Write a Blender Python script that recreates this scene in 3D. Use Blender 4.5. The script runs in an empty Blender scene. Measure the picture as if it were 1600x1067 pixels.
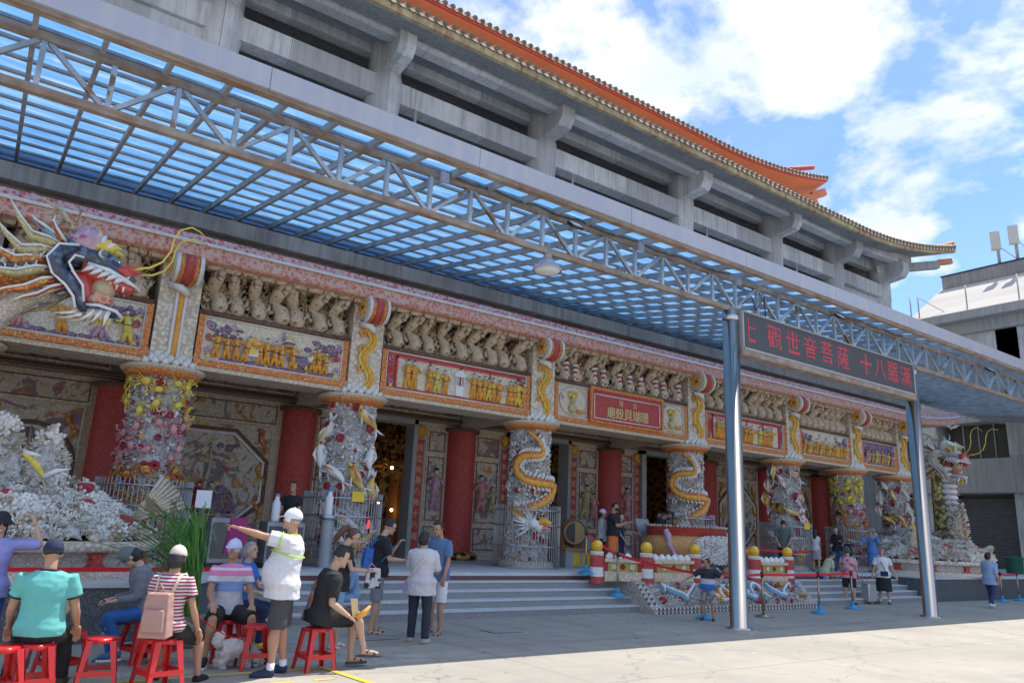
import bpy, math, random
from math import sin, cos, pi, radians, sqrt, atan2, hypot
from mathutils import Vector, Matrix, noise, Euler
random.seed(7)
S = bpy.context.scene
COL = S.collection
# ---------------------------------------------------------------- camera
FPX, YAW, PITCH, ROLL = 1163.86, 0.619764, 0.245992, 0.0448568
CAMP = Vector((0, 0, 1.6))
_f = Vector((sin(YAW)*cos(PITCH), cos(YAW)*cos(PITCH), sin(PITCH)))
_r = Vector((cos(YAW), -sin(YAW), 0)); _u = _r.cross(_f)
_r, _u = _r*cos(ROLL)+_u*sin(ROLL), -_r*sin(ROLL)+_u*cos(ROLL)
cam = bpy.data.objects.new('camera', bpy.data.cameras.new('camera')); COL.objects.link(cam)
cam.data.sensor_width = 36; cam.data.lens = FPX/1600*36; cam.data.clip_end = 2000; cam.data.clip_start = .05
M3 = Matrix((_r, _u, -_f)).transposed()
cam.matrix_world = Matrix.Translation(CAMP) @ M3.to_4x4()
S.camera = cam
def ray(x, y): return _f + _r*((x-800)/FPX) - _u*((y-533.5)/FPX)
def at(x, y, Y):                     # point of the photograph's pixel on the plane Y
    d = ray(x, y); return CAMP + d*(Y/d.y)
def gz(x, y, z=0.0):
    d = ray(x, y); return CAMP + d*((z-CAMP.z)/d.z)
# ---------------------------------------------------------------- light
SUN_EL = radians(63)
sd = Vector((cos(SUN_EL), .025, sin(SUN_EL))).normalized()
sl = bpy.data.lights.new('sun', 'SUN'); sl.energy = 4.2; sl.angle = radians(.5); sl.color = (1, .95, .87)
so = bpy.data.objects.new('sun', sl); COL.objects.link(so)
so.rotation_euler = sd.to_track_quat('Z', 'Y').to_euler(); so.location = (20, 0, 40)
W = bpy.data.worlds.new('World'); S.world = W; W.use_nodes = True
nt = W.node_tree; nt.nodes.clear(); N = nt.nodes.new; L = nt.links.new
wo = N('ShaderNodeOutputWorld'); bg = N('ShaderNodeBackground'); bg.inputs[1].default_value = .15
sky = N('ShaderNodeTexSky'); sky.sky_type = 'NISHITA'; sky.sun_disc = False
sky.sun_elevation = SUN_EL; sky.sun_rotation = radians(90); sky.air_density = 1.0; sky.dust_density = .3; sky.ozone_density = 2.5
tc = N('ShaderNodeTexCoord'); sp = N('ShaderNodeSeparateXYZ'); L(tc.outputs['Generated'], sp.inputs[0])
mz = N('ShaderNodeMath'); mz.operation = 'MAXIMUM'; mz.inputs[1].default_value = 0.0; L(sp.outputs[2], mz.inputs[0])
az = N('ShaderNodeMath'); az.inputs[1].default_value = .22; L(mz.outputs[0], az.inputs[0])
dv = N('ShaderNodeVectorMath'); dv.operation = 'DIVIDE'; L(tc.outputs['Generated'], dv.inputs[0])
cb = N('ShaderNodeCombineXYZ'); [L(az.outputs[0], cb.inputs[i]) for i in range(3)]; L(cb.outputs[0], dv.inputs[1])
mp = N('ShaderNodeMapping'); mp.inputs['Location'].default_value = (2.6, 1.15, .0); mp.inputs['Scale'].default_value = (1, 1, .6); L(dv.outputs[0], mp.inputs[0])
n1 = N('ShaderNodeTexNoise'); n1.inputs['Scale'].default_value = 3.1; n1.inputs['Detail'].default_value = 9; n1.inputs['Roughness'].default_value = .56; n1.inputs['Distortion'].default_value = .12
L(mp.outputs[0], n1.inputs['Vector'])
cr = N('ShaderNodeValToRGB'); cr.color_ramp.elements[0].position = .455; cr.color_ramp.elements[1].position = .54
cr.color_ramp.elements[0].color = (.10, .10, .10, 1); L(n1.outputs[0], cr.inputs[0])
n2 = N('ShaderNodeTexNoise'); n2.inputs['Scale'].default_value = 2.6; n2.inputs['Detail'].default_value = 6; L(mp.outputs[0], n2.inputs['Vector'])
cc = N('ShaderNodeValToRGB'); cc.color_ramp.elements[0].position = .35; cc.color_ramp.elements[1].position = .65
cc.color_ramp.elements[0].color = (3.7, 4.2, 5.1, 1); cc.color_ramp.elements[1].color = (5.3, 5.4, 5.5, 1); L(n2.outputs[0], cc.inputs[0])
skg = N('ShaderNodeMix'); skg.data_type = 'RGBA'; skg.blend_type = 'MULTIPLY'; skg.inputs[0].default_value = 1
skg.inputs[7].default_value = (.62, .78, 1.12, 1); L(sky.outputs[0], skg.inputs[6])
mx = N('ShaderNodeMix'); mx.data_type = 'RGBA'; L(cr.outputs[0], mx.inputs[0]); L(skg.outputs[2], mx.inputs[6]); L(cc.outputs[0], mx.inputs[7])
L(mx.outputs[2], bg.inputs[0]); L(bg.outputs[0], wo.inputs[0])
S.view_settings.view_transform = 'Standard'; S.view_settings.look = 'None'; S.view_settings.gamma = 1
S.view_settings.exposure = 0.62
# ---------------------------------------------------------------- materials
MATS = {}
def ramp(nt, fac, stops):
    r = nt.nodes.new('ShaderNodeValToRGB'); e = r.color_ramp.elements
    while len(e) < len(stops): e.new(.5)
    for k, (p, c) in enumerate(stops): e[k].position = p; e[k].color = (*c, 1)
    nt.links.new(fac, r.inputs[0]); return r.outputs[0]
def mixc(nt, a, b, fac, mode='MIX'):
    m = nt.nodes.new('ShaderNodeMix'); m.data_type = 'RGBA'; m.blend_type = mode
    for v, i in ((fac, 0), (a, 6), (b, 7)):
        if isinstance(v, (int, float)): m.inputs[i].default_value = v
        elif isinstance(v, tuple): m.inputs[i].default_value = (*v[:3], 1)
        else: nt.links.new(v, m.inputs[i])
    return m.outputs[2]
def tex(nt, kind, scale, vec, **kw):
    t = nt.nodes.new('ShaderNodeTex'+kind); t.inputs['Scale'].default_value = scale
    for k, v in kw.items():
        if k in t.inputs.keys(): t.inputs[k].default_value = v
        else: setattr(t, k, v)
    if vec is not None: nt.links.new(vec, t.inputs['Vector'])
    return t
def mat(name, col, rough=.7, var=.25, vs=3.0, bump=0.0, bs=40.0, metal=0.0, cells=None, cs=22.0, streak=None, emit=None, bands=None, spots=None, coat=0, stretch=(1, 1, 1), cellbump=.0, grout=None):
    """colour with noise variation; cells = shell mosaic of several colours; streak = vertical stains"""
    if name in MATS: return MATS[name]
    m = bpy.data.materials.new(name); m.use_nodes = True; nt = m.node_tree; b = nt.nodes['Principled BSDF']; L = nt.links.new
    tc = nt.nodes.new('ShaderNodeTexCoord'); v = tc.outputs['Object']
    if stretch != (1, 1, 1):
        mp = nt.nodes.new('ShaderNodeMapping'); mp.inputs['Scale'].default_value = stretch; L(v, mp.inputs[0]); v = mp.outputs[0]
    n = tex(nt, 'Noise', vs, v, Detail=5.0, Roughness=.6)
    d = tuple(c*(1-var) for c in col); e = tuple(min(1, c*(1+var)) for c in col)
    c = ramp(nt, n.outputs[0], [(.3, d), (.7, e)])
    bm = None
    if cells:
        vo = tex(nt, 'Voronoi', cs, v)
        k = len(cells)
        sepv = nt.nodes.new('ShaderNodeSeparateColor'); L(vo.outputs['Color'], sepv.inputs[0])
        cc = ramp(nt, sepv.outputs[0], [((i+.5)/k, q) for i, q in enumerate(cells)])
        c = mixc(nt, c, cc, .85)
        g = grout or tuple(q*.62 for q in cells[0])
        c = mixc(nt, c, g, ramp(nt, vo.outputs['Distance'], [(.38, (0, 0, 0)), (.62, (.85, .85, .85))]))
        bm = vo.outputs['Distance']
    if spots:
        sc, colr, thr = spots
        ns = tex(nt, 'Noise', sc, v, Detail=3.0)
        c = mixc(nt, c, colr, ramp(nt, ns.outputs[0], [(thr, (0, 0, 0)), (thr+.04, (1, 1, 1))]))
    if bands:                       # list of (axis, scale, colour, threshold)
        for ax, sc, colr, thr in bands:
            sp = nt.nodes.new('ShaderNodeSeparateXYZ'); L(tc.outputs['Object'], sp.inputs[0])
            ma = nt.nodes.new('ShaderNodeMath'); ma.operation = 'MULTIPLY'; ma.inputs[1].default_value = sc; L(sp.outputs[ax], ma.inputs[0])
            fr = nt.nodes.new('ShaderNodeMath'); fr.operation = 'FRACT'; L(ma.outputs[0], fr.inputs[0])
            gt = nt.nodes.new('ShaderNodeMath'); gt.operation = 'GREATER_THAN'; gt.inputs[1].default_value = thr; L(fr.outputs[0], gt.inputs[0])
            c = mixc(nt, c, colr, gt.outputs[0])
    if streak:
        mp = nt.nodes.new('ShaderNodeMapping'); mp.inputs['Scale'].default_value = streak[2] if len(streak) > 2 else (5, 5, .35); L(tc.outputs['Object'], mp.inputs[0])
        ns = tex(nt, 'Noise', 1.6, mp.outputs[0], Detail=6.0, Roughness=.65)
        c = mixc(nt, c, streak[0], ramp(nt, ns.outputs[0], [(.45, (0, 0, 0)), (.75, (streak[1],)*3)]))
    L(c, b.inputs['Base Color']); b.inputs['Roughness'].default_value = rough; b.inputs['Metallic'].default_value = metal
    if coat: b.inputs['Coat Weight'].default_value = coat
    if bump or cellbump:
        bp = nt.nodes.new('ShaderNodeBump'); bp.inputs['Strength'].default_value = bump or cellbump; bp.inputs['Distance'].default_value = .02
        if bm is not None:
            bp.invert = True; L(bm, bp.inputs['Height'])
        else:
            nb = tex(nt, 'Noise', bs, v, Detail=4.0); L(nb.outputs[0], bp.inputs['Height'])
        L(bp.outputs[0], b.inputs['Normal'])
    if emit: b.inputs['Emission Color'].default_value = (*emit[0], 1); b.inputs['Emission Strength'].default_value = emit[1]
    MATS[name] = m; return m
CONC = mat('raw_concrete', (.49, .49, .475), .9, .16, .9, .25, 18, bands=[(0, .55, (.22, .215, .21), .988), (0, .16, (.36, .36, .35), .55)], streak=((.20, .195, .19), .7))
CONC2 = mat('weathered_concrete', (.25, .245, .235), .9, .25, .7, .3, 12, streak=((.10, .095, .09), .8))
CONCW = mat('pale_roof_concrete', (.44, .42, .385), .9, .12, .4, .3, 3, stretch=(1, .3, 3))
PLAZA = mat('plaza_concrete', (.365, .33, .27), .85, .13, .35, .12, 60, spots=(1.4, (.31, .30, .27), .62))
def plaza_joints():
    nt = PLAZA.node_tree; b = nt.nodes['Principled BSDF']; c = b.inputs['Base Color'].links[0].from_socket
    tc = nt.nodes.new('ShaderNodeTexCoord'); sp = nt.nodes.new('ShaderNodeSeparateXYZ'); nt.links.new(tc.outputs['Object'], sp.inputs[0])
    for ax, per, ph in ((0, 4.0, .5), (1, 3.1, .9)):
        a = nt.nodes.new('ShaderNodeMath'); a.operation = 'MULTIPLY_ADD'; a.inputs[1].default_value = 1/per; a.inputs[2].default_value = ph; nt.links.new(sp.outputs[ax], a.inputs[0])
        f = nt.nodes.new('ShaderNodeMath'); f.operation = 'FRACT'; nt.links.new(a.outputs[0], f.inputs[0])
        g = nt.nodes.new('ShaderNodeMath'); g.operation = 'LESS_THAN'; g.inputs[1].default_value = .012/per; nt.links.new(f.outputs[0], g.inputs[0])
        c = mixc(nt, c, (.12, .11, .10), g.outputs[0])
    n = tex(nt, 'Noise', 30, tc.outputs['Object'], Detail=6.0); c = mixc(nt, c, (.20, .19, .175), ramp(nt, n.outputs[0], [(.62, (0,)*3), (.75, (.5,)*3)]))
    n = tex(nt, 'Noise', .6, tc.outputs['Object'], Detail=8.0, Roughness=.7); c = mixc(nt, c, (.27, .25, .22), ramp(nt, n.outputs[0], [(.45, (0,)*3), (.7, (.8,)*3)]))
    mv = nt.nodes.new('ShaderNodeTexVoronoi'); mv.feature = 'DISTANCE_TO_EDGE'; mv.inputs['Scale'].default_value = .45; nd = tex(nt, 'Noise', 3, tc.outputs['Object'], Detail=4.0); ad = nt.nodes.new('ShaderNodeVectorMath'); ad.operation = 'MULTIPLY_ADD'; ad.inputs[1].default_value = (.5, .5, .5); nt.links.new(nd.outputs['Color'], ad.inputs[0]); nt.links.new(tc.outputs['Object'], ad.inputs[2]); nt.links.new(ad.outputs[0], mv.inputs['Vector'])
    c = mixc(nt, c, (.17, .16, .14), ramp(nt, mv.outputs[0], [(0, (.7,)*3), (.006, (0,)*3)]))
    nt.links.new(c, b.inputs['Base Color'])
plaza_joints()
GRAN = mat('dark_granite', (.10, .11, .12), .55, .1, 2, .0, cells=[(.05, .055, .06), (.16, .17, .18), (.09, .1, .11), (.25, .26, .27)], cs=70, grout=(.06, .065, .07))
STEP = mat('step_granite', (.30, .30, .30), .6, .1, 2, cells=[(.22, .22, .22), (.36, .36, .36), (.28, .28, .29), (.42, .42, .41)], cs=80, grout=(.2, .2, .2))
NOSE = mat('pale_step_stone', (.55, .56, .56), .6, .08, 3, .1, 60)
MAROON = mat('maroon_stone', (.12, .045, .05), .4, .15, 4)
CREAM = mat('cream_shell', (0.795, 0.643, 0.461), .6, .2, 3, cells=[(0.819, 0.679, 0.505), (0.651, 0.515, 0.371), (0.86, 0.772, 0.607), (0.699, 0.55, 0.404)], cs=30, cellbump=.6)
CREAMB = mat('ribbed_cream_shell', (0.747, 0.632, 0.483), .6, .2, 3, cells=[(0.795, 0.667, 0.505), (0.651, 0.538, 0.404), (0.86, 0.76, 0.618)], cs=16, cellbump=.8, stretch=(0.86, 0.86, 0.86))
PINK = mat('salmon_shell_mosaic', (.58, .20, .13), .5, .2, 2, cells=[(.62, .16, .10), (.68, .27, .18), (.52, .12, .08), (.70, .38, .28)], cs=15, cellbump=.9, grout=(.66, .46, .38))
ROSE = mat('rose_shell_mosaic', (.55, .13, .13), .5, .2, 2, cells=[(.58, .10, .11), (.64, .20, .19), (.48, .07, .08), (.66, .34, .32)], cs=14, cellbump=.9, grout=(.66, .48, .45))
ORNG = mat('orange_shell_mosaic', (0.822, 0.253, 0.0621), .5, .2, 4, cells=[(0.86, 0.23, 0.0414), (0.86, 0.414, 0.103), (0.696, 0.161, 0.031), (0.86, 0.575, 0.259)], cs=34, cellbump=.8)
BROWN = mat('brown_shell_rope', (.20, .10, .06), .6, .3, 6, cells=[(.22, .1, .06), (.3, .16, .1), (.14, .08, .05)], cs=30, cellbump=.8)
ROPE = mat('white_shell_rope', (.72, .70, .68), .5, .1, 6, .5, 50)
RED = mat('red_shell_mosaic', (0.486, 0.041, 0.0351), .5, .2, 4, cells=[(0.515, 0.0351, 0.0351), (0.601, 0.0702, 0.0468), (0.386, 0.0234, 0.0293), (0.715, 0.152, 0.117)], cs=34, cellbump=.5, grout=(0.429, 0.0702, 0.0585))
BACK = mat('panel_background_shell', (0.816, 0.704, 0.543), .6, .15, 3, cells=[(0.86, 0.759, 0.585), (0.748, 0.627, 0.47), (0.86, 0.814, 0.658)], cs=34, cellbump=.5, spots=(2.2, (0.408, 0.275, 0.355), .60))
PURP = mat('purple_shell_mosaic', (.25, .15, .24), .5, .3, 5, cells=[(.28, .16, .26), (.4, .28, .38), (.2, .1, .16), (.5, .42, .48)], cs=36, cellbump=.8)
GOLD = mat('amber_figure_shell', (.78, .36, .05), .45, .25, 9, .4, 50)
YELL = mat('yellow_shell', (.75, .58, .10), .5, .2, 9, .4, 60)
CRIM = mat('crimson_coral', (.36, .02, .04), .6, .3, 9, .5, 60)
PINKC = mat('pink_coral', (.62, .30, .30), .6, .3, 9, .5, 60)
CORAL = mat('white_coral', (.74, .71, .64), .75, .25, 4, .6, 70, spots=(3.0, (.50, .41, .31), .54))
CORALG = mat('grey_coral', (.50, .50, .49), .8, .3, 6, .7, 60, spots=(5.0, (.66, .66, .66), .52))
WHITE = mat('white_shell', (.78, .77, .74), .4, .08, 6, .4, 40)
BONE = mat('bone_coloured_shell', (0.555, 0.46, 0.331), .6, .3, 7, .8, 60, spots=(7.0, (0.266, 0.196, 0.124), .56))
CREAT = mat('brownish_shell_creature', (0.635, 0.504, 0.35), .6, .3, 9, .9, 45, spots=(9.0, (0.282, 0.19, 0.113), .58))
DARKH = mat('black_hair', (.018, .016, .015), .55, .3, 30, .3, 90)
DBLUE = mat('dark_blue_shell', (.05, .08, .15), .25, .4, 7, coat=.5, cells=[(.03, .05, .11), (.06, .10, .19), (.015, .02, .05), (.12, .20, .30)], cs=12, grout=(.03, .035, .05), cellbump=.8)
LBLUE = mat('light_blue_shell', (.16, .34, .46), .35, .3, 7, .3, 40)
LILAC = mat('lilac_shell', (.55, .35, .45), .5, .3, 9, .4, 50, spots=(8.0, (.35, .12, .22), .60))
REDP = mat('glossy_red_shell', (.55, .06, .04), .25, .25, 8, coat=.5)
MOTLEY = mat('yellow_and_violet_mosaic', (.62, .55, .22), .5, .2, 4, cells=[(.66, .6, .18), (.72, .68, .5), (.6, .5, .4), (.4, .25, .35), (.7, .72, .4)], cs=40, cellbump=.5)
FLAME = mat('orange_flame_mosaic', (.7, .25, .05), .5, .2, 4, cells=[(.7, .2, .04), (.78, .6, .1), (.75, .4, .08), (.4, .08, .04)], cs=26, cellbump=.5)
STEEL = mat('polished_stainless', (.50, .475, .45), .22, .04, 2, metal=1)
STEELB = mat('brushed_stainless', (.55, .56, .57), .35, .1, 3, metal=1)
GALV = mat('galvanised_steel', (.52, .55, .56), .42, .25, 2.5, metal=.75, spots=(2.0, (.34, .22, .12), .60))
RUST = mat('rusty_painted_steel', (.30, .26, .22), .7, .35, 4, .3, 30, streak=((.24, .10, .04), .95, (1.2, 5, 5)))
FASC = mat('white_fascia_sheet', (.36, .39, .47), .4, .04, 1, streak=((.52, .5, .48), .5, (3, 3, .6)))
SLATE = mat('grey_steel_purlin', (.36, .35, .34), .6, .3, 3, metal=.2)
DARK = mat('dark_interior', (.03, .028, .026), .35, .4, 1)
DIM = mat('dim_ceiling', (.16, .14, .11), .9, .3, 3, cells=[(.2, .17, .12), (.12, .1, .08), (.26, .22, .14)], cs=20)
ORPL = mat('orange_plaster', (.58, .24, .12), .8, .08, .8, .1, 10, streak=((.6, .16, .08), .5, (2, 2, .5)))
REDPL = mat('red_eave_paint', (.50, .10, .07), .7, .2, 2)
TILE = mat('glazed_roof_tile', (.40, .27, .14), .4, .35, 6, .2, 20, coat=.3)
TILEW = mat('pale_tile_rim', (.70, .60, .50), .5, .25, 6)
TILED = mat('dark_tile_disc', (.13, .10, .06), .5, .4, 9)
STAIN = mat('stained_yellow_eave_board', (.40, .33, .18), .8, .3, 1.3, .2, 10, streak=((.20, .06, .035), 1.0, (2.6, 1, .8)))
YPAINT = mat('yellow_road_paint', (.70, .47, .05), .7, .2, 5, spots=(9.0, (.5, .46, .38), .62))
REDPLAS = mat('red_plastic', (.62, .018, .02), .32, .08, 3, coat=.15)
TAPE = mat('red_belt', (.62, .01, .015), .6, .1, 4)
BLUEP = mat('sky_blue_plastic', (.03, .30, .55), .45, .1, 3)
BRASS = mat('old_brass', (.42, .31, .20), .35, .2, 5, metal=.9)
BALLY = mat('amber_glass_ball', (.80, .42, .01), .15, .3, 6, coat=.6, spots=(6.0, (.85, .6, .1), .58))
LEAF = mat('fresh_leaf', (.09, .27, .045), .45, .4, 5)
LED = mat('led_screen_face', (.055, .058, .065), .5, .05, 3)
LEDR = mat('lit_red_led', (.8, .02, .05), .4, 0, 1, emit=((1, .05, .09), .22))
SIGNG = mat('gilded_lettering', (.70, .58, .25), .4, .2, 20)
BLACK = mat('black_plastic', (.02, .02, .022), .4, .2, 5)
GREYM = mat('grey_painted_metal', (.35, .36, .37), .5, .1, 3)
PAPER = mat('white_paper', (.78, .78, .80), .7, .03, 3)
YSIGN = mat('yellow_card', (.78, .52, .04), .6, .1, 5)
LAMPG = mat('frosted_lamp_glass', (.8, .8, .78), .3, .03, 2)
GREENP = mat('dark_green_plastic', (.02, .10, .06), .5, .1, 3)
WOODM = mat('varnished_wood', (.40, .22, .09), .5, .3, 6, stretch=(1, 1, 6))
GOLDIN = mat('gilt_carving', (.50, .30, .08), .4, .6, 6, .8, 14, metal=.4, spots=(5.0, (.05, .03, .02), .52))
# mural: patches of several mosaic colours on cream
def mural(name, seed, tone=1.0, sc=2.2, base=(.62, .56, .46)):
    m = bpy.data.materials.new(name); m.use_nodes = True; nt = m.node_tree; b = nt.nodes['Principled BSDF']; L = nt.links.new
    tc = nt.nodes.new('ShaderNodeTexCoord'); mp = nt.nodes.new('ShaderNodeMapping'); mp.inputs['Location'].default_value = (seed*3.7, seed, seed*1.3); L(tc.outputs['Object'], mp.inputs[0])
    v = mp.outputs[0]
    c = tuple(q*tone for q in base)
    c = ramp(nt, tex(nt, 'Noise', 14, v, Detail=4.0).outputs[0], [(.3, tuple(q*.8 for q in c)), (.7, tuple(q*1.15 for q in c))])
    pal = [((.30, .17, .24), .60, sc*.62), ((.55, .24, .06), .64, sc), ((.20, .21, .22), .63, sc*.8), ((.34, .36, .12), .67, sc*1.2), ((.42, .06, .05), .68, sc*1.3), ((.6, .45, .10), .69, sc*1.4)]
    for k, (q, th, s) in enumerate(pal):
        mq = nt.nodes.new('ShaderNodeMapping'); mq.inputs['Location'].default_value = (k*5.1+seed, k*2.3, k*7.7); L(v, mq.inputs[0])
        n = tex(nt, 'Noise', s, mq.outputs[0], Detail=3.0, Distortion=1.2)
        e = ramp(nt, n.outputs[0], [(th-.035, (0,)*3), (th-.03, (.35,)*3), (th, (1,)*3)])
        c = mixc(nt, c, tuple(x*tone for x in q), e)
    vo = tex(nt, 'Voronoi', 38, v); c = mixc(nt, c, tuple(q*.45 for q in base), ramp(nt, vo.outputs['Distance'], [(.5, (0,)*3), (.9, (.6,)*3)]))
    L(c, b.inputs['Base Color']); b.inputs['Roughness'].default_value = .65
    bp = nt.nodes.new('ShaderNodeBump'); bp.invert = True; bp.inputs['Strength'].default_value = .6; bp.inputs['Distance'].default_value = .02
    L(vo.outputs['Distance'], bp.inputs['Height']); L(bp.outputs[0], b.inputs['Normal'])
    MATS[name] = m; return m
MUR = [mural('mosaic_mural_%s' % w, i*1.9+.3, sc=s) for i, (w, s) in enumerate((('clouds', 2.4), ('garden', 3.0), ('saints', 4.2), ('birds', 3.4), ('beasts', 4.0)))]
def poly_sheet():
    m = bpy.data.materials.new('blue_polycarbonate'); m.use_nodes = True; nt = m.node_tree; L = nt.links.new
    nt.nodes.remove(nt.nodes['Principled BSDF']); out = nt.nodes['Material Output']
    tc = nt.nodes.new('ShaderNodeTexCoord'); mp = nt.nodes.new('ShaderNodeMapping'); mp.inputs['Scale'].default_value = (.7, 5.5, 5.5); mp.inputs['Rotation'].default_value = (0, 0, .05); L(tc.outputs['Object'], mp.inputs[0])
    n = tex(nt, 'Noise', 1.3, mp.outputs[0], Detail=5.0, Roughness=.6, Distortion=1.0)
    c = ramp(nt, n.outputs[0], [(.36, (.12, .38, .84)), (.58, (.24, .52, .90)), (.70, (.55, .70, .90)), (.8, (.74, .78, .80))])
    mp2 = nt.nodes.new('ShaderNodeMapping'); mp2.inputs['Scale'].default_value = (.35, 1.2, 1); L(tc.outputs['Object'], mp2.inputs[0])
    n2 = tex(nt, 'Noise', 1.0, mp2.outputs[0], Detail=4.0); c = mixc(nt, c, (.10, .30, .62), ramp(nt, n2.outputs[0], [(.5, (0,)*3), (.75, (.6,)*3)]))
    t = nt.nodes.new('ShaderNodeBsdfTranslucent'); L(c, t.inputs[0])
    g = nt.nodes.new('ShaderNodeBsdfGlossy'); g.inputs['Roughness'].default_value = .25; g.inputs[0].default_value = (.7, .8, .9, 1)
    tr = nt.nodes.new('ShaderNodeBsdfTransparent'); tr.inputs[0].default_value = (.45, .68, .95, 1)
    df = nt.nodes.new('ShaderNodeBsdfDiffuse'); L(mixc(nt, c, (.8, .86, .92), .45), df.inputs[0]); td = nt.nodes.new('ShaderNodeMixShader'); td.inputs[0].default_value = .50; L(t.outputs[0], td.inputs[1]); L(df.outputs[0], td.inputs[2])
    a = nt.nodes.new('ShaderNodeMixShader'); a.inputs[0].default_value = .08; L(td.outputs[0], a.inputs[1]); L(g.outputs[0], a.inputs[2])
    b = nt.nodes.new('ShaderNodeMixShader'); b.inputs[0].default_value = .07; L(a.outputs[0], b.inputs[1]); L(tr.outputs[0], b.inputs[2])
    L(b.outputs[0], out.inputs[0]); MATS['blue_polycarbonate'] = m; return m
POLY = poly_sheet()
# ---------------------------------------------------------------- mesh helpers
ORG = {}
HALL_K = 1.22
def V(*a): return Vector(a)
class MB:
    def __init__(s): s.v = []; s.f = []; s.m = []; s.sm = []
    def add(s, vs, fs, mi=0, smooth=False):
        o = len(s.v); s.v += [tuple(p) for p in vs]
        for f in fs: s.f.append(tuple(i+o for i in f)); s.m.append(mi); s.sm.append(smooth)
    def box(s, x0, x1, y0, y1, z0, z1, mi=0):
        s.add([(x, y, z) for z in (z0, z1) for y in (y0, y1) for x in (x0, x1)], [(0, 2, 3, 1), (4, 5, 7, 6), (0, 1, 5, 4), (2, 6, 7, 3), (0, 4, 6, 2), (1, 3, 7, 5)], mi)
    def obox(s, c, sx, sy, sz, R=None, mi=0, taper=1.0):
        R = R or Matrix.Identity(3); c = Vector(c)
        vs = [c+R @ Vector((x*sx/2*(taper if z > 0 else 1), y*sy/2*(taper if z > 0 else 1), z*sz/2)) for z in (-1, 1) for y in (-1, 1) for x in (-1, 1)]
        s.add(vs, [(0, 2, 3, 1), (4, 5, 7, 6), (0, 1, 5, 4), (2, 6, 7, 3), (0, 4, 6, 2), (1, 3, 7, 5)], mi)
    def bar(s, a, b, w, h, mi=0, up=None):
        a = Vector(a); b = Vector(b); d = (b-a).normalized(); up = Vector(up) if up else Vector((0, 0, 1))
        if abs(d.dot(up)) > .98: up = Vector((0, 1, 0))
        x = d.cross(up).normalized(); y = x.cross(d)
        vs = [p+x*(i*w/2)+y*(j*h/2) for p in (a, b) for i, j in ((-1, -1), (1, -1), (1, 1), (-1, 1))]
        s.add(vs, [(3, 2, 1, 0), (4, 5, 6, 7), (0, 1, 5, 4), (1, 2, 6, 5), (2, 3, 7, 6), (3, 0, 4, 7)], mi)
    def tube(s, pts, rad, n=8, mi=0, flat=1.0, caps=True, up=(0, 0, 1), smooth=True):
        pts = [Vector(p) for p in pts]; k = len(pts)
        if isinstance(rad, (int, float)): rad = [rad]*k
        vs = []; px = None
        for i, p in enumerate(pts):
            d = (pts[min(i+1, k-1)]-pts[max(i-1, 0)])
            d = d.normalized() if d.length > 1e-9 else Vector((0, 0, 1))
            if px is None:
                u = Vector(up); u = u if abs(d.dot(u)) < .95 else Vector((0, 1, 0))
                x = d.cross(u).normalized()
            else:
                x = (px-d*px.dot(d)); x = x.normalized() if x.length > 1e-6 else d.orthogonal().normalized()
            px = x; y = x.cross(d)
            for j in range(n):
                a = 2*pi*j/n; vs.append(p+x*(cos(a)*rad[i]*flat)+y*(sin(a)*rad[i]))
        fs = [(i*n+j, i*n+(j+1) % n, (i+1)*n+(j+1) % n, (i+1)*n+j) for i in range(k-1) for j in range(n)]
        s.add(vs, [f[::-1] for f in fs], mi, smooth)
        if caps:
            o = len(s.v)-k*n
            s.f.append(tuple(o+j for j in range(n))); s.m.append(mi); s.sm.append(False)
            s.f.append(tuple(o+(k-1)*n+j for j in reversed(range(n)))); s.m.append(mi); s.sm.append(False)
    def cyl(s, a, b, r0, r1=None, n=16, mi=0, caps=True, smooth=True):
        s.tube([a, b], [r0, r0 if r1 is None else r1], n, mi, caps=caps, smooth=smooth)
    def lathe(s, c, prof, n=24, mi=0, a0=0, a1=2*pi, sx=1, sy=1, smooth=True):
        c = Vector(c); full = abs(a1-a0-2*pi) < 1e-6; m = n if full else n+1
        vs = [c+Vector((cos(a0+(a1-a0)*j/n)*r*sx, sin(a0+(a1-a0)*j/n)*r*sy, z)) for r, z in prof for j in range(m)]
        fs = []
        for i in range(len(prof)-1):
            for j in range(n):
                k = (j+1) % m if full else j+1
                fs.append((i*m+j, i*m+k, (i+1)*m+k, (i+1)*m+j))
        s.add(vs, fs, mi, smooth)
    def ball(s, c, rx, ry=None, rz=None, n=10, m=7, mi=0, R=None):
        ry = rx if ry is None else ry; rz = rx if rz is None else rz; c = Vector(c); R = R or Matrix.Identity(3)
        vs = [c+R @ Vector((0, 0, rz))]
        for i in range(1, m):
            t = pi*i/m
            for j in range(n):
                a = 2*pi*j/n; vs.append(c+R @ Vector((rx*sin(t)*cos(a), ry*sin(t)*sin(a), rz*cos(t))))
        vs.append(c+R @ Vector((0, 0, -rz)))
        fs = [(0, 1+j, 1+(j+1) % n) for j in range(n)]
        for i in range(m-2):
            for j in range(n): fs.append((1+i*n+j, 1+(i+1)*n+j, 1+(i+1)*n+(j+1) % n, 1+i*n+(j+1) % n))
        o = 1+(m-2)*n; fs += [(o+(j+1) % n, o+j, len(vs)-1) for j in range(n)]
        s.add(vs, fs, mi, True)
    def prism(s, pts, d, mi=0):                 # closed outline pushed along vector d
        pts = [Vector(p) for p in pts]; d = Vector(d); n = len(pts)
        s.add(pts+[p+d for p in pts], [tuple(range(n)), tuple(range(2*n-1, n-1, -1))]+[(i+n, (i+1) % n+n, (i+1) % n, i) for i in range(n)], mi)
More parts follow.
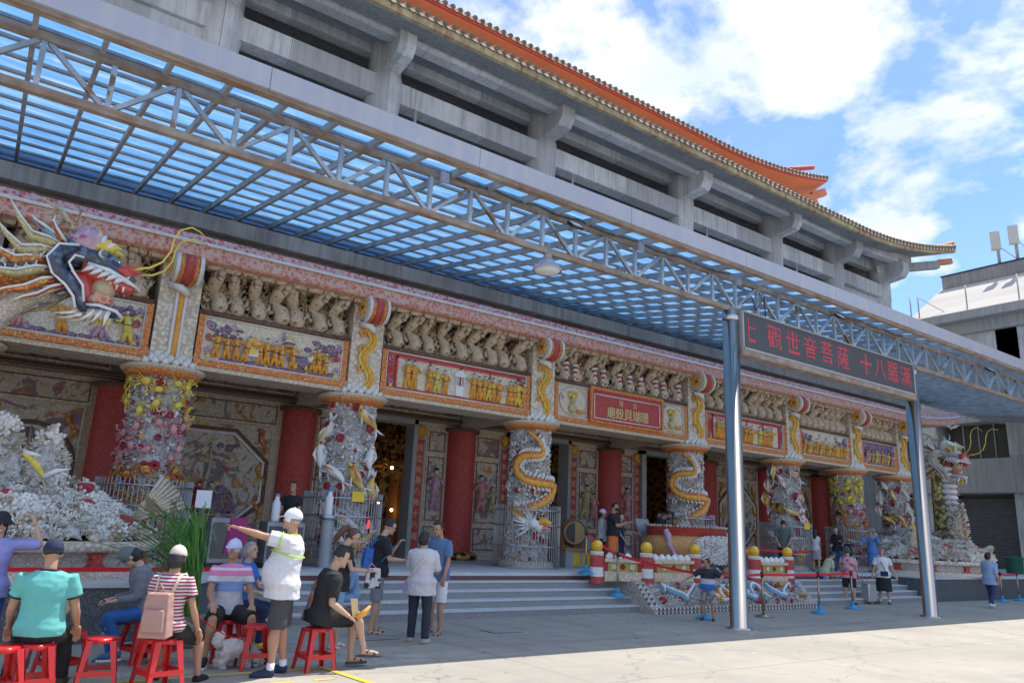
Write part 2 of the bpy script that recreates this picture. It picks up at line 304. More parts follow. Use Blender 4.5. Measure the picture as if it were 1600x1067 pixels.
    def stub(s, p, d, l, r, mi=0, n=4, tip=.55):
        p = Vector(p); d = Vector(d).normalized(); x = d.orthogonal().normalized(); y = d.cross(x)
        vs = []
        for t, q in ((0, 1), (.75, .9), (1, tip)):
            for j in range(n):
                a = 2*pi*j/n; vs.append(p+d*(l*t)+(x*cos(a)+y*sin(a))*(r*q))
        fs = [(i*n+j, i*n+(j+1) % n, (i+1)*n+(j+1) % n, (i+1)*n+j) for i in range(2) for j in range(n)]+[tuple(2*n+j for j in range(n))]
        s.add(vs, fs, mi, True)
    def build(s, name, mats, parent=None, loc=None, bevel=0):
        if not isinstance(mats, (list, tuple)): mats = [mats]
        if parent is not None and parent.get('category') == 'temple hall' and name != 'canopy_ledge':
            # the hall was measured on the porch plane; it really stands HALL_K times as far back
            s.v = [tuple(CAMP+(Vector(p)-CAMP)*HALL_K) for p in s.v]
        if parent is not None: off = ORG.get(parent.name, Vector())
        else: off = Vector(loc) if loc is not None else Vector()
        me = bpy.data.meshes.new(name)
        me.from_pydata([(a-off.x, b-off.y, c-off.z) for a, b, c in s.v], [], s.f)
        for m in mats: me.materials.append(m)
        me.polygons.foreach_set('material_index', s.m); me.polygons.foreach_set('use_smooth', s.sm); me.update()
        o = bpy.data.objects.new(name, me); COL.objects.link(o)
        if parent is not None: o.parent = parent
        else: o.location = off
        ORG[o.name] = off
        if bevel:
            b = o.modifiers.new('bevel', 'BEVEL'); b.width = bevel; b.segments = 2; b.limit_method = 'ANGLE'
        return o
def tag(o, label=None, cat=None, group=None, kind=None):
    if label: o['label'] = label
    if cat: o['category'] = cat
    if group: o['group'] = group
    if kind: o['kind'] = kind
    return o
def thing(name, label, cat, loc=(0, 0, 0), group=None, rz=0, local=False):
    o = bpy.data.objects.new(name, None); COL.objects.link(o); o.location = loc; o.rotation_euler = (0, 0, rz); o.empty_display_size = .2
    ORG[o.name] = Vector() if local else Vector(loc)
    return tag(o, label, cat, group)
def copy_tree(o, parent=None):
    c = o.copy(); COL.objects.link(c); c.parent = parent
    for k in ('label',):
        if parent is None and k in c.keys(): pass
    for ch in list(o.children): copy_tree(ch, c)
    return c
TMP = bpy.data.scenes.new('scratch')
def evaluated(ob):                      # evaluate one object in an empty scratch scene (fast)
    TMP.collection.objects.link(ob); vl = TMP.view_layers[0]; vl.update()
    return bpy.data.meshes.new_from_object(ob.evaluated_get(vl.depsgraph))
def text_tris(txt, size=1.0, bold=0.0):
    cu = bpy.data.curves.new('t', 'FONT'); cu.body = txt; cu.size = size; cu.offset = bold; cu.resolution_u = 3
    ob = bpy.data.objects.new('t', cu); me = evaluated(ob)
    me.calc_loop_triangles(); vs = [v.co.copy() for v in me.vertices]; ts = [tuple(t.vertices) for t in me.loop_triangles]
    bpy.data.objects.remove(ob); bpy.data.curves.remove(cu); bpy.data.meshes.remove(me)
    return vs, ts
def put_text(mb, txt, c, w, h, ax, ay, nrm, mi=0, th=.01, bold=0.0):
    """one character centred at c filling w x h, axes ax, ay, raised along nrm"""
    vs, ts = text_tris(txt, 1.0, bold)
    if not vs: return
    x0 = min(v.x for v in vs); x1 = max(v.x for v in vs); y0 = min(v.y for v in vs); y1 = max(v.y for v in vs)
    k = min(w/(x1-x0+1e-6), h/(y1-y0+1e-6)) if len(txt) == 1 else min(w/(x1-x0), h/(y1-y0))
    P = [Vector(c)+Vector(ax)*((v.x-(x0+x1)/2)*k)+Vector(ay)*((v.y-(y0+y1)/2)*k)+Vector(nrm)*th for v in vs]
    mb.add(P, ts, mi)
# ================================================================= SETTING
CX = [-0.5, 2.68, 6.5, 11.33, 17.08, 21.85, 25.65, 28.9]     # porch column lines
XC = 14.2; YC = 14.9; ZP = .72
mb = MB(); g = 400
mb.add([(-g, -g, 0), (g, -g, 0), (g, g, 0), (-g, g, 0)], [(0, 1, 2, 3)])
tag(mb.build('plaza', PLAZA), kind='structure')
mb = MB()
def strip(pts, w, z=.004):
    for (a, b) in zip(pts[:-1], pts[1:]):
        a = Vector((*a, z)); b = Vector((*b, z)); d = (b-a).normalized(); n = Vector((-d.y, d.x, 0))*w/2
        mb.add([a-n, b-n, b+n, a+n], [(0, 1, 2, 3)])
strip([(-3, 8.52), (3.66, 8.46)], .07); strip([(3.64, 8.49), (3.78, 7.3), (3.9, 6)], .08, .008)
for k in range(6): strip([(3.30-k*.45, 7.86+k*.01), (3.52-k*.45, 7.855+k*.01)], .06)
tag(mb.build('road_marking', YPAINT), kind='structure')
# terrace with the two side platforms
mb = MB()
prof = [(-14, 11.0), (.8, 10.98), (2.05, 10.98), (2.9, 11.45), (3.25, 11.95), (3.25, 13.06), (12.0, 13.06), (12.0, 12.9), (18.3, 12.9), (18.3, 13.06), (24.6, 13.06), (24.6, 11.74), (27, 11.74), (60, 11.74), (60, 40), (-14, 40)]
mb.prism([(x, y, 0) for x, y in prof], (0, 0, .66), 0)
# coping, 60 mm slab with small overhang
co = [(-14, 10.96), (.8, 10.94), (2.07, 10.94), (2.94, 11.42), (3.29, 11.93), (3.29, 13.03), (12.0, 13.03), (12.0, 12.88), (18.3, 12.88), (18.3, 13.03), (24.56, 13.03), (24.56, 11.70), (60, 11.70), (60, 40), (-14, 40)]
mb.prism([(x, y, .66) for x, y in co], (0, 0, .06), 1)
tag(mb.build('terrace', [GRAN, NOSE]), kind='structure')
mb = MB()
mb.box(3.3, 12.0, 13.018, 13.03, .575, .66, 0); mb.box(18.31, 24.55, 13.018, 13.03, .575, .66, 0)
tag(mb.build('maroon_riser', [MAROON]), kind='structure')
mb = MB()
for x0, x1 in ((3.29, 12.15), (18.2, 24.59)):
    for k in range(4):
        y0 = 11.9+k*.285; z = .144*(k+1)
        mb.box(x0, x1, y0+.015, 13.05, z-.144+(.0 if k == 0 else .0), z-.03, 0)
        mb.box(x0, x1, y0, y0+.30, z-.03, z, 1)
tag(mb.build('stairs', [STEP, NOSE]), kind='structure')
mb = MB()
for x, y in ((7.45, 10.35), (5.2, 10.3), (3.3, 9.8)):
    mb.box(x-.28, x+.28, y-.18, y+.18, .0, .006, 0)
    for k in range(9): mb.box(x-.27, x+.27, y-.17+k*.04, y-.155+k*.04, .006, .012, 1)
tag(mb.build('drain_cover', [BLACK, GREYM]), kind='structure')

# ================================================================= MAIN HALL (raw concrete temple hall behind)
HALL = thing('concrete_temple_hall', 'huge raw concrete hall rising behind the shell porch, orange tiled double eave above', 'temple hall', (14.2, 19.5, .72))
YH = 15.0
HC = [-1.2, 2.75, 6.55, 11.4, 17.1, 21.85, 25.75, 29.2]
mb = MB()
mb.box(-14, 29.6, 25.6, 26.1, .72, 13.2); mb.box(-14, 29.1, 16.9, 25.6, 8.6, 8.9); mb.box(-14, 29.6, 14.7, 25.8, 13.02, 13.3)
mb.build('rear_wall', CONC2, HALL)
mb = MB()                                  # windows of the rear wall
for i in range(7):
    a, b = HC[i]+.7, HC[i+1]-.7
    for z0, z1 in ((9.4, 11.2), (11.6, 12.7)):
        for k in range(3):
            w = (b-a)/3; mb.box(a+k*w+.05, a+(k+1)*w-.05, 25.52, 25.6, z0, z1)
mb.build('window_band', DARK, HALL)
for i, x in enumerate(HC):
    mb = MB(); pr = [(.41, 7.95), (.41, 11.25), (.43, 11.27), (.43, 12.0), (.40, 12.02), (.40, 13.05)]
    mb.lathe((x, YH, 0), pr, 28)
    mb.build('column', CONC, HALL)
    mb = MB()                              # bracket block with chamfered end
    p = [(14.75, 12.85), (13.95, 12.85), (13.82, 12.7), (13.82, 12.35), (13.98, 12.12), (14.75, 12.02)]
    mb.prism([(x-.22, y, z) for y, z in p], (.44, 0, 0)); mb.build('bracket', CONC, HALL, bevel=.02)
for a, b in zip(HC[:-1], HC[1:]):
    mb = MB(); mb.box(a+.3, b-.3, 14.72, 15.12, 11.36, 11.91); mb.build('parapet_beam', CONC, HALL, bevel=.015)
    mb = MB(); mb.box(a+.3, b-.3, 15.02, 15.32, 12.60, 13.02); mb.build('lintel_beam', CONC, HALL, bevel=.015)
for q in ((-14, 2.4, 14.78, 15.2, 11.95, 13.0), (-14, 2.4, 14.82, 15.2, 8.3, 11.35), (25.75, 28.9, 14.9, 15.2, 9.5, 11.34), (29.0, 29.2, 15.2, 25.6, .72, 13.0)):
    mb = MB(); mb.box(*q); mb.build('wall_panel', CONC, HALL)
for x in (7.3, 12.3, 18.0, 22.9):
    mb = MB(); mb.cyl((x, 14.68, 9.0), (x, 14.68, 11.3), .04, n=8); mb.build('drain_pipe', GREYM, HALL)
# eave: outer beam, soffit, stained board, tile ends; curved up at the corner
def eave_z(x, x0, L, lift):
    t = max(0, min(1.2, (x-x0)/L)); return lift*t*t
def sweep(mb, sec, xs, zf, yf=lambda x: 0, mi=0):        # section (y,z) swept along X with lift
    n = len(sec); vs = [(x, y+yf(x), z+zf(x)) for x in xs for y, z in sec]
    fs = [(i*n+j, (i+1)*n+j, (i+1)*n+(j+1) % n, i*n+(j+1) % n) for i in range(len(xs)-1) for j in range(n)]
    fs += [tuple(range(n))[::-1], tuple((len(xs)-1)*n+j for j in range(n))]
    mb.add(vs, fs, mi)
XS = [-16]+[i*.5 for i in range(48, 64)]+[31.75]
zf = lambda x: eave_z(x, 24.5, 7.2, .98); yf = lambda x: -eave_z(x, 26, 5.6, .25)
mb = MB(); sweep(mb, [(14.35, 12.55), (14.05, 12.55), (13.98, 12.62), (13.98, 12.9), (14.35, 12.9)], [x for x in XS if x < 30.3], lambda x: zf(x)*.5)
mb.build('eave_beam', CONC, HALL)
mb = MB(); sweep(mb, [(15.2, 12.86), (13.32, 12.56), (13.32, 12.64), (15.2, 12.98)], XS, zf, yf)
mb.build('eave_soffit', CONC2, HALL)
mb = MB(); sweep(mb, [(13.36, 12.55), (13.24, 12.55), (13.24, 12.73), (13.36, 12.73)], XS, zf, yf); mb.build('eave_board', STAIN, HALL)
def tiles(parent, y, z, x0, x1, zf, yf, step=.24, r=.075):
    A = MB(); k = 0; x = x0
    while x < x1:
        zz = z+zf(x); yy = y+yf(x)
        A.tube([(x, yy-.05, zz), (x, yy+.28, zz+.12)], r, 8, 0)
        A.tube([(x, yy-.055, zz), (x, yy-.075, zz)], r*.85, 8, 1)
        # drip scallop between rolls
        A.add([(x+step*.5+step*.42*cos(a), yy-.03, zz-.02+(-.07*abs(sin(a)) if a < pi else 0)) for a in [pi*i/6 for i in range(7)]]+[(x+step*.08, yy+.26, zz+.06), (x+step*.92, yy+.26, zz+.06)], [(0, 1, 2, 3, 4, 5, 6), (6, 7, 8, 0)], 2)
        x += step
    return tag(A.build('tile_row', [TILE, TILED, TILEW], parent), kind='stuff')
tiles(HALL, 13.22, 12.79, -8, 31.7, zf, yf)
mb = MB()                                   # lower roof slope
sweep(mb, [(13.3, 12.77), (16.2, 13.5), (16.2, 13.42), (14.6, 13.06), (13.3, 12.72)], [x for x in XS if x < 31.4], zf, lambda x: 0); mb.build('lower_roof', ORPL, HALL)
# corner: hip ridge and the stub beam under it
mb = MB(); mb.tube([(29.8, 14.6, 13.55), (30.8, 13.9, 13.7), (31.6, 13.35, 13.9), (31.95, 13.1, 14.08)], [.13, .12, .11, .07], 8); mb.build('hip_ridge', ORPL, HALL)
mb = MB(); mb.bar((28.8, 14.9, 12.55), (31.2, 13.5, 13.0), .25, .32); mb.bar((31.2, 13.5, 13.1), (31.75, 13.2, 13.22), .2, .22, 1); mb.build('corner_beam', [CONC, ORPL], HALL)
# upper roof
XU = [-16]+[i*.5 for i in range(38, 55)]+[27.4]
zu = lambda x: eave_z(x, 20.5, 7, .95)
mb = MB(); sweep(mb, [(15.95, 15.50), (18.6, 14.7), (18.6, 15.6), (15.95, 15.56)], XU, zu); mb.build('upper_soffit', ORPL, HALL)
mb = MB(); sweep(mb, [(15.95, 15.53), (15.88, 15.53), (15.88, 15.61), (15.95, 15.61)], XU, zu); mb.build('upper_eave_board', REDPL, HALL)
mb = MB(); mb.box(-16, 23.6, 18.6, 24, 13.34, 15.9); mb.build('upper_wall', ORPL, HALL)
mb = MB(); sweep(mb, [(15.95, 15.62), (19.5, 16.6), (19.5, 16.5), (15.95, 15.56)], XU, zu); mb.build('upper_roof', TILE, HALL)
tiles(HALL, 15.86, 15.67, -6, 27.4, zu, lambda x: 0, .25, .08)
mb = MB(); mb.bar((23.4, 18.4, 14.7), (26.9, 16.2, 15.55), .3, .42); mb.bar((26.8, 16.3, 15.75), (27.3, 16.0, 15.95), .25, .3); mb.build('upper_corner_beam', ORPL, HALL)
mb = MB(); mb.tube([(24.6, 17.6, 16.6), (26, 16.7, 16.85), (26.9, 16.2, 17.05)], [.12, .12, .1], 8); mb.build('upper_hip_ridge', REDPL, HALL)
q = at(914, 117, 17.5); mb = MB(); mb.cyl((q.x, 17.5, q.z-1.0), (q.x, 17.5, q.z+.1), .035, .02, 6); mb.cyl((q.x, 17.5, q.z+.1), (q.x, 17.5, q.z+.42), .012, .006, 5)
mb.build('lightning_rod', GREYM, HALL)
# lintel beam behind the canopy
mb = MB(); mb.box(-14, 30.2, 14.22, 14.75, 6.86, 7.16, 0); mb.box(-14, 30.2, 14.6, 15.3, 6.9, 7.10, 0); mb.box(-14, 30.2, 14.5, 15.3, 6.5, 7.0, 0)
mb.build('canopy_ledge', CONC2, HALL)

# ================================================================= CANOPY
CAN = thing('glazed_canopy', 'long blue polycarbonate canopy on a rusty steel truss in front of the hall', 'canopy', (15.7, 9.3, 0))
YT, ZB, ZT = 9.3, 6.15, 6.82; X0, X1 = -4.0, 46.0
mb = MB(); mb.bar((X0, YT, ZB), (X1, YT, ZB), .10, .10, 0); mb.build('bottom_chord', RUST, CAN)
mb = MB(); mb.bar((X0, YT, ZT), (X1, YT, ZT), .10, .10, 0); mb.build('top_chord', RUST, CAN)
x = -.12-.728*5; k = 1
while x < X1-1:
    mb = MB()
    mb.bar((x, YT, ZB+.05), (x, YT, ZT-.05), .06, .06, up=(0, 1, 0))
    a, b = ((x, YT+.004, ZB+.05), (x+.728, YT+.004, ZT-.05)) if k % 2 else ((x, YT+.004, ZT-.05), (x+.728, YT+.004, ZB+.05))
    sgn = .06 if k % 2 else -.0
    mb.bar((a[0]+.05, a[1], a[2]), (b[0]-.05, b[1], b[2]), .055, .055)
    mb.build('truss_brace', GALV, CAN); x += .728; k += 1
SL = .158
rz = lambda y: 6.90+SL*(y-9.3)
x = -.24-.694*5
while x < X1:
    mb = MB(); mb.bar((x, 8.52, rz(8.52)), (x, 16.7, rz(16.7)), .055, .11); mb.build('rafter', SLATE, CAN); x += .694
y = 8.85
while y < 16.6:
    mb = MB(); mb.bar((X0, y, rz(y)+.09), (X1, y, rz(y)+.09), .06, .04); mb.build('purlin', SLATE, CAN); y += .62
mb = MB(); vs = []; fs = []; ny = 116                      # corrugated sheets, ridges along X
for i in range(ny+1):
    y = 8.5+(16.8-8.5)*i/ny; z = rz(y)+.135+.012*(1 if i % 2 else -1)
    vs += [(X0, y, z), (X1, y, z)]
fs = [(2*i, 2*i+1, 2*i+3, 2*i+2) for i in range(ny)]
mb.add(vs, fs, 0, True); mb.build('roof_sheet', POLY, CAN)
mb = MB(); x = X0
while x < X1:
    mb.box(x+.004, x+3.096, 8.44, 8.50, 6.70, 7.0); x += 3.1
mb.build('fascia', FASC, CAN)
mb = MB(); mb.bar((X0, 8.55, 6.70), (X1, 8.55, 6.70), .12, .10); mb.build('edge_beam', RUST, CAN)
for nm, x in (('a', 12.08), ('b', 19.31)):
    mb = MB(); mb.lathe((x, YT, 0), [(.24, .0), (.24, .02), (.163, .025), (.163, 6.1), (.0, 6.1)], 36); o = mb.build('post', STEEL, CAN)
    mb = MB(); mb.lathe((x, YT, 0), [(.164, 5.9), (.168, 5.905), (.168, 5.99), (.164, 6.0)], 30); mb.build('collar', STEELB, o)
# floodlights on the truss
for (px, py, lb) in ((899, 353, 'square white LED floodlight on the truss near the hanging dome lamp'), (1312, 495, 'small floodlight on the truss above the red letter screen'), (1546, 578, 'floodlight on the truss at the far right end')):
    p = at(px, py, 9.05); t = thing('floodlight', lb, 'floodlight', p, 'floodlights clamped to the truss')
    R = Euler((radians(-50), 0, 0)).to_matrix(); mb = MB(); mb.obox(p, .24, .055, .20, R); mb.build('housing', BLACK, t, bevel=.008)
    mb = MB(); mb.obox(p+R @ Vector((0, -.032, 0)), .19, .012, .15, R); mb.build('lens', LAMPG, t)
    mb = MB(); mb.bar(p+Vector((0, .03, 0)), (p.x, 9.25, ZT-.03), .03, .012); mb.build('arm', BLACK, t)
p = at(855, 418, 9.3); t = thing('dome_lamp', 'round white dome lamp hanging under the truss', 'lamp', (p.x, 9.3, 5.84))
mb = MB(); mb.lathe((p.x, 9.3, 0), [(.0, 6.02), (.07, 6.02), (.12, 5.98), (.24, 5.84), (.25, 5.82), (.24, 5.80)], 28); mb.build('reflector', FASC, t)
mb = MB(); mb.ball((p.x, 9.3, 5.815), .225, .225, .05, 24, 8); mb.build('diffuser', LAMPG, t)
mb = MB(); mb.cyl((p.x, 9.3, 6.0), (p.x, 9.3, 6.12), .07, .07, 12); mb.cyl((p.x+.05, 9.3, 6.0), (p.x+.05, 9.3, 6.1), .02, n=6); mb.build('mount', GREYM, t)
for xa, xb, zz in ((5.2, 7.9, ZT+.07), (7.9, 12.0, ZT+.06), (16.0, 19.0, ZT+.06)):
    mb = MB(); n = 14; mb.tube([(xa+(xb-xa)*k/n, 9.23, zz-.06*sin(pi*(k*3 % n)/n)) for k in range(n+1)], .012, 5); mb.build('cable', BLACK, CAN)
for x in (9.35, 12.2, 24.0, 5.1):
    mb = MB(); mb.box(x, x+.14, 9.19, 9.25, ZT-.12, ZT+.04); mb.build('junction_box', FASC, CAN)
mb = MB(); mb.tube([(12.35, 9.2, 6.3), (12.6, 9.15, 6.5), (12.8, 9.2, 6.25), (13.1, 9.2, 6.6), (13.2, 9.25, 6.2)], .014, 5); mb.build('cable', BLACK, CAN)
# LED sign between the posts
t = thing('led_sign', 'wide dark screen with red dotted Chinese letters between the two posts', 'electronic sign', (15.75, 9.3, 5.7))
mb = MB(); mb.box(12.27, 19.14, 9.13, 9.33, 5.36, 6.10); mb.build('screen', LED, t)
mb = MB()
for a in ((12.25, 19.17, 9.11, 9.34, 6.10, 6.13), (12.25, 19.17, 9.11, 9.34, 5.32, 5.36), (12.23, 12.27, 9.11, 9.34, 5.32, 6.13), (19.14, 19.18, 9.11, 9.34, 5.32, 6.13)): mb.box(*a)
mb.build('frame', GREYM, t)
mb = MB(); mb.box(12.2, 19.2, 9.12, 9.36, 5.20, 5.315); mb.build('support_rail', RUST, t)
mb = MB()
def led_char(ch, cx, cz, w=.50, n=16, clip=None):
    vs, ts = text_tris(ch)
    x0 = min(v.x for v in vs); x1 = max(v.x for v in vs); y0 = min(v.y for v in vs); y1 = max(v.y for v in vs)
    k = max(x1-x0, y1-y0); ox = (x0+x1)/2-k/2; oy = (y0+y1)/2-k/2
    for i in range(n):
        if clip and i < clip: continue
        for j in range(n):
            hit = 0
            for du in (-.25, 0, .25):
                X = ox+k*(i+.5+du)/n; Y = oy+k*(j+.5+du*.7)/n
                for a, b, c in ts:
                    A, B, C = vs[a], vs[b], vs[c]
                    d1 = (X-B.x)*(A.y-B.y)-(A.x-B.x)*(Y-B.y); d2 = (X-C.x)*(B.y-C.y)-(B.x-C.x)*(Y-C.y); d3 = (X-A.x)*(C.y-A.y)-(C.x-A.x)*(Y-A.y)
                    if not (((d1 < 0) or (d2 < 0) or (d3 < 0)) and ((d1 > 0) or (d2 > 0) or (d3 > 0))): hit += 1; break
            if hit >= 2:
                p = Vector((cx-w/2+w*(i+.5)/n, 9.124, cz-w/2+w*(j+.5)/n)); r = w/n*.33
                mb.add([p+Vector((-r, 0, -r)), p+Vector((r, 0, -r)), p+Vector((r, 0, r)), p+Vector((-r, 0, r))], [(0, 1, 2, 3)])
for ch, x in zip('觀世音菩薩十八羅漢', (13.30, 13.95, 14.60, 15.24, 15.90, 16.88, 17.52, 18.12, 18.74)): led_char(ch, x, 5.755)
led_char('士', 12.42, 5.755, clip=8)
mb.build('lit_letters', LEDR, t)

# ================================================================= RIGHT-HAND CONCRETE BUILDING
RB = thing('concrete_side_building', 'unfinished grey concrete building with a pale sloping roof at the right edge', 'building', (42, 12, 0))
mb = MB()
X = 42.0
mb.box(X+1.2, X+14, -6, 60, 0, 12.9)                     # core, set back and dark
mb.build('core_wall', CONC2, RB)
mb = MB()
mb.box(X-.3, X+1.5, -6, 60, 12.7, 13.9); mb.box(X-1.0, X+1.5, -6, 60, 13.3, 13.75); mb.box(X, X+1.6, -6, 60, 10.6, 12.72)
mb.build('eave_beam', CONC, RB)
mb = MB(); mb.box(X-.35, X+1.6, -6, 60, 4.4, 6.1); mb.box(X-.1, X+1.6, -6, 60, 8.0, 9.0); mb.build('floor_beam', CONC, RB)
for y in (10.2, 15.2, 19.6, 24.6, 30.0, 36.0):
    mb = MB(); mb.box(X, X+1.3, y-.5, y+.5, 0, 12.9); mb.build('pier', CONC, RB)
mb = MB()
for y0, y1 in ((10.9, 14.5), (15.9, 18.9), (20.3, 23.9)):
    mb.box(X+1.0, X+1.21, y0, y1, 6.1, 8.0); mb.box(X+1.0, X+1.21, y0, y1, 9.0, 10.6); mb.box(X+1.0, X+1.21, y0, y1, .05, 4.3)
mb.build('window_opening', DARK, RB)
for y0, y1 in ((10.9, 14.5), (15.9, 18.9), (20.3, 23.9)):
    for k in range(1, 4): mb = MB(); mb.box(X+.94, X+1.0, y0+(y1-y0)*k/4-.03, y0+(y1-y0)*k/4+.03, 6.1, 8.0); mb.build('mullion', GREYM, RB)
    mb = MB()
    for k in range(34): mb.box(X+.9, X+.97, y0, y1, .1+k*.12, .19+k*.12)
    mb.build('roller_shutter', mat('dull_shutter', (.13, .13, .13), .6, .2, 3), RB)
mb = MB(); mb.add([(X-1, -6, 13.75), (X-1, 19.6, 13.75), (X+3, 21.5, 14.4), (X+4.3, 19.9, 16.95), (X+4.3, -6, 16.95)], [(0, 1, 2, 3, 4)]); mb.add([(X+4.3, -6, 16.95), (X+4.3, 19.9, 16.95), (X+14, 30, 14), (X+14, -6, 14)], [(0, 1, 2, 3)])
mb.add([(X-1, 19.6, 13.75), (X-1, 60, 13.75), (X+14, 60, 13.9), (X+3, 21.5, 14.4)], [(0, 1, 2, 3)]); mb.build('sloping_roof', CONCW, RB)
mb = MB(); mb.box(X+4.0, X+4.3, -6, 19.75, 16.8, 17.55); mb.box(X+4.3, X+9, 19.45, 19.75, 16.8, 17.55); mb.build('parapet', CONC2, RB)
mb = MB(); mb.box(X+3.95, X+4.35, -6, 19.8, 17.55, 17.63); mb.build('coping', BLACK, RB)
mb = MB()
for (px, y0, y1, Yd) in ((1437, 462, 500, 0), (1423, 458, 482, 0), (1512, 445, 486, 0), (1593, 425, 468, 0)):
    a = ray(px, y1); a = CAMP+a*((X-.8)/a.x); a.z = 13.7; mb.cyl(a, (a.x, a.y, a.z+1.5), .035, n=6)
a = ray(1437, 482); a = CAMP+a*((X-.8)/a.x); mb.bar((a.x, a.y, 15.0), (a.x+.3, a.y-1.3, 13.9), .03, .03)
mb.build('roof_post', GREYM, RB)
for px, pya, pyb, w, lb in ((1558, 364, 393, .42, 'left flat panel antenna on a pole above the pale roof'), (1586, 358, 380, .42, 'right flat panel antenna on a pole above the pale roof')):
    d = ray(px, (pya+pyb)/2); p = CAMP+d*(46.2/d.x); t = thing('panel_antenna', lb, 'antenna', (p.x, p.y, 17.6), 'mobile phone antennas')
    mb = MB(); mb.cyl((p.x, p.y, 17.6), (p.x, p.y, p.z+.3), .09, n=8); mb.build('mast', GREYM, t)
    mb = MB(); mb.obox((p.x-.25, p.y, p.z), .25, .5, 1.15, Euler((0, radians(4), radians(20))).to_matrix()); mb.build('panel', mat('beige_antenna_shell', (.5, .5, .44), .6, .05), t, bevel=.04)
    mb = MB(); mb.bar((p.x, p.y, p.z-.2), (p.x, p.y-.9, 17.7), .05, .05); mb.build('strut', GREYM, t)
# red notice on the shutter wall and green bin
d = ray(1594, 849); p = CAMP+d*(40/d.x)
# ================================================================= SHELL PORCH
PORCH = thing('shell_temple_porch', 'ornate porch covered in shells and coral with red pillars and a red name board', 'temple porch', (14.2, 14.9, .72))
rnd = random.Random(11)
YF = 14.5
SKINM = mat('relief_skin_shell', (.72, .60, .50), .6, .1, 9)
def relief_figure(x, z, h, robe, lean=0, arm=0, y=YF, hat=True, parent=None):
    h *= rnd.uniform(.88, 1.06); x += rnd.uniform(-.025, .025); lean += rnd.uniform(-.05, .05)
    m = MB(); w = h*.125
    X = lambda t: x+lean*t*h
    m.tube([(X(0)-w*rnd.uniform(.5, 1.1), y-.02, z), (X(.25)-w*.4, y-.05, z+h*.25), (X(.5), y-.07, z+h*.5)], [w*.45, w*.6, w*.75], 8, 0)
    m.tube([(X(0)+w*rnd.uniform(.5, 1.1), y-.02, z), (X(.25)+w*.45, y-.05, z+h*.25), (X(.5), y-.07, z+h*.5)], [w*.45, w*.6, w*.75], 8, 0)
    m.tube([(X(.3), y-.06, z+h*.3), (X(.55), y-.07, z+h*.55), (X(.72), y-.07, z+h*.72), (X(.82), y-.06, z+h*.81)], [w*.95, w*.8, w*.95, w*.45], 8, 0)
    for s in (-1, 1):
        a = arm if s > 0 else -arm*.4+.3
        p = Vector((X(.76)+s*w*.8, y-.08, z+h*.76)); q = p+Vector((s*w*.8, -.03, -h*.16+a*h*.1)); e = q+Vector((s*w*(.2+arm*.7), -.03, h*(.02+a*.12)))
        m.tube([p, q, e], [w*.42, w*.40, w*.28], 6, 0)
    m.tube([(X(.5)-w*.8, y-.09, z+h*.52), (X(.5), y-.13, z+h*.50), (X(.5)+w*.8, y-.09, z+h*.52)], w*.16, 5, 2); m.tube([(X(.6), y-.12, z+h*.74), (X(.52), y-.13, z+h*.52), (X(.3), y-.11, z+h*.25)], w*.10, 5, 1)
    m.ball((X(.90), y-.08, z+h*.90), w*.42, w*.42, w*.52, 8, 6, 1)
    if hat: m.ball((X(.95), y-.075, z+h*.965), w*.44, w*.44, w*.32, 8, 5, 2)
    return m.build('relief_figure', [robe, SKINM, DARKH], parent or PORCH)
def tufts(mb, x0, x1, y, z0, z1, n, l=.10, r=.018, mi=0, up=.6):
    for _ in range(n):
        p = Vector((rnd.uniform(x0, x1), y, rnd.uniform(z0, z1)))
        for k in range(rnd.randint(2, 4)):
            mb.stub(p, (rnd.uniform(-.9, .9), -rnd.uniform(.4, 1), rnd.uniform(-.3, 1)*up), l*rnd.uniform(.6, 1.4), r*rnd.uniform(.8, 1.4), mi)
def scroll(mb, cx, cz, r, y, turns=1.4, s=1, mi=0, th=.022, a0=0):
    pts = []
    for i in range(22):
        t = i/21; a = a0+s*turns*2*pi*t; q = r*(1-.82*t); pts.append((cx+cos(a)*q, y-.02*t, cz+sin(a)*q))
    mb.tube(pts, [th*(1-.3*i/21) for i in range(22)], 6, mi)
def cloud_patch(mb, x, z, w, h, y, n, mi=0):
    for _ in range(n): mb.ball((x+rnd.uniform(-w, w)/2, y, z+rnd.uniform(-h, h)/2), rnd.uniform(.05, .11), .03, rnd.uniform(.03, .06), 7, 5, mi)
bays = list(zip(CX[:-1], CX[1:]))
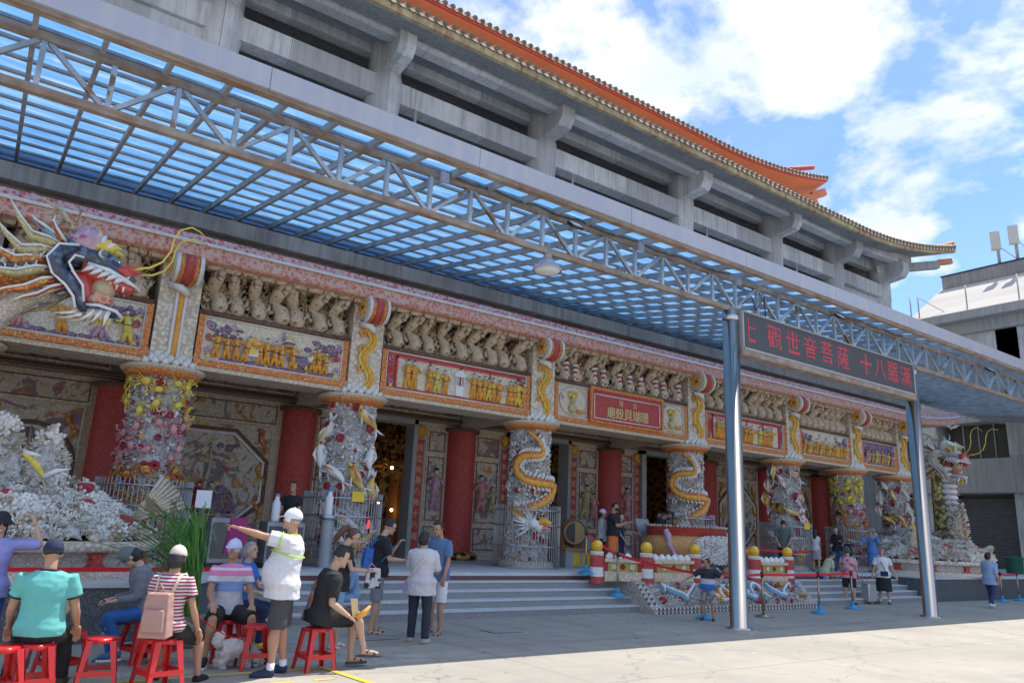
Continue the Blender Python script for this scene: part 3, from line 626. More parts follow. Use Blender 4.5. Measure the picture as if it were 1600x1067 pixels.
for i, (a, b) in enumerate(bays):
    x0, x1 = a+.42, b-.42; w = x1-x0
    m = MB(); m.box(a+.2, b-.2, 14.5, 15.3, 4.22, 4.305, 0); m.box(x0, x1, 14.55, 15.2, 4.305, 5.36, 0); m.build('beam', CREAM, PORCH)
    m = MB(); m.box(x0-.02, x1+.02, 14.46, 14.53, 4.31, 4.42); m.box(x0-.02, x0+.09, 14.465, 14.54, 4.42, 5.29); m.box(x1-.09, x1+.02, 14.465, 14.54, 4.42, 5.29)
    m.build('orange_band', ORNG, PORCH)
    m = MB()
    for z in (4.44, 5.26): m.tube([(x0+.1, 14.49, z), (x1-.1, 14.49, z)], .02, 6, 0)
    m.tube([(x0+.1, 14.49, 4.44), (x0+.1, 14.49, 5.26)], .018, 6, 0); m.tube([(x1-.1, 14.49, 4.44), (x1-.1, 14.49, 5.26)], .018, 6, 0)
    m.build('shell_rope', ROPE, PORCH)
    m = MB(); m.tube([(x0, 14.47, 5.325), (x1, 14.47, 5.325)], .045, 8); m.build('brown_rope', BROWN, PORCH)
    redf = i in (2, 4)
    m = MB(); m.box(x0+.1, x1-.1, 14.515, 14.55, 4.45, 5.25); m.build('panel', (RED if redf else BACK) if i != 6 else PURP, PORCH)
    if i == 3: continue
    # scenery of the relief
    m = MB()
    if redf:
        m2 = MB(); m2.box(x0+.35, x1-.35, 14.49, 14.52, 4.50, 5.16); m2.build('inner_panel', BACK, PORCH)
        for k in range(5): xx = x0+.35+(w-.7)*k/4; m.box(xx-.02, xx+.02, 14.465, 14.49, 4.5, 5.18, 1)
        m.box(x0+.33, x1-.33, 14.465, 14.49, 5.14, 5.18, 1)
    else:
        cloud_patch(m, (x0+x1)/2, 4.49, w-.4, .06, 14.5, int(w*14), 0)
        cloud_patch(m, x1-.5, 5.0, .7, .3, 14.5, 16, 0); cloud_patch(m, x0+.45, 5.05, .6, .25, 14.5, 14, 0)
        for k in range(int(w*2)): scroll(m, rnd.uniform(x0+.3, x1-.3), rnd.choice([rnd.uniform(5.0, 5.15), 4.55]), .07, 14.49, 1.3, rnd.choice([-1, 1]), 2, .013)
    for sx, sg in ((x0+.22, 1), (x1-.22, -1)):
        for z in (4.6, 4.86, 5.1): scroll(m, sx, z, .075, 14.49, 1.4, sg, 2 if z != 4.86 else 1, .018, a0=pi/2)
        m.prism([(sx-.05, 14.50, 4.47), (sx+.05, 14.50, 4.49), (sx+.01, 14.50, 4.57)], (0, -.03, 0), 3)
    m.build('relief_scenery', [PURP, REDP, LILAC, YELL], PORCH)
    if i == 0:
        for k, (fx, ln, ar) in enumerate(((.35, .1, .3), (1.0, -.15, 1), (1.55, .1, .8), (2.0, -.1, 1.2))): relief_figure(x0+fx, 4.50, .58, [PINKC, GOLD, LILAC, YELL][k], ln, ar)
    elif i == 1:
        for k, fx in enumerate((.35, .55, .72, .9, 1.2, 1.32, 1.48, 1.62, 1.85, 2.25, 2.38, 2.52, 2.78)):
            if fx < x1-x0-.2: relief_figure(x0+fx, 4.50-.0*k, .50 if fx < 2.6 else .36, GOLD, rnd.uniform(-.08, .12), rnd.uniform(-.3, .9))
        m = MB(); cx_ = x0+1.04       # palanquin, carp-shaped beast, lantern
        m.box(cx_-.11, cx_+.11, 14.42, 14.5, 4.62, 4.86, 0); m.prism([(cx_-.17, 14.4, 4.86), (cx_+.17, 14.4, 4.86), (cx_, 14.4, 5.0)], (0, .1, 0), 1); m.box(cx_-.07, cx_+.07, 14.41, 14.43, 4.66, 4.82, 2)
        m.ball((x0+2.03, 14.46, 4.68), .2, .06, .12, 12, 8, 3); m.ball((x0+2.2, 14.44, 4.78), .08, .06, .09, 10, 7, 0); m.tube([(x0+1.9, 14.45, 4.52), (x0+1.92, 14.45, 4.62)], .03, 6, 2); m.tube([(x0+2.12, 14.45, 4.52), (x0+2.12, 14.45, 4.62)], .03, 6, 2)
        for q in range(4): m.cyl((x0+1.72, 14.45, 4.92+q*.05), (x0+1.72, 14.45, 4.965+q*.05), .09, n=10, mi=[1, 3, 0, 2][q])
        m.build('relief_procession', [WHITE, GOLD, YELL, PURP], PORCH)
    elif i in (2, 4):
        xs = [.6, .75, 1.15, 1.38, 1.6, 2.35, 2.5, 2.62, 2.78, 2.92, 3.05, 3.4, 3.52, 3.66, 3.78] if i == 2 else [.5, .62, .74, .86, 1.5, 1.85, 2.0, 2.15, 2.6, 2.75, 2.88, 3.0, 3.12]
        for k, fx in enumerate(xs): relief_figure(x0+fx, 4.50, .60 if i == 2 else .56, YELL if k % 5 == 3 else GOLD, rnd.uniform(-.05, .05), rnd.uniform(-.5, .6))
        if i == 2:
            m = MB(); cx_ = x0+1.97
            m.box(cx_-.15, cx_+.15, 14.44, 14.5, 4.95, 5.0); m.box(cx_-.12, cx_+.12, 14.45, 14.5, 4.70, 4.74)
            for q in (-.11, -.04, .04, .11): m.cyl((cx_+q, 14.45, 4.74), (cx_+q, 14.45, 4.95), .013, n=6)
            m.prism([(cx_-.19, 14.42, 5.0), (cx_+.19, 14.42, 5.0), (cx_, 14.42, 5.10)], (0, .1, 0)); m.box(cx_-.1, cx_+.1, 14.44, 14.5, 4.5, 4.7)
            m.build('relief_shrine', WHITE, PORCH)
    elif i == 5:
        for k in range(15): relief_figure(x0+.22+k*(w-.44)/14, 4.49, .46 if k % 2 else .52, YELL if k % 3 == 2 else GOLD, rnd.uniform(-.1, .1), rnd.uniform(-.5, .8))
    else:
        for k in range(10): relief_figure(x0+.22+k*(w-.44)/9, 4.49, .5, [LILAC, GOLD, BONE, YELL][k % 4], rnd.uniform(-.1, .1), rnd.uniform(-.5, .8))
# name board in the middle bay
a, b = bays[3]; x0, x1 = a+.42, b-.42; bx0, bx1 = x0+1.12, x1-1.08
NB = MB(); NB.box(bx0, bx1, 14.40, 14.52, 4.40, 5.30); nb = NB.build('name_board', RED, PORCH)
m = MB()
for q in ((bx0-.01, bx1+.01, 14.36, 14.41, 5.24, 5.32), (bx0-.01, bx1+.01, 14.36, 14.41, 4.38, 4.43), (bx0-.01, bx0+.06, 14.36, 14.41, 4.43, 5.24), (bx1-.06, bx1+.01, 14.36, 14.41, 4.43, 5.24)): m.box(*q)
m.build('board_frame', ORNG, nb)
m = MB()
for z in (4.50, 5.13): m.tube([(bx0+.13, 14.385, z), (bx1-.13, 14.385, z)], .018, 6)
for x in (bx0+.13, bx1-.13): m.tube([(x, 14.385, 4.50), (x, 14.385, 5.13)], .018, 6)
m.build('inner_rope', ROPE, nb)
m = MB(); ctr = (bx0+bx1)/2; ax = (1, 0, 0); ay = (0, 0, 1); nn = (0, -1, 0)
for k, ch in enumerate('廟殼貝瑚珊'): put_text(m, ch, (ctr+(k-2)*.315, 14.395, 4.70), .29, .30, ax, ay, nn, th=.012); put_text(m, ch, (ctr+(k-2)*.315+.008, 14.395, 4.70), .29, .30, ax, ay, nn, th=.013); put_text(m, ch, (ctr+(k-2)*.315, 14.395, 4.706), .29, .30, ax, ay, nn, th=.014)
put_text(m, '灣', (ctr-.27, 14.395, 4.99), .17, .17, ax, ay, nn, th=.012); put_text(m, '台', (ctr+.26, 14.395, 4.99), .17, .17, ax, ay, nn, th=.012)
m.build('lettering', SIGNG, nb)
m = MB()
for cx_ in ((x0+bx0)/2+.05, (x1+bx1)/2-.05):
    m.lathe((0, 0, 0), [], 3) if False else None
    pts = [(cx_+cos(2*pi*k/28)*.44, 14.49, 4.85+sin(2*pi*k/28)*.36) for k in range(28)]
    m.prism(pts, (0, .03, 0), 0)
    m.tube(pts+[pts[0]], .02, 6, 1, caps=False)
    m.ball((cx_-.05, 14.45, 4.66), .13, .07, .13, 10, 7, 2); m.cyl((cx_-.05, 14.45, 4.78), (cx_-.05, 14.45, 4.92), .05, .09, 10, 2)
    for k in range(5): m.ball((cx_-.16+k*.06, 14.43, 5.0+.05*sin(k*2)), .055, .04, .055, 8, 6, 3 if k % 2 else 4)
    for k in range(4): m.ball((cx_+.13+k*.06, 14.45, 4.60), .045, .04, .05, 8, 6, 3)
m.build('vase_medallion', [BACK, CREAM, MOTLEY, GOLD, YELL], PORCH)
# bracket sets: carved shell creatures under the eave with coral between
def creature(x, y, z, s, striped):
    m = MB(); w = lambda *p: (x+p[0]*s, y+p[1]*s, z+p[2]*s)
    m.tube([w(.02, .10, 0), w(.04, -.05, .05), w(.06, -.17, .17), w(.03, -.15, .31), w(-.06, -.02, .44), w(-.10, -.04, .56), w(-.08, -.2, .68), w(-.04, -.38, .74)], [.06*s, .13*s, .17*s, .15*s, .11*s, .13*s, .14*s, .10*s], 10, 0)
    m.ball(w(-.05, -.33, .76), .13*s, .17*s, .11*s, 10, 7, 0); m.tube([w(-.04, -.40, .74), w(-.03, -.50, .76), w(-.03, -.55, .80)], [.09*s, .075*s, .05*s], 8, 1); m.tube([w(-.04, -.40, .68), w(-.03, -.47, .66)], [.06*s, .04*s], 8, 0); [m.ball(w(sg*.08, -.30, .86), .045*s, n=8, m=6, mi=1) for sg in (-1, 1)]; [m.stub(w(sg*.10, -.2, .72+.04*k), (sg, -.3, .2), .10*s, .03*s, 1, 5) for sg in (-1, 1) for k in range(4)]
    m.ball(w(-.03, -.48, .70), .045*s, .05*s, .04*s, 8, 6, 2)
    for sg in (-1, 1):
        m.tube([w(sg*.1, -.08, .3), w(sg*.2, -.12, .24), w(sg*.26, -.14, .30), w(sg*.25, -.16, .38)], [.05*s, .045*s, .035*s, .02*s], 6, 1)
        m.tube([w(sg*.08, -.02, .1), w(sg*.2, -.1, .05), w(sg*.24, -.12, .0)], [.05*s, .045*s, .02*s], 6, 1)
        m.stub(w(sg*.07, -.2, .88), (sg*.5, .2, 1), .09*s, .025*s, 1)
    m.box(x-.2*s, x+.2*s, y-.36*s, y+.2*s, z+.88*s, z+.93*s, 1)
    if striped:
        for q in range(7): m.cyl(w(0, -.26, .04+q*.065), w(0, -.25, .105+q*.065), (.035+q*.009)*s, (.044+q*.009)*s, 10, 3 if q % 2 else 4)
    return m
cm = creature(0, 0, 0, 1, False); cms = creature(0, 0, 0, 1, True)
proto = cm.build('bracket_creature', [CREAT, BONE, PINKC, REDP, WHITE], PORCH, ); proto_s = cms.build('bracket_creature', [CREAT, BONE, PINKC, REDP, WHITE], PORCH)
used = [False, False]; off = ORG[PORCH.name]
for q in (proto, proto_s):
    for v in q.data.vertices: v.co += off
for i, (a, b) in enumerate(bays):
    n = [7, 7, 9, 10, 9, 8, 7][i]; st = i == 3
    for k in range(n):
        x = a+.5+(b-a-1.0)*(k+.5)/n
        src = proto_s if st else proto
        if not used[st]: o = src; used[st] = True
        else: o = src.copy(); COL.objects.link(o); o.parent = PORCH
        o.location = Vector((x, 14.72, 5.36))-off; o.rotation_euler = (rnd.uniform(-.08, .08), 0, rnd.uniform(-.6, .35)); q = rnd.uniform(.80, .98); o.scale = (q*rnd.uniform(.9, 1.1), q, .96*rnd.uniform(.93, 1.02))
    m = MB(); tufts(m, a+.45, b-.45, 14.80, 5.38, 5.9, int((b-a)*60), .15, .022, 0, 1.2); tufts(m, a+.45, b-.45, 14.86, 5.9, 6.15, int((b-a)*26), .10, .022, 0, 1.2); tufts(m, a+.45, b-.45, 14.66, 5.37, 5.42, int((b-a)*20), .09, .02, 1, 1.2)
    tag(m.build('coral_tufts', [CREAT, BONE], PORCH), kind='stuff')
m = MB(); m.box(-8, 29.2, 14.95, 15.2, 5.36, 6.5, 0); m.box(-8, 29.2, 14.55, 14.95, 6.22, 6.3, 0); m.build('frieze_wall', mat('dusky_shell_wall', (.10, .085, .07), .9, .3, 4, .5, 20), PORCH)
m = MB()
for k in range(90):
    x = -1+k*.335; m.cyl((x, 14.3, 6.17), (x+.3, 14.3, 6.17), .06, n=6)
m.build('soffit_moulding', CREAT, PORCH)
# pink eave with upturned end
XP = [-10, 14]+[28+.3*k for k in range(18)]
zp = lambda x: .46*max(0, (x-28.6)/4.6)**2
m = MB(); sweep(m, [(14.6, 6.16), (14.06, 6.20), (14.02, 6.24), (14.06, 6.46), (14.6, 6.5)], XP, zp); m.build('eave_band', PINK, PORCH)
m = MB(); sweep(m, [(14.5, 6.53), (14.10, 6.53), (14.14, 6.68), (14.5, 6.72)], XP, zp); m.build('upper_eave_band', ROSE, PORCH)
m = MB(); x = -4
pts = [Vector((x, 14.04, 6.495+zp(x))) for x in XP]; m.tube(pts, .035, 8); m.build('eave_rope', ROPE, PORCH)
m = MB(); tufts(m, 31.6, 33.0, 14.2, 6.35, 6.6, 20, .15, .03); m.build('eave_end_coral', [WHITE], PORCH)
for j, x in enumerate(CX):
    m = MB(); m.box(x-.36, x+.36, 14.44, 15.2, 4.3, 6.2); m.build('pilaster', CREAMB, PORCH)
    m = MB()                                   # gilded ribbon down the pilaster
    n = 26; pts = []; rr = []
    for k in range(n):
        t = k/(n-1); pts.append((x+.02+(0 if j < 2 else .11*sin(t*pi*3.3)), 14.37, 4.36+t*1.35)); rr.append(.05)
    m.tube(pts, rr, 8, 0); m.tube([(p[0]-.07, p[1]+.03, p[2]) for p in pts], .035, 6, 1); m.tube([(p[0]+.07, p[1]+.03, p[2]) for p in pts], .035, 6, 1)
    if j >= 2:
        for z in (4.75, 5.15, 5.5): scroll(m, x-.12, z, .10, 14.4, 1.2, 1, 0, .03)
    m.build('gilt_ribbon', [GOLD, YELL if j > 1 else WHITE], PORCH)
    for k, (d0, d1, r, mt) in enumerate(((-.24, -.17, .29, ROPE), (-.17, -.08, .275, ORNG), (-.08, .08, .285, RED), (.08, .17, .275, ORNG), (.17, .24, .29, ROPE))):
        m = MB(); m.cyl((x+d0, 14.20, 6.0), (x+d1, 14.20, 6.0), r, n=24); m.box(x+d0, x+d1, 14.2, 14.6, 5.72, 6.25); m.build('scroll_bracket', mt, PORCH)
    m = MB(); m.cyl((x-.27, 14.20, 6.0), (x-.24, 14.20, 6.0), .26, n=24); mm = m.build('scroll_end', CREAM, PORCH)
    m = MB()
    for q in range(5):
        aa = q*2*pi/5; m.ball((x-.28, 14.2+cos(aa)*.11, 6.0+sin(aa)*.11), .03, .07, .07, 8, 6)
    m.ball((x-.29, 14.2, 6.0), .035, .04, .04, 8, 6, 1); m.build('flower', [GOLD, BROWN], mm)
    m = MB(); m.tube([(x-.2, 14.36, 5.7), (x-.05, 14.2, 5.62), (x+.1, 14.3, 5.55)], .07, 8); m.build('shell_curl', WHITE, PORCH)
# ---------------------------------------------------------------- carved columns
def surf(x, r, a, z): return Vector((x+cos(a)*r, YC+sin(a)*r, z)), Vector((cos(a), sin(a), 0)), Vector((-sin(a), cos(a), 0))
R0 = .47
def column_coral(seed):
    q = random.Random(seed); m = MB()
    pr = [(R0-.03+.02*sin(k*1.7+seed)+.015*sin(k*.9), ZP+k*.11) for k in range(31)]
    m.lathe((0, YC, 0), pr, 36)
    m.v = [(lambda p: (p[0]*(1+.05*noise.noise(Vector(p)*5)), YC+(p[1]-YC)*(1+.05*noise.noise(Vector(p)*5)), p[2]))(p) for p in m.v]
    for _ in range(1500):
        a = q.uniform(pi*.85, pi*2.15); z = q.uniform(ZP+.02, 4.05); p, n, t = surf(0, R0-.03, a, z)
        for k in range(2):
            m.stub(p, n+t*q.uniform(-1, 1)+Vector((0, 0, q.uniform(-.8, .9))), q.uniform(.05, .11), q.uniform(.010, .02), 0 if q.random() < .75 else 1, 4)
    return m
cc_mesh = []
def crab(m, p, n, t, s, mi):
    up = n.cross(t); R = Matrix((t, up, n)).transposed(); ang = rnd.uniform(0, 6.28); R = R @ Matrix.Rotation(ang, 3, 'Z')
    m.ball(p+n*.05, .11*s, .085*s, .05*s, 10, 6, mi, R)
    for sg in (-1, 1):
        for k in range(4):
            b0 = p+n*.05+R @ Vector((sg*.08, -.05+k*.033, 0))*s; m.tube([b0, b0+R @ Vector((sg*.09, -.03+k*.02, .05))*s, b0+R @ Vector((sg*.15, -.07+k*.05, -.02))*s], [.014*s, .012*s, .006*s], 5, mi)
        b0 = p+n*.06+R @ Vector((sg*.06, .08, 0))*s; m.tube([b0, b0+R @ Vector((sg*.08, .08, .03))*s, b0+R @ Vector((sg*.03, .15, .03))*s], [.018*s, .02*s, .03*s], 6, mi)
def fish(m, p, n, t, s, ang, c1, c2):
    up = Vector((0, 0, 1)); d = (t*cos(ang)+up*sin(ang)).normalized(); sd = n.cross(d); bend = rnd.choice([-1, 1])*.05
    P = [p+d*(k*.055*s)+n*(.085+.012*abs(k))+sd*(bend*sin(k*.55)*s) for k in range(-4, 5)]
    m.tube(P, [.018*s, .052*s, .078*s, .090*s, .090*s, .078*s, .058*s, .036*s, .018*s], 10, c1, .8, up=n)
    m.tube([q+n*.028*s for q in P[1:7]], [.03*s, .055*s, .068*s, .066*s, .05*s, .02*s], 8, c2, .75, up=n)
    e = P[8]
    for sg in (-1, 1): m.tube([e-d*.03*s, e+d*.06*s+sd*sg*.04*s, e+d*.13*s+sd*sg*.10*s], [.022*s, .03*s, .006], 6, 3, .5, up=n); m.tube([P[3]+sd*sg*.06*s, P[4]+sd*sg*.13*s+d*.03*s, P[5]+sd*sg*.14*s], [.03*s, .024*s, .006], 6, 3, .4, up=n)
    m.tube([P[2]+n*.08*s, P[4]+n*.13*s, P[6]+n*.07*s], [.01, .03*s, .006], 6, 3, .4, up=n)
    for sg in (-1, 1): m.ball(P[1]+sd*sg*.035*s+n*.03*s, .014*s, mi=4, n=6, m=5)
KOI1 = mat('red_spotted_koi', (.72, .66, .60), .4, .15, 6, .5, 60, spots=(7.0, (.62, .14, .12), .52)); KOI2 = mat('golden_koi', (.76, .55, .14), .4, .2, 6, .5, 60, spots=(8.0, (.70, .25, .05), .55))
FM = [GOLD, PINKC, YELL, WHITE, DARKH, CRIM, FLAME, LILAC, KOI1, KOI2]
protoc = {}
for j, x in enumerate(CX):
    cmb = column_coral(3+j % 2) if (j % 2) not in protoc else None
    sh = MB(); sh.lathe((x, YC, 0), [(R0+.2, ZP), (R0+.2, ZP+.12), (R0+.08, ZP+.16)], 24)
    base = sh.build('column_base', CREAM, PORCH)
    if cmb:
        o = cmb.build('carved_column', [CORALG, WHITE], PORCH)
        for v in o.data.vertices: v.co += off
        protoc[j % 2] = o
    else:
        o = protoc[j % 2].copy(); COL.objects.link(o); o.parent = PORCH
    o.location = Vector((x, 0, 0))-off
    ORG[o.name] = Vector((x, 0, 0))
    face = atan2(-YC, -x)                      # towards the plaza viewers
    kind = {0: 'crab', 1: 'crab', 2: 'fish', 3: 'dragon', 4: 'dragon', 5: 'fish', 6: 'crab', 7: 'fish'}[j]
    m = MB()                                   # small shells set all over the shaft
    for _ in range(420):
        p, n, t = surf(x, R0+rnd.uniform(.0, .06), face+rnd.uniform(-1.7, 1.7), rnd.uniform(ZP+.1, 4.0)); s_ = rnd.uniform(.015, .042)
        m.ball(p, s_, s_*.7, s_*rnd.uniform(.6, 1.3), 6, 5, rnd.choice([0, 0, 0, 1, 1, 2, 3, 4, 5]))
    tag(m.build('set_shells', [WHITE, BACK, PINKC, CRIM, GOLD, LILAC], o), kind='stuff')
    m = MB()
    for _ in range(24 if kind != 'dragon' else 13):
        p, n, t = surf(x, R0+.03, face+rnd.uniform(-1.35, 1.35), rnd.uniform(1.2, 3.95))
        R_ = rnd.uniform(.045, .08)
        for k in range(7): aa = k*.9; m.ball(p+t*cos(aa)*R_*.8+Vector((0, 0, sin(aa)*R_*.8))+n*.03, R_*.55, n=7, m=5)
    m.build('crimson_shells', CRIM, o)
    if kind == 'crab':
        z = 1.15; k = 0
        while z < 3.95:
            for aa in (-1.15, -.6, -.05, .5, 1.1):
                p, n, t = surf(x, R0+.03, face+aa+rnd.uniform(-.2, .2), z+rnd.uniform(-.12, .12))
                zz = p.z; mi = 2 if zz > (3.25 if j < 4 else 2.75) else (1 if zz > 2.5 else (6 if zz > 1.7 else 1))
                m = MB(); crab(m, p, n, t, rnd.uniform(.7, .95), mi); m.build('crab', FM, o); k += 1
            z += .38
    elif kind == 'fish':
        for zz, aa, ang in ((3.75, -.5, -1.3), (3.7, .6, -1.0), (3.45, -.1, -.8), (3.35, -.9, 1.2), (2.9, .9, -1.4), (2.55, -.4, -.9), (2.5, .35, -.7), (2.25, 1.15, 1.4), (1.75, -.6, -.9), (1.6, .15, -.8), (1.35, -.3, -.7), (1.2, .8, .9), (2.9, -1.1, -1)):
            if rnd.random() < .12: continue
            p, n, t = surf(x, R0+.02, face+aa, zz); m = MB(); fish(m, p, n, t, rnd.uniform(1.15, 1.45), ang, rnd.choice([3, 9, 8, 9]), rnd.choice([8, 9, 0, 6])); m.build('carp', FM, o)
    else:
        m = MB(); f = MB(); pts = []; rr = []; N_ = 60
        for k in range(N_):
            t_ = k/(N_-1); aa = face+.1+.25*sin(t_*4+x)+.95*sin(t_*13)*(.55+.45*t_); z = 3.85-t_*2.2+.10*cos(t_*21); p, n, t = surf(x, R0+.13+.03*sin(t_*14), aa, z)
            pts.append(p); rr.append(.035+.085*min(1, t_*3)*(1 if t_ < .9 else .9))
            if k > 3: [f.stub(p+q*rr[-1]*.8, n*.5+q+t*.5, .13, .035, 0, 4, .2) for q in (Vector((0, 0, 1)), Vector((0, 0, -1)), t)]
        m.tube(pts, rr, 10, 1); m.tube([p+Vector((p.x-x, p.y-YC, 0)).normalized()*.05+Vector((0, 0, -.03)) for p in pts], [r*.72 for r in rr], 8, 0)
        for k in range(16):
            pc, n, t = surf(x, R0+.07, face+rnd.uniform(-1.1, 1.1), rnd.uniform(1.3, 3.9)); rr_ = rnd.uniform(.08, .14); sg = rnd.choice([-1, 1]); a0 = rnd.uniform(0, 6.28)
            f.tube([pc+t*cos(a0+sg*4.5*u)*rr_*(1-.7*u)+Vector((0, 0, sin(a0+sg*4.5*u)*rr_*(1-.7*u)))+n*.02 for u in [q/12 for q in range(13)]], [.022*(1-.4*q/12) for q in range(13)], 6, 0)
        m.build('coiled_body', [GOLD, mat('orange_scales', (.7, .28, .05), .4, .2, 5, cells=[(.70, .20, .03), (.76, .32, .06), (.50, .10, .02), (.80, .52, .24)], cs=20, cellbump=.9)], o); f.build('back_fins', WHITE, o)
        m = MB(); hp = pts[-1]; h, n, t = surf(x, R0+.22, face+.25, 1.75)
        m.tube([hp, (hp+h)/2+n*.1, h], [.1, .12, .13], 10, 0); m.ball(h, .17, .17, .14, 12, 8, 0)
        m.tube([h, h+t*.2+n*.1+V(0, 0, .05), h+t*.38+n*.15], [.13, .10, .05], 10, 1); m.tube([h-V(0, 0, .05), h+t*.18+n*.1-V(0, 0, .10), h+t*.34+n*.13-V(0, 0, .12)], [.09, .06, .03], 8, 2)
        m.ball(h+n*.12+V(0, 0, .1)+t*.05, .04, mi=3, n=8, m=6)
        for k in range(26):
            aa = rnd.uniform(-.9, 1.3); d = (-t*cos(aa)+V(0, 0, 1)*sin(aa)); L_ = rnd.uniform(.25, .55); pp = h-t*.05
            m.tube([pp, pp+d*L_*.5+n*.06, pp+d*L_+n*.02+V(0, 0, .06)], [.03, .022, .004], 5, 0)
        m.build('dragon_head', [WHITE, GOLD, PINKC, DARKH], o)
    # capital ring and lotus shells
    m = MB(); m.lathe((x, YC, 0), [(.48, 3.98), (.60, 4.02), (.66, 4.06), (.66, 4.10)], 32, 0); m.lathe((x, YC, 0), [(.66, 4.10), (.72, 4.13), (.74, 4.18), (.5, 4.22)], 32, 1); m.build('capital', [ORNG, CREAM], PORCH)
    m = MB()
    for row, (rr_, zz, s_) in enumerate(((.60, 4.24, .085), (.56, 4.31, .085), (.52, 4.38, .08), (.47, 4.45, .075))):
        n = 22
        for k in range(n):
            aa = 2*pi*(k+row*.5)/n
            if sin(aa) > .35: continue
            p = Vector((x+cos(aa)*rr_, YC+sin(aa)*(rr_-.05), zz))
            m.ball(p, s_*.75, s_*.75, s_, 8, 6, 0, Euler((0, .4, aa)).to_matrix()); m.stub(p, (cos(aa), sin(aa), .8), s_*1.3, s_*.3, 0, 5, .3)
    m.build('lotus_shells', WHITE, PORCH)
# ---------------------------------------------------------------- inner wall
RX = [-.6, 2.45, 6.55, 11.33, 17.08, 21.85, 25.45, 29.0]
YW = 18.2
for x in RX:
    m = MB(); m.lathe((x, 18.15, 0), [(.43, .9), (.42, 4.2)], 32); m.build('red_pillar', RED, PORCH)
    m = MB(); m.lathe((x, 18.15, 0), [(.50, 4.18), (.52, 4.21), (.52, 4.28), (.0, 4.30)], 28); m.build('pillar_collar', BROWN, PORCH)
    m = MB(); m.lathe((x, 18.15, 0), [(.56, .72), (.62, .78), (.6, .88), (.5, .93)], 28); m.build('pillar_base', GOLDIN, PORCH)
doors = [(8.2, 9.72), (13.15, 15.22), (18.68, 20.2)]
segs = [(-8, 8.0), (9.8, 13.0), (15.32, 18.55), (20.3, 29.6)]
m = MB()
for a, b in segs: m.box(a, b, YW, YW+.25, ZP, 4.4)
m.build('inner_wall', CREAM, PORCH)
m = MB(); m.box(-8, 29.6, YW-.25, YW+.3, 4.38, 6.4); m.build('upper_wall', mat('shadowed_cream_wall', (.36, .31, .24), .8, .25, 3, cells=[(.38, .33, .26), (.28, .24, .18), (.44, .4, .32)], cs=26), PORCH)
for (a, b) in doors:
    m = MB(); m.box(a-.2, a, 18.0, 18.5, ZP, 4.38); m.box(b, b+.12, 18.0, 18.5, ZP, 4.38); m.box(a-.2, b+.12, 18.0, 18.5, 4.25, 4.38); m.build('door_frame', mat('grey_stone_jamb', (.36, .37, .37), .6, .1, 5, .2, 50), PORCH)
def fpanel(x0, x1, z0, z1, mk, y=YW):
    m = MB(); m.box(x0, x1, y-.03, y-.005, z0, z1); o = m.build('mural_panel', MUR[mk], PORCH)
    m = MB(); t = .028
    for q in ((x0-t, x1+t, z0-t, z0), (x0-t, x1+t, z1, z1+t), (x0-t, x0, z0, z1), (x1, x1+t, z0, z1)): m.box(q[0], q[1], y-.05, y-.004, q[2], q[3])
    m.build('panel_frame', BROWN, o)
    m = MB(); t2 = .07
    for q in ((x0-t2, x1+t2, z0-t2, z0-t), (x0-t2, x1+t2, z1+t, z1+t2), (x0-t2, x0-t, z0-t, z1+t), (x1+t, x1+t2, z0-t, z1+t)): m.box(q[0], q[1], y-.035, y-.002, q[2], q[3])
    m.build('outer_frame', CREAMB, o); return o
def mural_figure(o, x, z, h, robe, y=YW-.03): return relief_figure(x, z, h, robe, rnd.uniform(-.04, .04), rnd.uniform(-.3, .8), y, True, o)
def couplet(x0, x1, txt):
    m = MB(); m.box(x0-.05, x1+.05, YW-.04, YW-.002, .80, 3.92, 1); m.box(x0, x1, YW-.055, YW-.04, .85, 3.87, 0); o = m.build('couplet_board', [RED, mat('blue_grey_trim', (.30, .36, .42), .6, .1)], PORCH)
    m = MB(); w = x1-x0
    for k, ch in enumerate(txt): put_text(m, ch, ((x0+x1)/2, YW-.058, 3.66-k*.295), w*.72, .20, (1, 0, 0), (0, 0, 1), (0, -1, 0), th=.006)
    m.build('gilt_characters', SIGNG, o)
    m = MB(); m.ball(((x0+x1)/2, YW-.06, 4.10), .13, .05, .13, 12, 8)
    for k in range(12):
        a = k*pi/6; m.stub(((x0+x1)/2+cos(a)*.08, YW-.05, 4.10+sin(a)*.08), (cos(a), -.4, sin(a)), .12, .03)
    m.build('lion_mask', GOLD, o)
couplet(9.88, 10.14, '尚立化身八希十八羅'); couplet(12.76, 12.98, '慈悲濟世度眾生護民'); couplet(15.44, 15.68, '佛法正身千觀朗光'); couplet(18.26, 18.5, '日照化眾心千手佛法'); couplet(7.75, 7.98, '神恩浩蕩佑四方國泰'); couplet(20.42, 20.65, '海晏河清人和民安樂')
for a, b, ks in ((10.32, 10.78, (3, 2, 4)), (11.92, 12.62, (4, 2, 3)), (15.84, 16.5, (3, 2, 1)), (17.66, 18.12, (4, 2, 3)), (7.12, 7.6, (3, 2, 4)), (20.8, 21.3, (3, 2, 4))):
    fpanel(a, b, 3.62, 4.12, ks[0]); o = fpanel(a, b, 1.75, 3.42, ks[1]); fpanel(a, b, 1.0, 1.55, ks[2])
    for k in range(2 if b-a > .5 else 1):
        xx = a+(b-a)*(k+.5)/(2 if b-a > .5 else 1)
        mural_figure(o, xx, 2.0, 1.1 if k == 0 else .85, rnd.choice([PINKC, GOLD, MOTLEY, LILAC]))
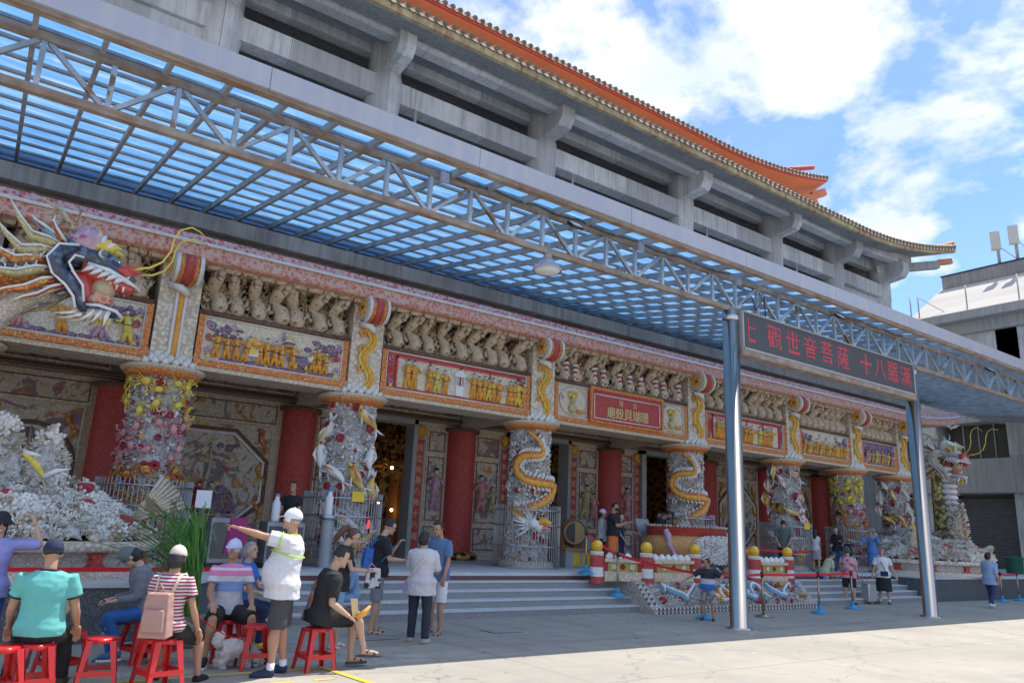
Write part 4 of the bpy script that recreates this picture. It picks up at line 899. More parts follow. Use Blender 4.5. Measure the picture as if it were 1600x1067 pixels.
# octagonal and round murals
def big_mural(x0, x1, shape, mk):
    cx_, r = (x0+x1)/2, min((x1-x0)/2-.28, 1.12); cz = 2.42; n = 8 if shape == 'oct' else 36
    ph = pi/8 if n == 8 else 0; kx = 1 if n > 8 else min(1.25, ((x1-x0)/2-.22)/r)
    m = MB(); m.box(x0+.12, x1-.12, YW-.02, YW-.004, 1.12, 3.72, 0); o = m.build('mural_field', MUR[0], PORCH)
    for r_, y_, th, mt, nm in ((r+.12, YW-.05, .05, BROWN, 'rope_ring'), (r+.04, YW-.06, .04, ROPE, 'inner_ring')):
        m = MB(); pts = [(cx_+cos(2*pi*k/n+ph)*r_*kx, y_, cz+sin(2*pi*k/n+ph)*r_) for k in range(n)]; m.tube(pts+[pts[0], pts[1]], th, 8, caps=False); m.build(nm, mt, o)
    m = MB(); m.prism([(cx_+cos(2*pi*k/n+ph)*r*kx, YW-.05, cz+sin(2*pi*k/n+ph)*r) for k in range(n)], (0, .03, 0)); m.build('painted_scene', MUR[mk], o)
    m = MB(); rope = [(x0+.12, YW-.04, 1.12), (x1-.12, YW-.04, 1.12), (x1-.12, YW-.04, 3.72), (x0+.12, YW-.04, 3.72), (x0+.12, YW-.04, 1.12)]; m.tube(rope, .035, 6); m.build('frame', CREAM, o)
    # corner dragons and scenery relief
    m = MB()
    for sx in (-1, 1):
        for k in range(3):
            pts = [(cx_+sx*((x1-x0)/2-.32+.09*sin(t*.9)), YW-.07, 1.5+k*.75+t*.09) for t in range(8)]
            m.tube(pts, [.02+.03*sin(pi*t/7) for t in range(8)], 7, 0)
    m.build('corner_dragon', FLAME, o)
    m = MB()
    tr = [(cx_-.1, YW-.08, cz-.7), (cx_-.02, YW-.1, cz-.2), (cx_+.06, YW-.09, cz+.3), (cx_+.02, YW-.08, cz+.8)]
    m.tube(tr, [.06, .05, .045, .03], 7, 0)
    for k in range(26): m.ball((cx_+rnd.uniform(-.6, .6), YW-.07, cz+rnd.uniform(.35, .8)), rnd.uniform(.05, .1), .03, rnd.uniform(.03, .06), 7, 5, rnd.choice([1, 2]))
    for k in range(5):
        bx = cx_+rnd.uniform(-.7, .7); bz = cz+rnd.uniform(-.6, -.1)
        for s in (1, .75, .5): scroll(m, bx, bz, .16*s, YW-.06, .6, rnd.choice([-1, 1]), rnd.choice([1, 3, 4]), .022, rnd.uniform(0, 6))
    for k in range(4):
        bx = cx_+rnd.uniform(-.75, .75); hh = rnd.uniform(.35, .7); m.prism([(bx-.16, YW-.06, cz-.75), (bx+.16, YW-.06, cz-.75), (bx+.08, YW-.06, cz-.75+hh*.6), (bx+.01, YW-.06, cz-.75+hh), (bx-.07, YW-.06, cz-.75+hh*.55)], (0, -.03, 0), 1)
    for k in range(30): m.ball((cx_+rnd.uniform(-.8, .8), YW-.06, cz-rnd.uniform(.72, .95)), rnd.uniform(.06, .13), .04, rnd.uniform(.03, .08), 7, 5, rnd.choice([0, 0, 5]))
    m.build('relief_tree', [BONE, PURP, MOTLEY, YELL, GOLD, BLACK], o)
    for k in range(2): mural_figure(o, cx_-.15+k*.3, cz-.75, .75, [CRIM, BONE][k], YW-.06)
big_mural(2.95, 6.05, 'oct', 1); big_mural(-.1, 1.98, 'round', 2); big_mural(22.4, 24.95, 'oct', 1); big_mural(25.95, 28.5, 'round', 2)
for a, b, k in ((2.95, 6.05, 1), (-.1, 1.98, 3), (22.4, 24.95, 3), (25.95, 28.5, 1)): fpanel(a+.1, b-.1, 3.84, 4.24, k)
for i, (a, b) in enumerate(zip(RX[:-1], RX[1:])): fpanel(a+.35, b-.35, 4.62, 5.2, [0, 1, 3, 2, 0, 3, 1][i], YW-.25)
m = MB()                                     # mouldings under the upper friezes
m.tube([(-8, YW-.3, 4.45), (29.6, YW-.3, 4.45)], .05, 8); m.tube([(-8, YW-.3, 5.32), (29.6, YW-.3, 5.32)], .05, 8); m.build('cornice_moulding', BROWN, PORCH)
for j, x in enumerate(CX):                     # tie beams front column to red pillar
    m = MB(); m.box(x-.16, x+.16, 15.2, 17.95, 4.30, 4.62, 0); m.box(x-.12, x+.12, 15.2, 17.95, 4.62, 5.3, 1); m.build('tie_beam', [CREAM, MUR[j % 5]], PORCH)
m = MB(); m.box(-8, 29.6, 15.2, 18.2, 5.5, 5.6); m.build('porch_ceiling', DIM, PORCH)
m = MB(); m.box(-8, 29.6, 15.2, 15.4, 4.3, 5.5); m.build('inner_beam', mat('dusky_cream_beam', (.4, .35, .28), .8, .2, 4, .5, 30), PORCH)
m = MB(); m.box(29.3, 29.6, 17.0, 19.6, ZP, 5.6); m.build('end_wall', CONC2, PORCH)
# inner shrine rooms seen through the doors
m = MB(); m.box(6, 23, 23.0, 23.2, ZP, 5.5, 0); m.box(6, 6.2, 18.5, 23, ZP, 5.5, 0); m.box(23, 23.2, 18.5, 23, ZP, 5.5, 0); m.box(6, 23, 18.5, 23, 5.3, 5.5, 0); m.build('shrine_wall', GOLDIN, PORCH)
m = MB()
for k in range(60):
    x = rnd.uniform(8.5, 12); z = rnd.uniform(3.2, 5.0); m.ball((x, 21.5+rnd.uniform(-.4, .4), z), rnd.uniform(.1, .25), .15, rnd.uniform(.08, .2), 8, 6)
for k in range(120):
    m.stub((rnd.uniform(8.5, 12), 21.3, rnd.uniform(3.0, 4.9)), (rnd.uniform(-1, 1), -1, rnd.uniform(-1, .5)), .25, .05)
m.build('gilt_canopy', GOLDIN, PORCH)
m = MB(); m.box(10.9, 11.5, 21.0, 21.6, ZP, 3.1, 0); m.box(9.2, 10.2, 21.9, 22.6, ZP, 1.9, 1); m.build('altar', [WOODM, RED], PORCH)
m = MB()
for x, y, z in ((10.55, 20.8, 3.25), (10.3, 21, 2.2), (10.7, 20.9, 2.0), (12.5, 21, 3), (15.6, 21, 3.1), (17.5, 21, 3.0)): m.ball((x, y, z), .045, n=8, m=6)
m.build('altar_lamp', mat('lit_altar_bulb', (1, .7, .3), .5, 0, 1, emit=((1, .62, .25), 14)), PORCH)
m = MB(); m.ball((9.9, 20.8, 2.35), .12, .12, .16, 12, 8); m.ball((9.9, 20.8, 1.55), .10, .10, .14, 12, 8); m.build('red_lantern', mat('lit_red_lantern', (.6, .03, .02), .5, 0, 1, emit=((1, .06, .03), 1.0)), PORCH)
# ---------------------------------------------------------------- cages round the columns
def cage(x, lb, h=1.45, sign=None, r=.80, y=YC):
    t = thing('column_cage', lb, 'guard railing', (x, y, ZP), 'barred cages round the carved columns')
    m = MB(); n = 64
    for k in range(n):
        a = 2*pi*k/n; p = (x+cos(a)*r, y+sin(a)*r); m.cyl((*p, ZP+.03), (*p, ZP+h), .009, n=5)
    m.build('bars', mat('pale_cage_steel', (.5, .47, .44), .5, .1, 4, metal=.3), t)
    m = MB()
    for z in (ZP+.05, ZP+.5, ZP+.98, ZP+h-.12):
        m.tube([(x+cos(2*pi*k/48)*r*1.015, y+sin(2*pi*k/48)*r*1.015, z) for k in range(49)], .014, 6, caps=False)
    m.build('hoops', STEELB, t)
    if sign is not None:
        a = sign; p = V(x+cos(a)*(r+.025), y+sin(a)*(r+.025), ZP+h-.08); R = Euler((0, 0, a)).to_matrix()
        m = MB(); m.obox(p, .01, .26, .20, R); m.build('notice', YSIGN, t)
F = lambda x: atan2(-YC, -x)
cage(CX[1], 'barred cage round the crab column beside the white coral mound')
cage(CX[2], 'barred cage with a yellow card round the carp column beside the lit doorway', sign=F(CX[2])+.35)
cage(CX[3], 'barred cage round the dragon column right of the red pillar with couplets')
cage(CX[4], 'barred cage round the dragon column behind the shell burner', 1.5)
cage(CX[5], 'barred cage with a yellow card behind the man in the olive shirt', sign=F(CX[5])+.9)
cage(CX[6], 'barred cage round the column with yellow crabs')
cage(CX[7], 'barred cage round the shaded last column of the porch')
# gold name cards hanging on the far columns
m = MB()
for j in (5, 6, 7):
    x = CX[j]; a = F(x)-.35; p = V(x+cos(a)*.60, YC+sin(a)*.60, 2.62); m.obox(p, .02, .42, .26, Euler((0, 0, a)).to_matrix())
    for k in range(10): m.ball(p+Euler((0, 0, a)).to_matrix() @ V(0, rnd.uniform(-.22, .22), rnd.choice([-.14, .14])), .035, n=6, m=5)
m.build('gilt_plaque', [GOLDIN], PORCH)
# ================================================================= CORAL DAIS (one at each end)
rnd = random.Random(23)
def coral_dais(cx, cy, rx, ry, z0, peaks, lb, mirror=1, seed=1):
    q = random.Random(seed)
    def bumpy(x, y): return .20*noise.noise(Vector((x*2.0, y*2.0, seed)))+.12*noise.noise(Vector((x*4.5, y*4.5, seed)))
    t = thing('coral_dais', lb, 'coral sculpture', (cx, cy, z0))
    def ring(prof, mt, nm, n=56):
        m = MB()
        vs = [(cx+cos(2*pi*j/n)*(rx+r), cy+sin(2*pi*j/n)*(ry+r), z) for r, z in prof for j in range(n)]
        fs = [(i*n+j, i*n+(j+1) % n, (i+1)*n+(j+1) % n, (i+1)*n+j) for i in range(len(prof)-1) for j in range(n)]
        m.add(vs, fs, 0, True); m.build(nm, mt, t)
    ring([(.06, z0), (.06, z0+.10), (-.05, z0+.12)], CREAM, 'plinth'); ring([(-.08, z0+.12), (-.14, z0+.22), (-.08, z0+.34)], mat('pale_pink_shell_wall', (.60, .54, .48), .6, .2, 3, cells=[(.6, .56, .5), (.5, .42, .38), (.68, .65, .6), (.55, .4, .36)], cs=26, cellbump=.6), 'drum'); ring([(-.02, z0+.34), (.07, z0+.36), (.07, z0+.46), (0, z0+.48), (-rx+.05, z0+.5)], CREAMB, 'top_slab')
    m = MB()
    for k in range(12):
        a = 2*pi*k/12+.13
        pts = []
        for s in range(-3, 4):
            w = .10+.05*(abs(s)/3)**2*2; 
        for sg in (-1, 1):
            pass
        c, sn = cos(a), sin(a); tx = Vector((-sn*rx, c*ry, 0)).normalized()
        prof = [(-.17, .13), (-.09, .19), (-.075, .235), (-.09, .28), (-.17, .335), (.17, .335), (.09, .28), (.075, .235), (.09, .19), (.17, .13)]
        P = [Vector((cx+c*(rx-.05), cy+sn*(ry-.05), z0+z))+tx*u for u, z in prof]
        m.prism(P, Vector((c, sn, 0))*-.1, 0)
    m.build('red_pier', RED, t)
    def hgt(x, y):
        u = ((x-cx)/rx)**2+((y-cy)/ry)**2
        if u > 1: return None
        h = .12+.5*(1-u)
        for (px, py, ph, pr) in peaks:
            d = ((x-px)**2+(y-py)**2)/pr**2; h = max(h, ph*math.exp(-d*1.2)) if d < 4 else h
        return z0+.46+(h+bumpy(x, y))*(min(1, (1-u)*6))
    n = 46; m = MB(); idx = {}
    for i in range(n+1):
        for j in range(n+1):
            x = cx-rx+2*rx*i/n; y = cy-ry+2*ry*j/n; h = hgt(x, y)
            if h is None: continue
            idx[(i, j)] = len(m.v); m.v.append((x+q.uniform(-.03, .03), y+q.uniform(-.03, .03), h+.10*noise.noise(Vector((x*4, y*4, 0)))))
    for i in range(n):
        for j in range(n):
            k = [(i, j), (i+1, j), (i+1, j+1), (i, j+1)]
            if all(p in idx for p in k): m.f.append(tuple(idx[p] for p in k)); m.m.append(0); m.sm.append(True)
    base = m.build('coral_heap', CORALG, t)
    m = MB(); bl = MB(); rd = MB()
    N_ = 8500
    for _ in range(N_):
        a = q.uniform(0, 2*pi); r = sqrt(q.random()); x = cx+cos(a)*r*rx*.985; y = cy+sin(a)*r*ry*.985
        if y > cy+ry*.55: continue
        h = hgt(x, y); h0 = h-z0
        e = .04; gx = (hgt(x+e, y) or h)-h; gy = (hgt(x, y+e) or h)-h; nrm = Vector((-gx/e, -gy/e, 1)).normalized()
        p = Vector((x, y, h+.04*q.random()))
        kind = noise.noise(Vector((x*2.1, y*2.1, h*2.1+seed)))
        sz = .7+.5*q.random()
        if kind > .06:                       # knobbly lumps
            bl.ball(p+nrm*.02, .06*sz, .06*sz, .055*sz, 7, 5, 0)
            for k in range(3): bl.ball(p+nrm*.05+V(q.uniform(-.06, .06), q.uniform(-.06, .06), q.uniform(-.02, .05)), .028*sz, n=6, m=4)
        else:
            L_ = .095 if kind < -.1 else .12
            for k in range(5):
                d = nrm+Vector((q.uniform(-1, 1), q.uniform(-1, 1), q.uniform(-.5, .8)))*.9
                m.stub(p, d, L_*sz*q.uniform(.5, 1.1),   .008*sz+.004, 0 if q.random() < .8 else 1, 4, .7)
    tag(m.build('branch_coral', [CORAL, BONE], t), kind='stuff'); tag(bl.build('lump_coral', CORAL, t), kind='stuff')
    for k in range(17):
        a = q.uniform(pi*1.05, pi*2.1); r = q.uniform(.35, .95); x = cx+cos(a)*r*rx; y = cy+sin(a)*r*ry; h = hgt(x, y)
        s = q.uniform(.07, .12)
        rd.ball((x, y-.03, h+.10), s*1.2, s*.6, s*.8, 10, 7, 0, Euler((q.uniform(-.4, .4), 0, q.uniform(-.5, .5))).to_matrix())
        for c in range(9): rd.ball((x+q.uniform(-.8, .8)*s, y-.04, h+.10+q.uniform(-.45, .45)*s), s*q.uniform(.3, .5), n=7, m=5)
    rd.build('crimson_coral', CRIM, t)
    # fan of scallop ribs and a clam
    m = MB()
    fx, fy = cx+mirror*rx*.78, cy-ry*.42; fz = z0+.75
    for k in range(9):
        a = radians(18+k*5.5); L_ = .75
        m.tube([(fx, fy, fz), (fx+mirror*cos(a)*L_*.6, fy-.05, fz+sin(a)*L_*.6), (fx+mirror*cos(a)*L_, fy+.03, fz+sin(a)*L_)], [.022, .028, .03], 7, 0)
    m.build('clam_ribs', [BONE], t)
    return t, hgt
dl, hl = coral_dais(.25, 13.15, 2.35, 2.1, ZP, [(-.3, 13.0, 1.9, .75), (.35, 12.9, 1.55, .5), (.95, 12.8, 1.5, .35), (1.5, 12.9, .75, .4), (-1.2, 13, 2, .7)], 'round shell dais heaped with white coral, left of the stairs behind the seated people', 1, 3)
# yellow and white boat-shaped bits in the left coral
m = MB()
a = at(38, 706, 12.3); b = at(68, 745, 12.2); c = at(107, 733, 12.1); d = at(64, 712, 12.2)
m.tube([a, (a+b)/2+V(.02, 0, 0), b], [.04, .05, .03], 8, 1); m.tube([b, (b+c)/2+V(0, 0, .03), c], [.04, .035, .01], 8, 0); m.tube([a, (a+d)/2, d], [.04, .03, .01], 8, 0)
m.build('painted_shell_boat', [WHITE, YELL], dl)
coral_dais(28.2, 13.6, 2.55, 2.0, ZP, [(27.2, 13.4, .8, .6), (30.2, 14.0, .7, .4)], 'round shell dais heaped with white coral under the far dragon', -1, 9)
# ================================================================= DRAGONS
def dragon_head(t, K, DBLUE=DBLUE, LILAC=LILAC, MOTLEY=MOTLEY):
    """K(x, z, lat) -> local point; traced head facing +X. pixel-like units of metres"""
    def T(name, mats, items, par=None):
        m = MB()
        for it in items:
            pts, rad, mi = it[:3]; fl = it[3] if len(it) > 3 else 1.0
            P = [K(*p) for p in pts]; m.tube(P, rad, 10, mi, fl, up=(0, 1, 0))
        return m.build(name, mats, par or t)
    # coordinates in head space: x 0..1.75, z 0..1.5 (origin low left of the head), lat sideways
    m = MB(); m.tube([K(.35, .80), K(.62, .98), K(.9, .98), K(1.15, .90), K(1.4, .78), K(1.6, .62)], [.22, .25, .22, .17, .13, .07], 14, 0, up=(0, 1, 0))
    skull = m.build('skull', [DBLUE], t)
    T('cheek_plates', [DBLUE, WHITE], [([(.78, 1.02, s*.22), (.58, .93, s*.30), (.50, .75, s*.32), (.60, .55, s*.30), (.78, .42, s*.27), (.90, .28, s*.24), (.94, .12, s*.20), (1.02, .0, s*.16)], [.05, .10, .12, .11, .09, .07, .065, .05], 0) for s in (-1, 1)]
      + [([(.8, 1.06, s*.30), (.54, 1.0, s*.38), (.42, .76, s*.41), (.52, .52, s*.38), (.72, .36, s*.34), (.85, .2, s*.30), (.9, .02, s*.26)], .02, 1) for s in (-1, 1)]
      + [([(.9, .86, s*.30), (.78, .86, s*.36), (.72, .72, s*.38), (.80, .58, s*.35), (.95, .4, s*.30), (1.0, .14, s*.25)], .018, 1) for s in (-1, 1)])
    T('forehead', [LILAC], [([(.60, 1.18), (.80, 1.22), (1.00, 1.14), (1.14, 1.05)], [.15, .25, .23, .12], 0), ([(.7, 1.28, .1), (.72, 1.32, .1)], [.08, .05], 0), ([(.7, 1.28, -.1), (.72, 1.32, -.1)], [.08, .05], 0)])
    T('brow_crest', [YELL, WHITE], [([(.98+.06*k, 1.16-.02*k, s*.13), (1.03+.07*k, 1.28-.03*k, s*.16), (1.04+.09*k, 1.40-.07*k, s*.17)], [.06, .04, .008], k % 2) for k in range(5) for s in (-1, 1)] + [([(.95, 1.08, s*.17), (1.08, 1.13, s*.2), (1.2, 1.05, s*.18)], [.04, .05, .03], 0) for s in (-1, 1)])
    m = MB()
    for s in (-1, 1):
        m.ball(K(1.13, 1.0, s*.19), .06, .06, .06, 14, 10, 0); m.ball(K(1.16, 1.0, s*.225), .05, .05, .05, 12, 8, 1)
    m.build('eyes', [WHITE, mat('grey_glass_eye', (.15, .2, .24), .1, .1, 3)], t)
    m = MB()
    for p, r in (((1.46, .80, .07), .10), ((1.46, .80, -.07), .10), ((1.38, .84, 0), .09), ((1.52, .74, .09), .075), ((1.52, .74, -.09), .075), ((1.50, .83, 0), .07)): m.ball(K(*p), r, n=12, m=8)
    m.build('nose', REDP, t)
    m = MB()
    for s in (-1, 1): m.tube([K(1.52, .69, s*.1), K(1.57, .67, s*.11)], [.04, .035], 10, 0); m.tube([K(1.565, .67, s*.11), K(1.575, .668, s*.11)], .022, 8, 1)
    m.build('nostrils', [WHITE, DARKH], t)
    T('upper_jaw', [REDP, WHITE], [([(.88, .72), (1.1, .70), (1.35, .60), (1.58, .50), (1.66, .52)], [.20, .16, .13, .09, .03], 0)] + [([(.95, .80, s*.2), (1.25, .74, s*.19), (1.5, .62, s*.15), (1.72, .53, s*.03)], [.03, .035, .04, .015], 1) for s in (-1, 1)])
    T('teeth', [WHITE], [([(1.05+.11*k, .76-.035*k, s*.20), (.97+.11*k, .71-.035*k, s*.23), (.88+.12*k, .64-.03*k, s*.22)], [.035, .035, .006], 0) for k in range(5) for s in (-1, 1)] + [([(1.2+.1*k, .60-.03*k, s*.12), (1.2+.1*k, .50-.03*k, s*.12)], [.025, .005], 0) for k in range(4) for s in (-1, 1)])
    T('mouth_lining', [REDP], [([(.86, .66), (.88, .5), (.95, .3), (1.05, .22)], [.16, .17, .15, .10], 0)])
    T('tongue', [PINK], [([(1.0, .28), (1.15, .30), (1.28, .27), (1.36, .24)], [.12, .14, .11, .05], 0)])
    m = MB(); m.ball(K(1.2, .45), .165, n=20, m=14); m.build('pearl', mat('tan_pearl', (.50, .38, .22), .2, .1, 4, coat=.5), t)
    T('lower_jaw', [DBLUE, WHITE], [([(.92, .14), (1.1, .10), (1.3, .08), (1.48, .04)], [.10, .12, .10, .04], 0)] + [([(.95, .12, s*.14), (1.2, .14, s*.15), (1.45, .09, s*.08), (1.53, .02, 0)], .025, 1) for s in (-1, 1)])
    T('beard', [WHITE, YELL, BONE], [([(.95+.05*k, .05, s*.12), (.85+.06*k, -.04-.01*(k % 3), s*.16), (.60+.09*k, -.08-.015*k, s*.15)], [.035, .03, .004], k % 2*2) for k in range(9) for s in (-1, 1)] + [([(1.2+.04*k, .04, 0), (1.2+.05*k, -.06, 0), (1.17+.06*k, -.17, 0)], [.03, .025, .01], 1) for k in range(4)])
    T('antlers', [BONE], [([(.72, 1.22, s*.13), (.62, 1.40, s*.2), (.46, 1.60, s*.27), (.28, 1.68, s*.31), (.02, 1.80, s*.33)], [.055, .055, .045, .035, .008], 0, .6) for s in (-1, 1)] + [([(.62, 1.40, s*.2), (.72, 1.50, s*.25), (.72, 1.66, s*.27), (.66, 1.72, s*.28)], [.05, .035, .02, .006], 0, .6) for s in (-1, 1)] + [([(.40, 1.63, s*.28), (.32, 1.5, s*.31), (.14, 1.46, s*.33)], [.035, .03, .008], 0, .6) for s in (-1, 1)])
    T('whiskers', [YELL, REDP], [([(1.5, .82, s*.10), (1.66, .84, s*.16), (1.85, .88, s*.22), (2.02, 1.0, s*.26), (2.12, 1.2, s*.28), (2.14, 1.42, s*.3), (2.22, 1.6, s*.3), (2.38, 1.68, s*.3), (2.52+.06*(s+1), 1.62, s*.3), (2.62, 1.58+.05*s, s*.3)], [.03, .02, .018, .016, .015, .014, .013, .012, .01, .006], 0) for s in (-1, 1)] + [([(1.45, .84, s*.09), (1.62, .85, s*.14), (1.7, .86, s*.17)], [.04, .035, .02], 1) for s in (-1, 1)])
    it = []
    for s in (-1, 1):
        for (x0, z0_, x1, z1, x2, z2, w, mi) in ((.62, 1.0, .15, 1.05, -.22, 1.62, .11, 0), (.5, .9, .05, .8, -.35, 1.25, .11, 0), (.55, 1.08, .3, 1.2, .1, 1.40, .08, 2), (.45, .75, .0, .62, -.5, .92, .10, 1), (.5, .6, .05, .4, -.45, .45, .10, 0), (.6, .45, .2, .18, -.25, .05, .09, 1), (.7, .35, .4, .1, .05, -.05, .07, 0), (.6, 1.05, .45, 1.22, .42, 1.45, .07, 0)):
            it.append(([(x0, z0_, s*.22), (x1*.5+x0*.5, z0_*.6+z1*.4, s*.30), (x1, z1, s*.36), ((x1+x2)/2-.03, (z1+z2)/2, s*.38), (x2, z2, s*.38)], [w*.6, w, w*.9, w*.5, .01], mi, .45))
            it.append(([(x0, z0_+.04, s*.25), (x1*.5+x0*.5, z0_*.6+z1*.4+w*.8, s*.33), (x1, z1+w*.8, s*.38), ((x1+x2)/2-.03, (z1+z2)/2+w*.4, s*.40), (x2, z2, s*.4)], [.03, .035, .03, .025, .008], 3, .7))
            it.append(([(x0, z0_-.01, s*.30), (x1*.5+x0*.5, z0_*.6+z1*.4, s*.36), (x1, z1, s*.42), ((x1+x2)/2-.03, (z1+z2)/2, s*.42)], [.02, .022, .02, .008], 4, .7))
    T('mane', [MOTLEY, FLAME, LBLUE, WHITE, CRIM], it)
    it = []
    for r in range(3):
        for k in range(5):
            for s in (-1, 1): it.append(([(.30-.13*k-.04*r, .86-.10*r-.05*k, s*.33), (.26-.13*k-.04*r, .86-.10*r-.05*k, s*.40)], [.075, .05], r % 2))
    m = MB()
    for pts, rad, mi in it:
        P = [K(*p) for p in pts]; m.ball(P[0], .065, .05, .065, 10, 7, mi); 
        n = 12; m.tube([P[0]+Vector((cos(2*pi*j/n)*.07, 0, sin(2*pi*j/n)*.07))+(P[1]-P[0])*.3 for j in range(n+1)], .012, 5, 2, caps=False)
    m.build('neck_scales', [DBLUE, BONE, WHITE], t)
# left dragon: head traced over the first bay, neck curling away to the left and down into the coral
DA = radians(-14)
h0 = at(34, 478, 12.1)
t = thing('dragon_statue', 'large multicoloured shell dragon head with antlers and open jaws, top left over the coral', 'dragon statue', (h0.x, 12.1, h0.z), rz=DA, local=True)
SC = .89
K = lambda x, z, l=0: Vector((x*SC-.12, l*SC, z*SC*.98))
dragon_head(t, K)
m = MB()
m.tube([K(.45, .72), K(.1, .62), K(-.3, .5), K(-.9, .2), K(-1.5, -.6), K(-1.7, -1.8), K(-1.3, -2.9), K(-.8, -3.6)], [.20, .25, .27, .32, .4, .45, .5, .5], 20, 0, up=(0, 1, 0)); nk = m.build('neck', FLAME, t)
m = MB(); m.tube([K(.6, .22, .1), K(.32, .25, .1), K(.08, .12, .1), K(-.15, -.12, .1), K(-.35, -.45, .1), K(-.9, -1.2, .1)], [.05, .12, .15, .16, .17, .2], 18, 0, up=(0, 1, 0)); m.build('belly_plates', mat('cream_belly_mosaic', (.62, .55, .46), .5, .2, 5, cells=[(.66, .6, .5), (.58, .42, .38), (.7, .66, .6)], cs=30, cellbump=.6), nk)
# far dragon: standing neck, head turned half towards us
X2, Y2 = 27.3, 13.4
d2 = radians(-112)
hb = at(1462, 752, Y2)
X2 = at(1486, 760, Y2).x
t = thing('dragon_statue', 'tall upright shell dragon at the far right end of the porch, open mouth, yellow whiskers', 'dragon statue', (X2, Y2, 0), rz=d2, local=True)
zb = at(1480, 745, Y2).z
K2 = lambda x, z, l=0: Vector((x*1.12-.95, l*1.15, zb+z*1.0*1.05-.1))
dragon_head(t, K2, mat('cream_and_pink_shell', (.62, .55, .48), .5, .2, 6, .5, 40, spots=(6.0, (.5, .3, .26), .6)), WHITE, BONE)
SCALEN = mat('gold_and_black_scales', (.5, .4, .12), .4, .2, 4, cells=[(.6, .5, .18), (.66, .56, .25), (.5, .38, .1)], cs=7, grout=(.01, .012, .02), cellbump=.6)
m = MB(); m.tube([(-.35, 0, zb+.75), (-.42, 0, zb+.2), (-.40, 0, zb-.8), (-.36, 0, 2.4), (-.3, 0, 1.2)], [.26, .36, .40, .44, .5], 26, 0); nk = m.build('neck', SCALEN, t)
m = MB()
for k in range(15):
    z = zb+.3-k*.21; m.ball((-.05-(.02*k*.3), -.02, z), .30, .26, .13, 14, 8, 0)
    m.tube([(.20-.006*k, -.2, z-.1), (.26-.006*k, 0, z-.1), (.20-.006*k, .2, z-.1)], .018, 6, 1)
m.build('belly_plates', [WHITE, PINKC], nk)
q = random.Random(5); m = MB()
for k in range(900):
    a = q.uniform(0, 6.28); z = q.uniform(1.1, 2.15); r = .42+.35*(2.15-z)/1.05; p = Vector((-.35+cos(a)*r, sin(a)*r, z))
    m.stub(p, (cos(a), sin(a), q.uniform(-.3, .9)), .14, .02, 0)
tag(m.build('coral_collar', CORAL, t), kind='stuff')
# seated figure of coral beside the far dragon and the clam shell
p = at(1497, 822, 13.0); t = thing('coral_figure', 'slim coral-covered figure beside the far dragon', 'statue', (p.x, 13.0, 1.2))
m = MB(); m.tube([(p.x, 13, 1.2), (p.x+.1, 13, 1.7), (p.x-.05, 13, 2.2), (p.x, 13, 2.7), (p.x+.12, 13, 3.0)], [.42, .36, .2, .16, .1], 12, 0); m.build('body', BONE, t)
m = MB()
for k in range(420):
    z = q.uniform(1.3, 3.2); r = .42-.13*(z-1.3); a = q.uniform(0, 6.28); m.stub((p.x+.05*sin(z*3)+cos(a)*r*.8, 13+sin(a)*r*.8, z), (cos(a), sin(a), q.uniform(-.2, 1)), .14, .022, 0)
tag(m.build('coral_robe', CORAL, t), kind='stuff')
m = MB(); m.tube([(p.x-.1, 12.8, 1.5), (p.x-.02, 12.75, 2.1), (p.x+.02, 12.8, 2.7)], [.08, .07, .05], 8); m.build('gilt_sash', FLAME, t)
p = at(1520, 862, 12.2); t = thing('giant_clam_shell', 'ribbed cream clam shell with yellow edge on the far coral dais', 'shell', (p.x, 12.2, 1.2))
m = MB()
for k in range(13):
    u = (k-6)/6; a = u*1.25; m.tube([(p.x+sin(a)*.15, 12.3, 1.28), (p.x+sin(a)*.6, 12.05-.15*cos(a), 1.33), (p.x+sin(a)*.95, 12.0-.1*cos(a), 1.62+.1*abs(u))], [.07, .12, .10], 9, 0); m.tube([(p.x+sin(a)*.6, 11.95-.18*cos(a), 1.26), (p.x+sin(a)*.9, 11.9-.12*cos(a), 1.45)], [.05, .03], 6, 1)
m.build('ribs', [BONE, YELL], t)
# ================================================================= RELIEF RAMP, BALUSTRADES
t = thing('carved_ramp', 'sloping shell relief of dragons and corals between the two stairs', 'carved ramp', (15.2, 12, 0))
rx0, rx1 = 12.15, 18.2
m = MB(); sec = [(11.50, 0), (11.50, .10), (11.62, .13), (12.02, .56), (12.05, .62), (12.9, .62), (12.9, 0)]
m.add([(rx0, y, z) for y, z in sec]+[(rx1, y, z) for y, z in sec], [tuple(range(7)), tuple(range(13, 6, -1))]+[(i, i+7, (i+1) % 7+7, (i+1) % 7) for i in range(7)])
m.build('ramp_body', mat('speckled_shell_wall', (.5, .44, .38), .6, .2, 3, cells=[(.52, .48, .42), (.42, .30, .26), (.62, .58, .52), (.46, .4, .34)], cs=26, cellbump=.6), t)
m = MB()
for (a, b) in (((rx0+.05, 11.49, .10), (rx1-.05, 11.49, .10)), ((rx0+.05, 11.49, .02), (rx1-.05, 11.49, .02)), ((rx0+.04, 11.6, .13), (rx0+.04, 12.02, .56)), ((rx0+.2, 11.6, .13), (rx0+.2, 12.02, .56))):
    n = int((Vector(b)-Vector(a)).length/.06)
    for k in range(n): m.ball(Vector(a).lerp(Vector(b), (k+.5)/n), .03, n=6, m=4, mi=k % 2)
m.build('bead_border', [ROPE, BROWN], t)
def slope(u, v, h=0): return Vector((rx0+.35+u*(rx1-rx0-.6), 11.63+v*.37-h*.73, .145+v*.40+h*.68))
m = MB(); q = random.Random(8)
for k in range(1500):
    m.stub(slope(q.random(), q.random()), (q.uniform(-.7, .7), -1, q.uniform(0, 1)), q.uniform(.04, .09), .014, 0 if q.random() < .6 else 1)
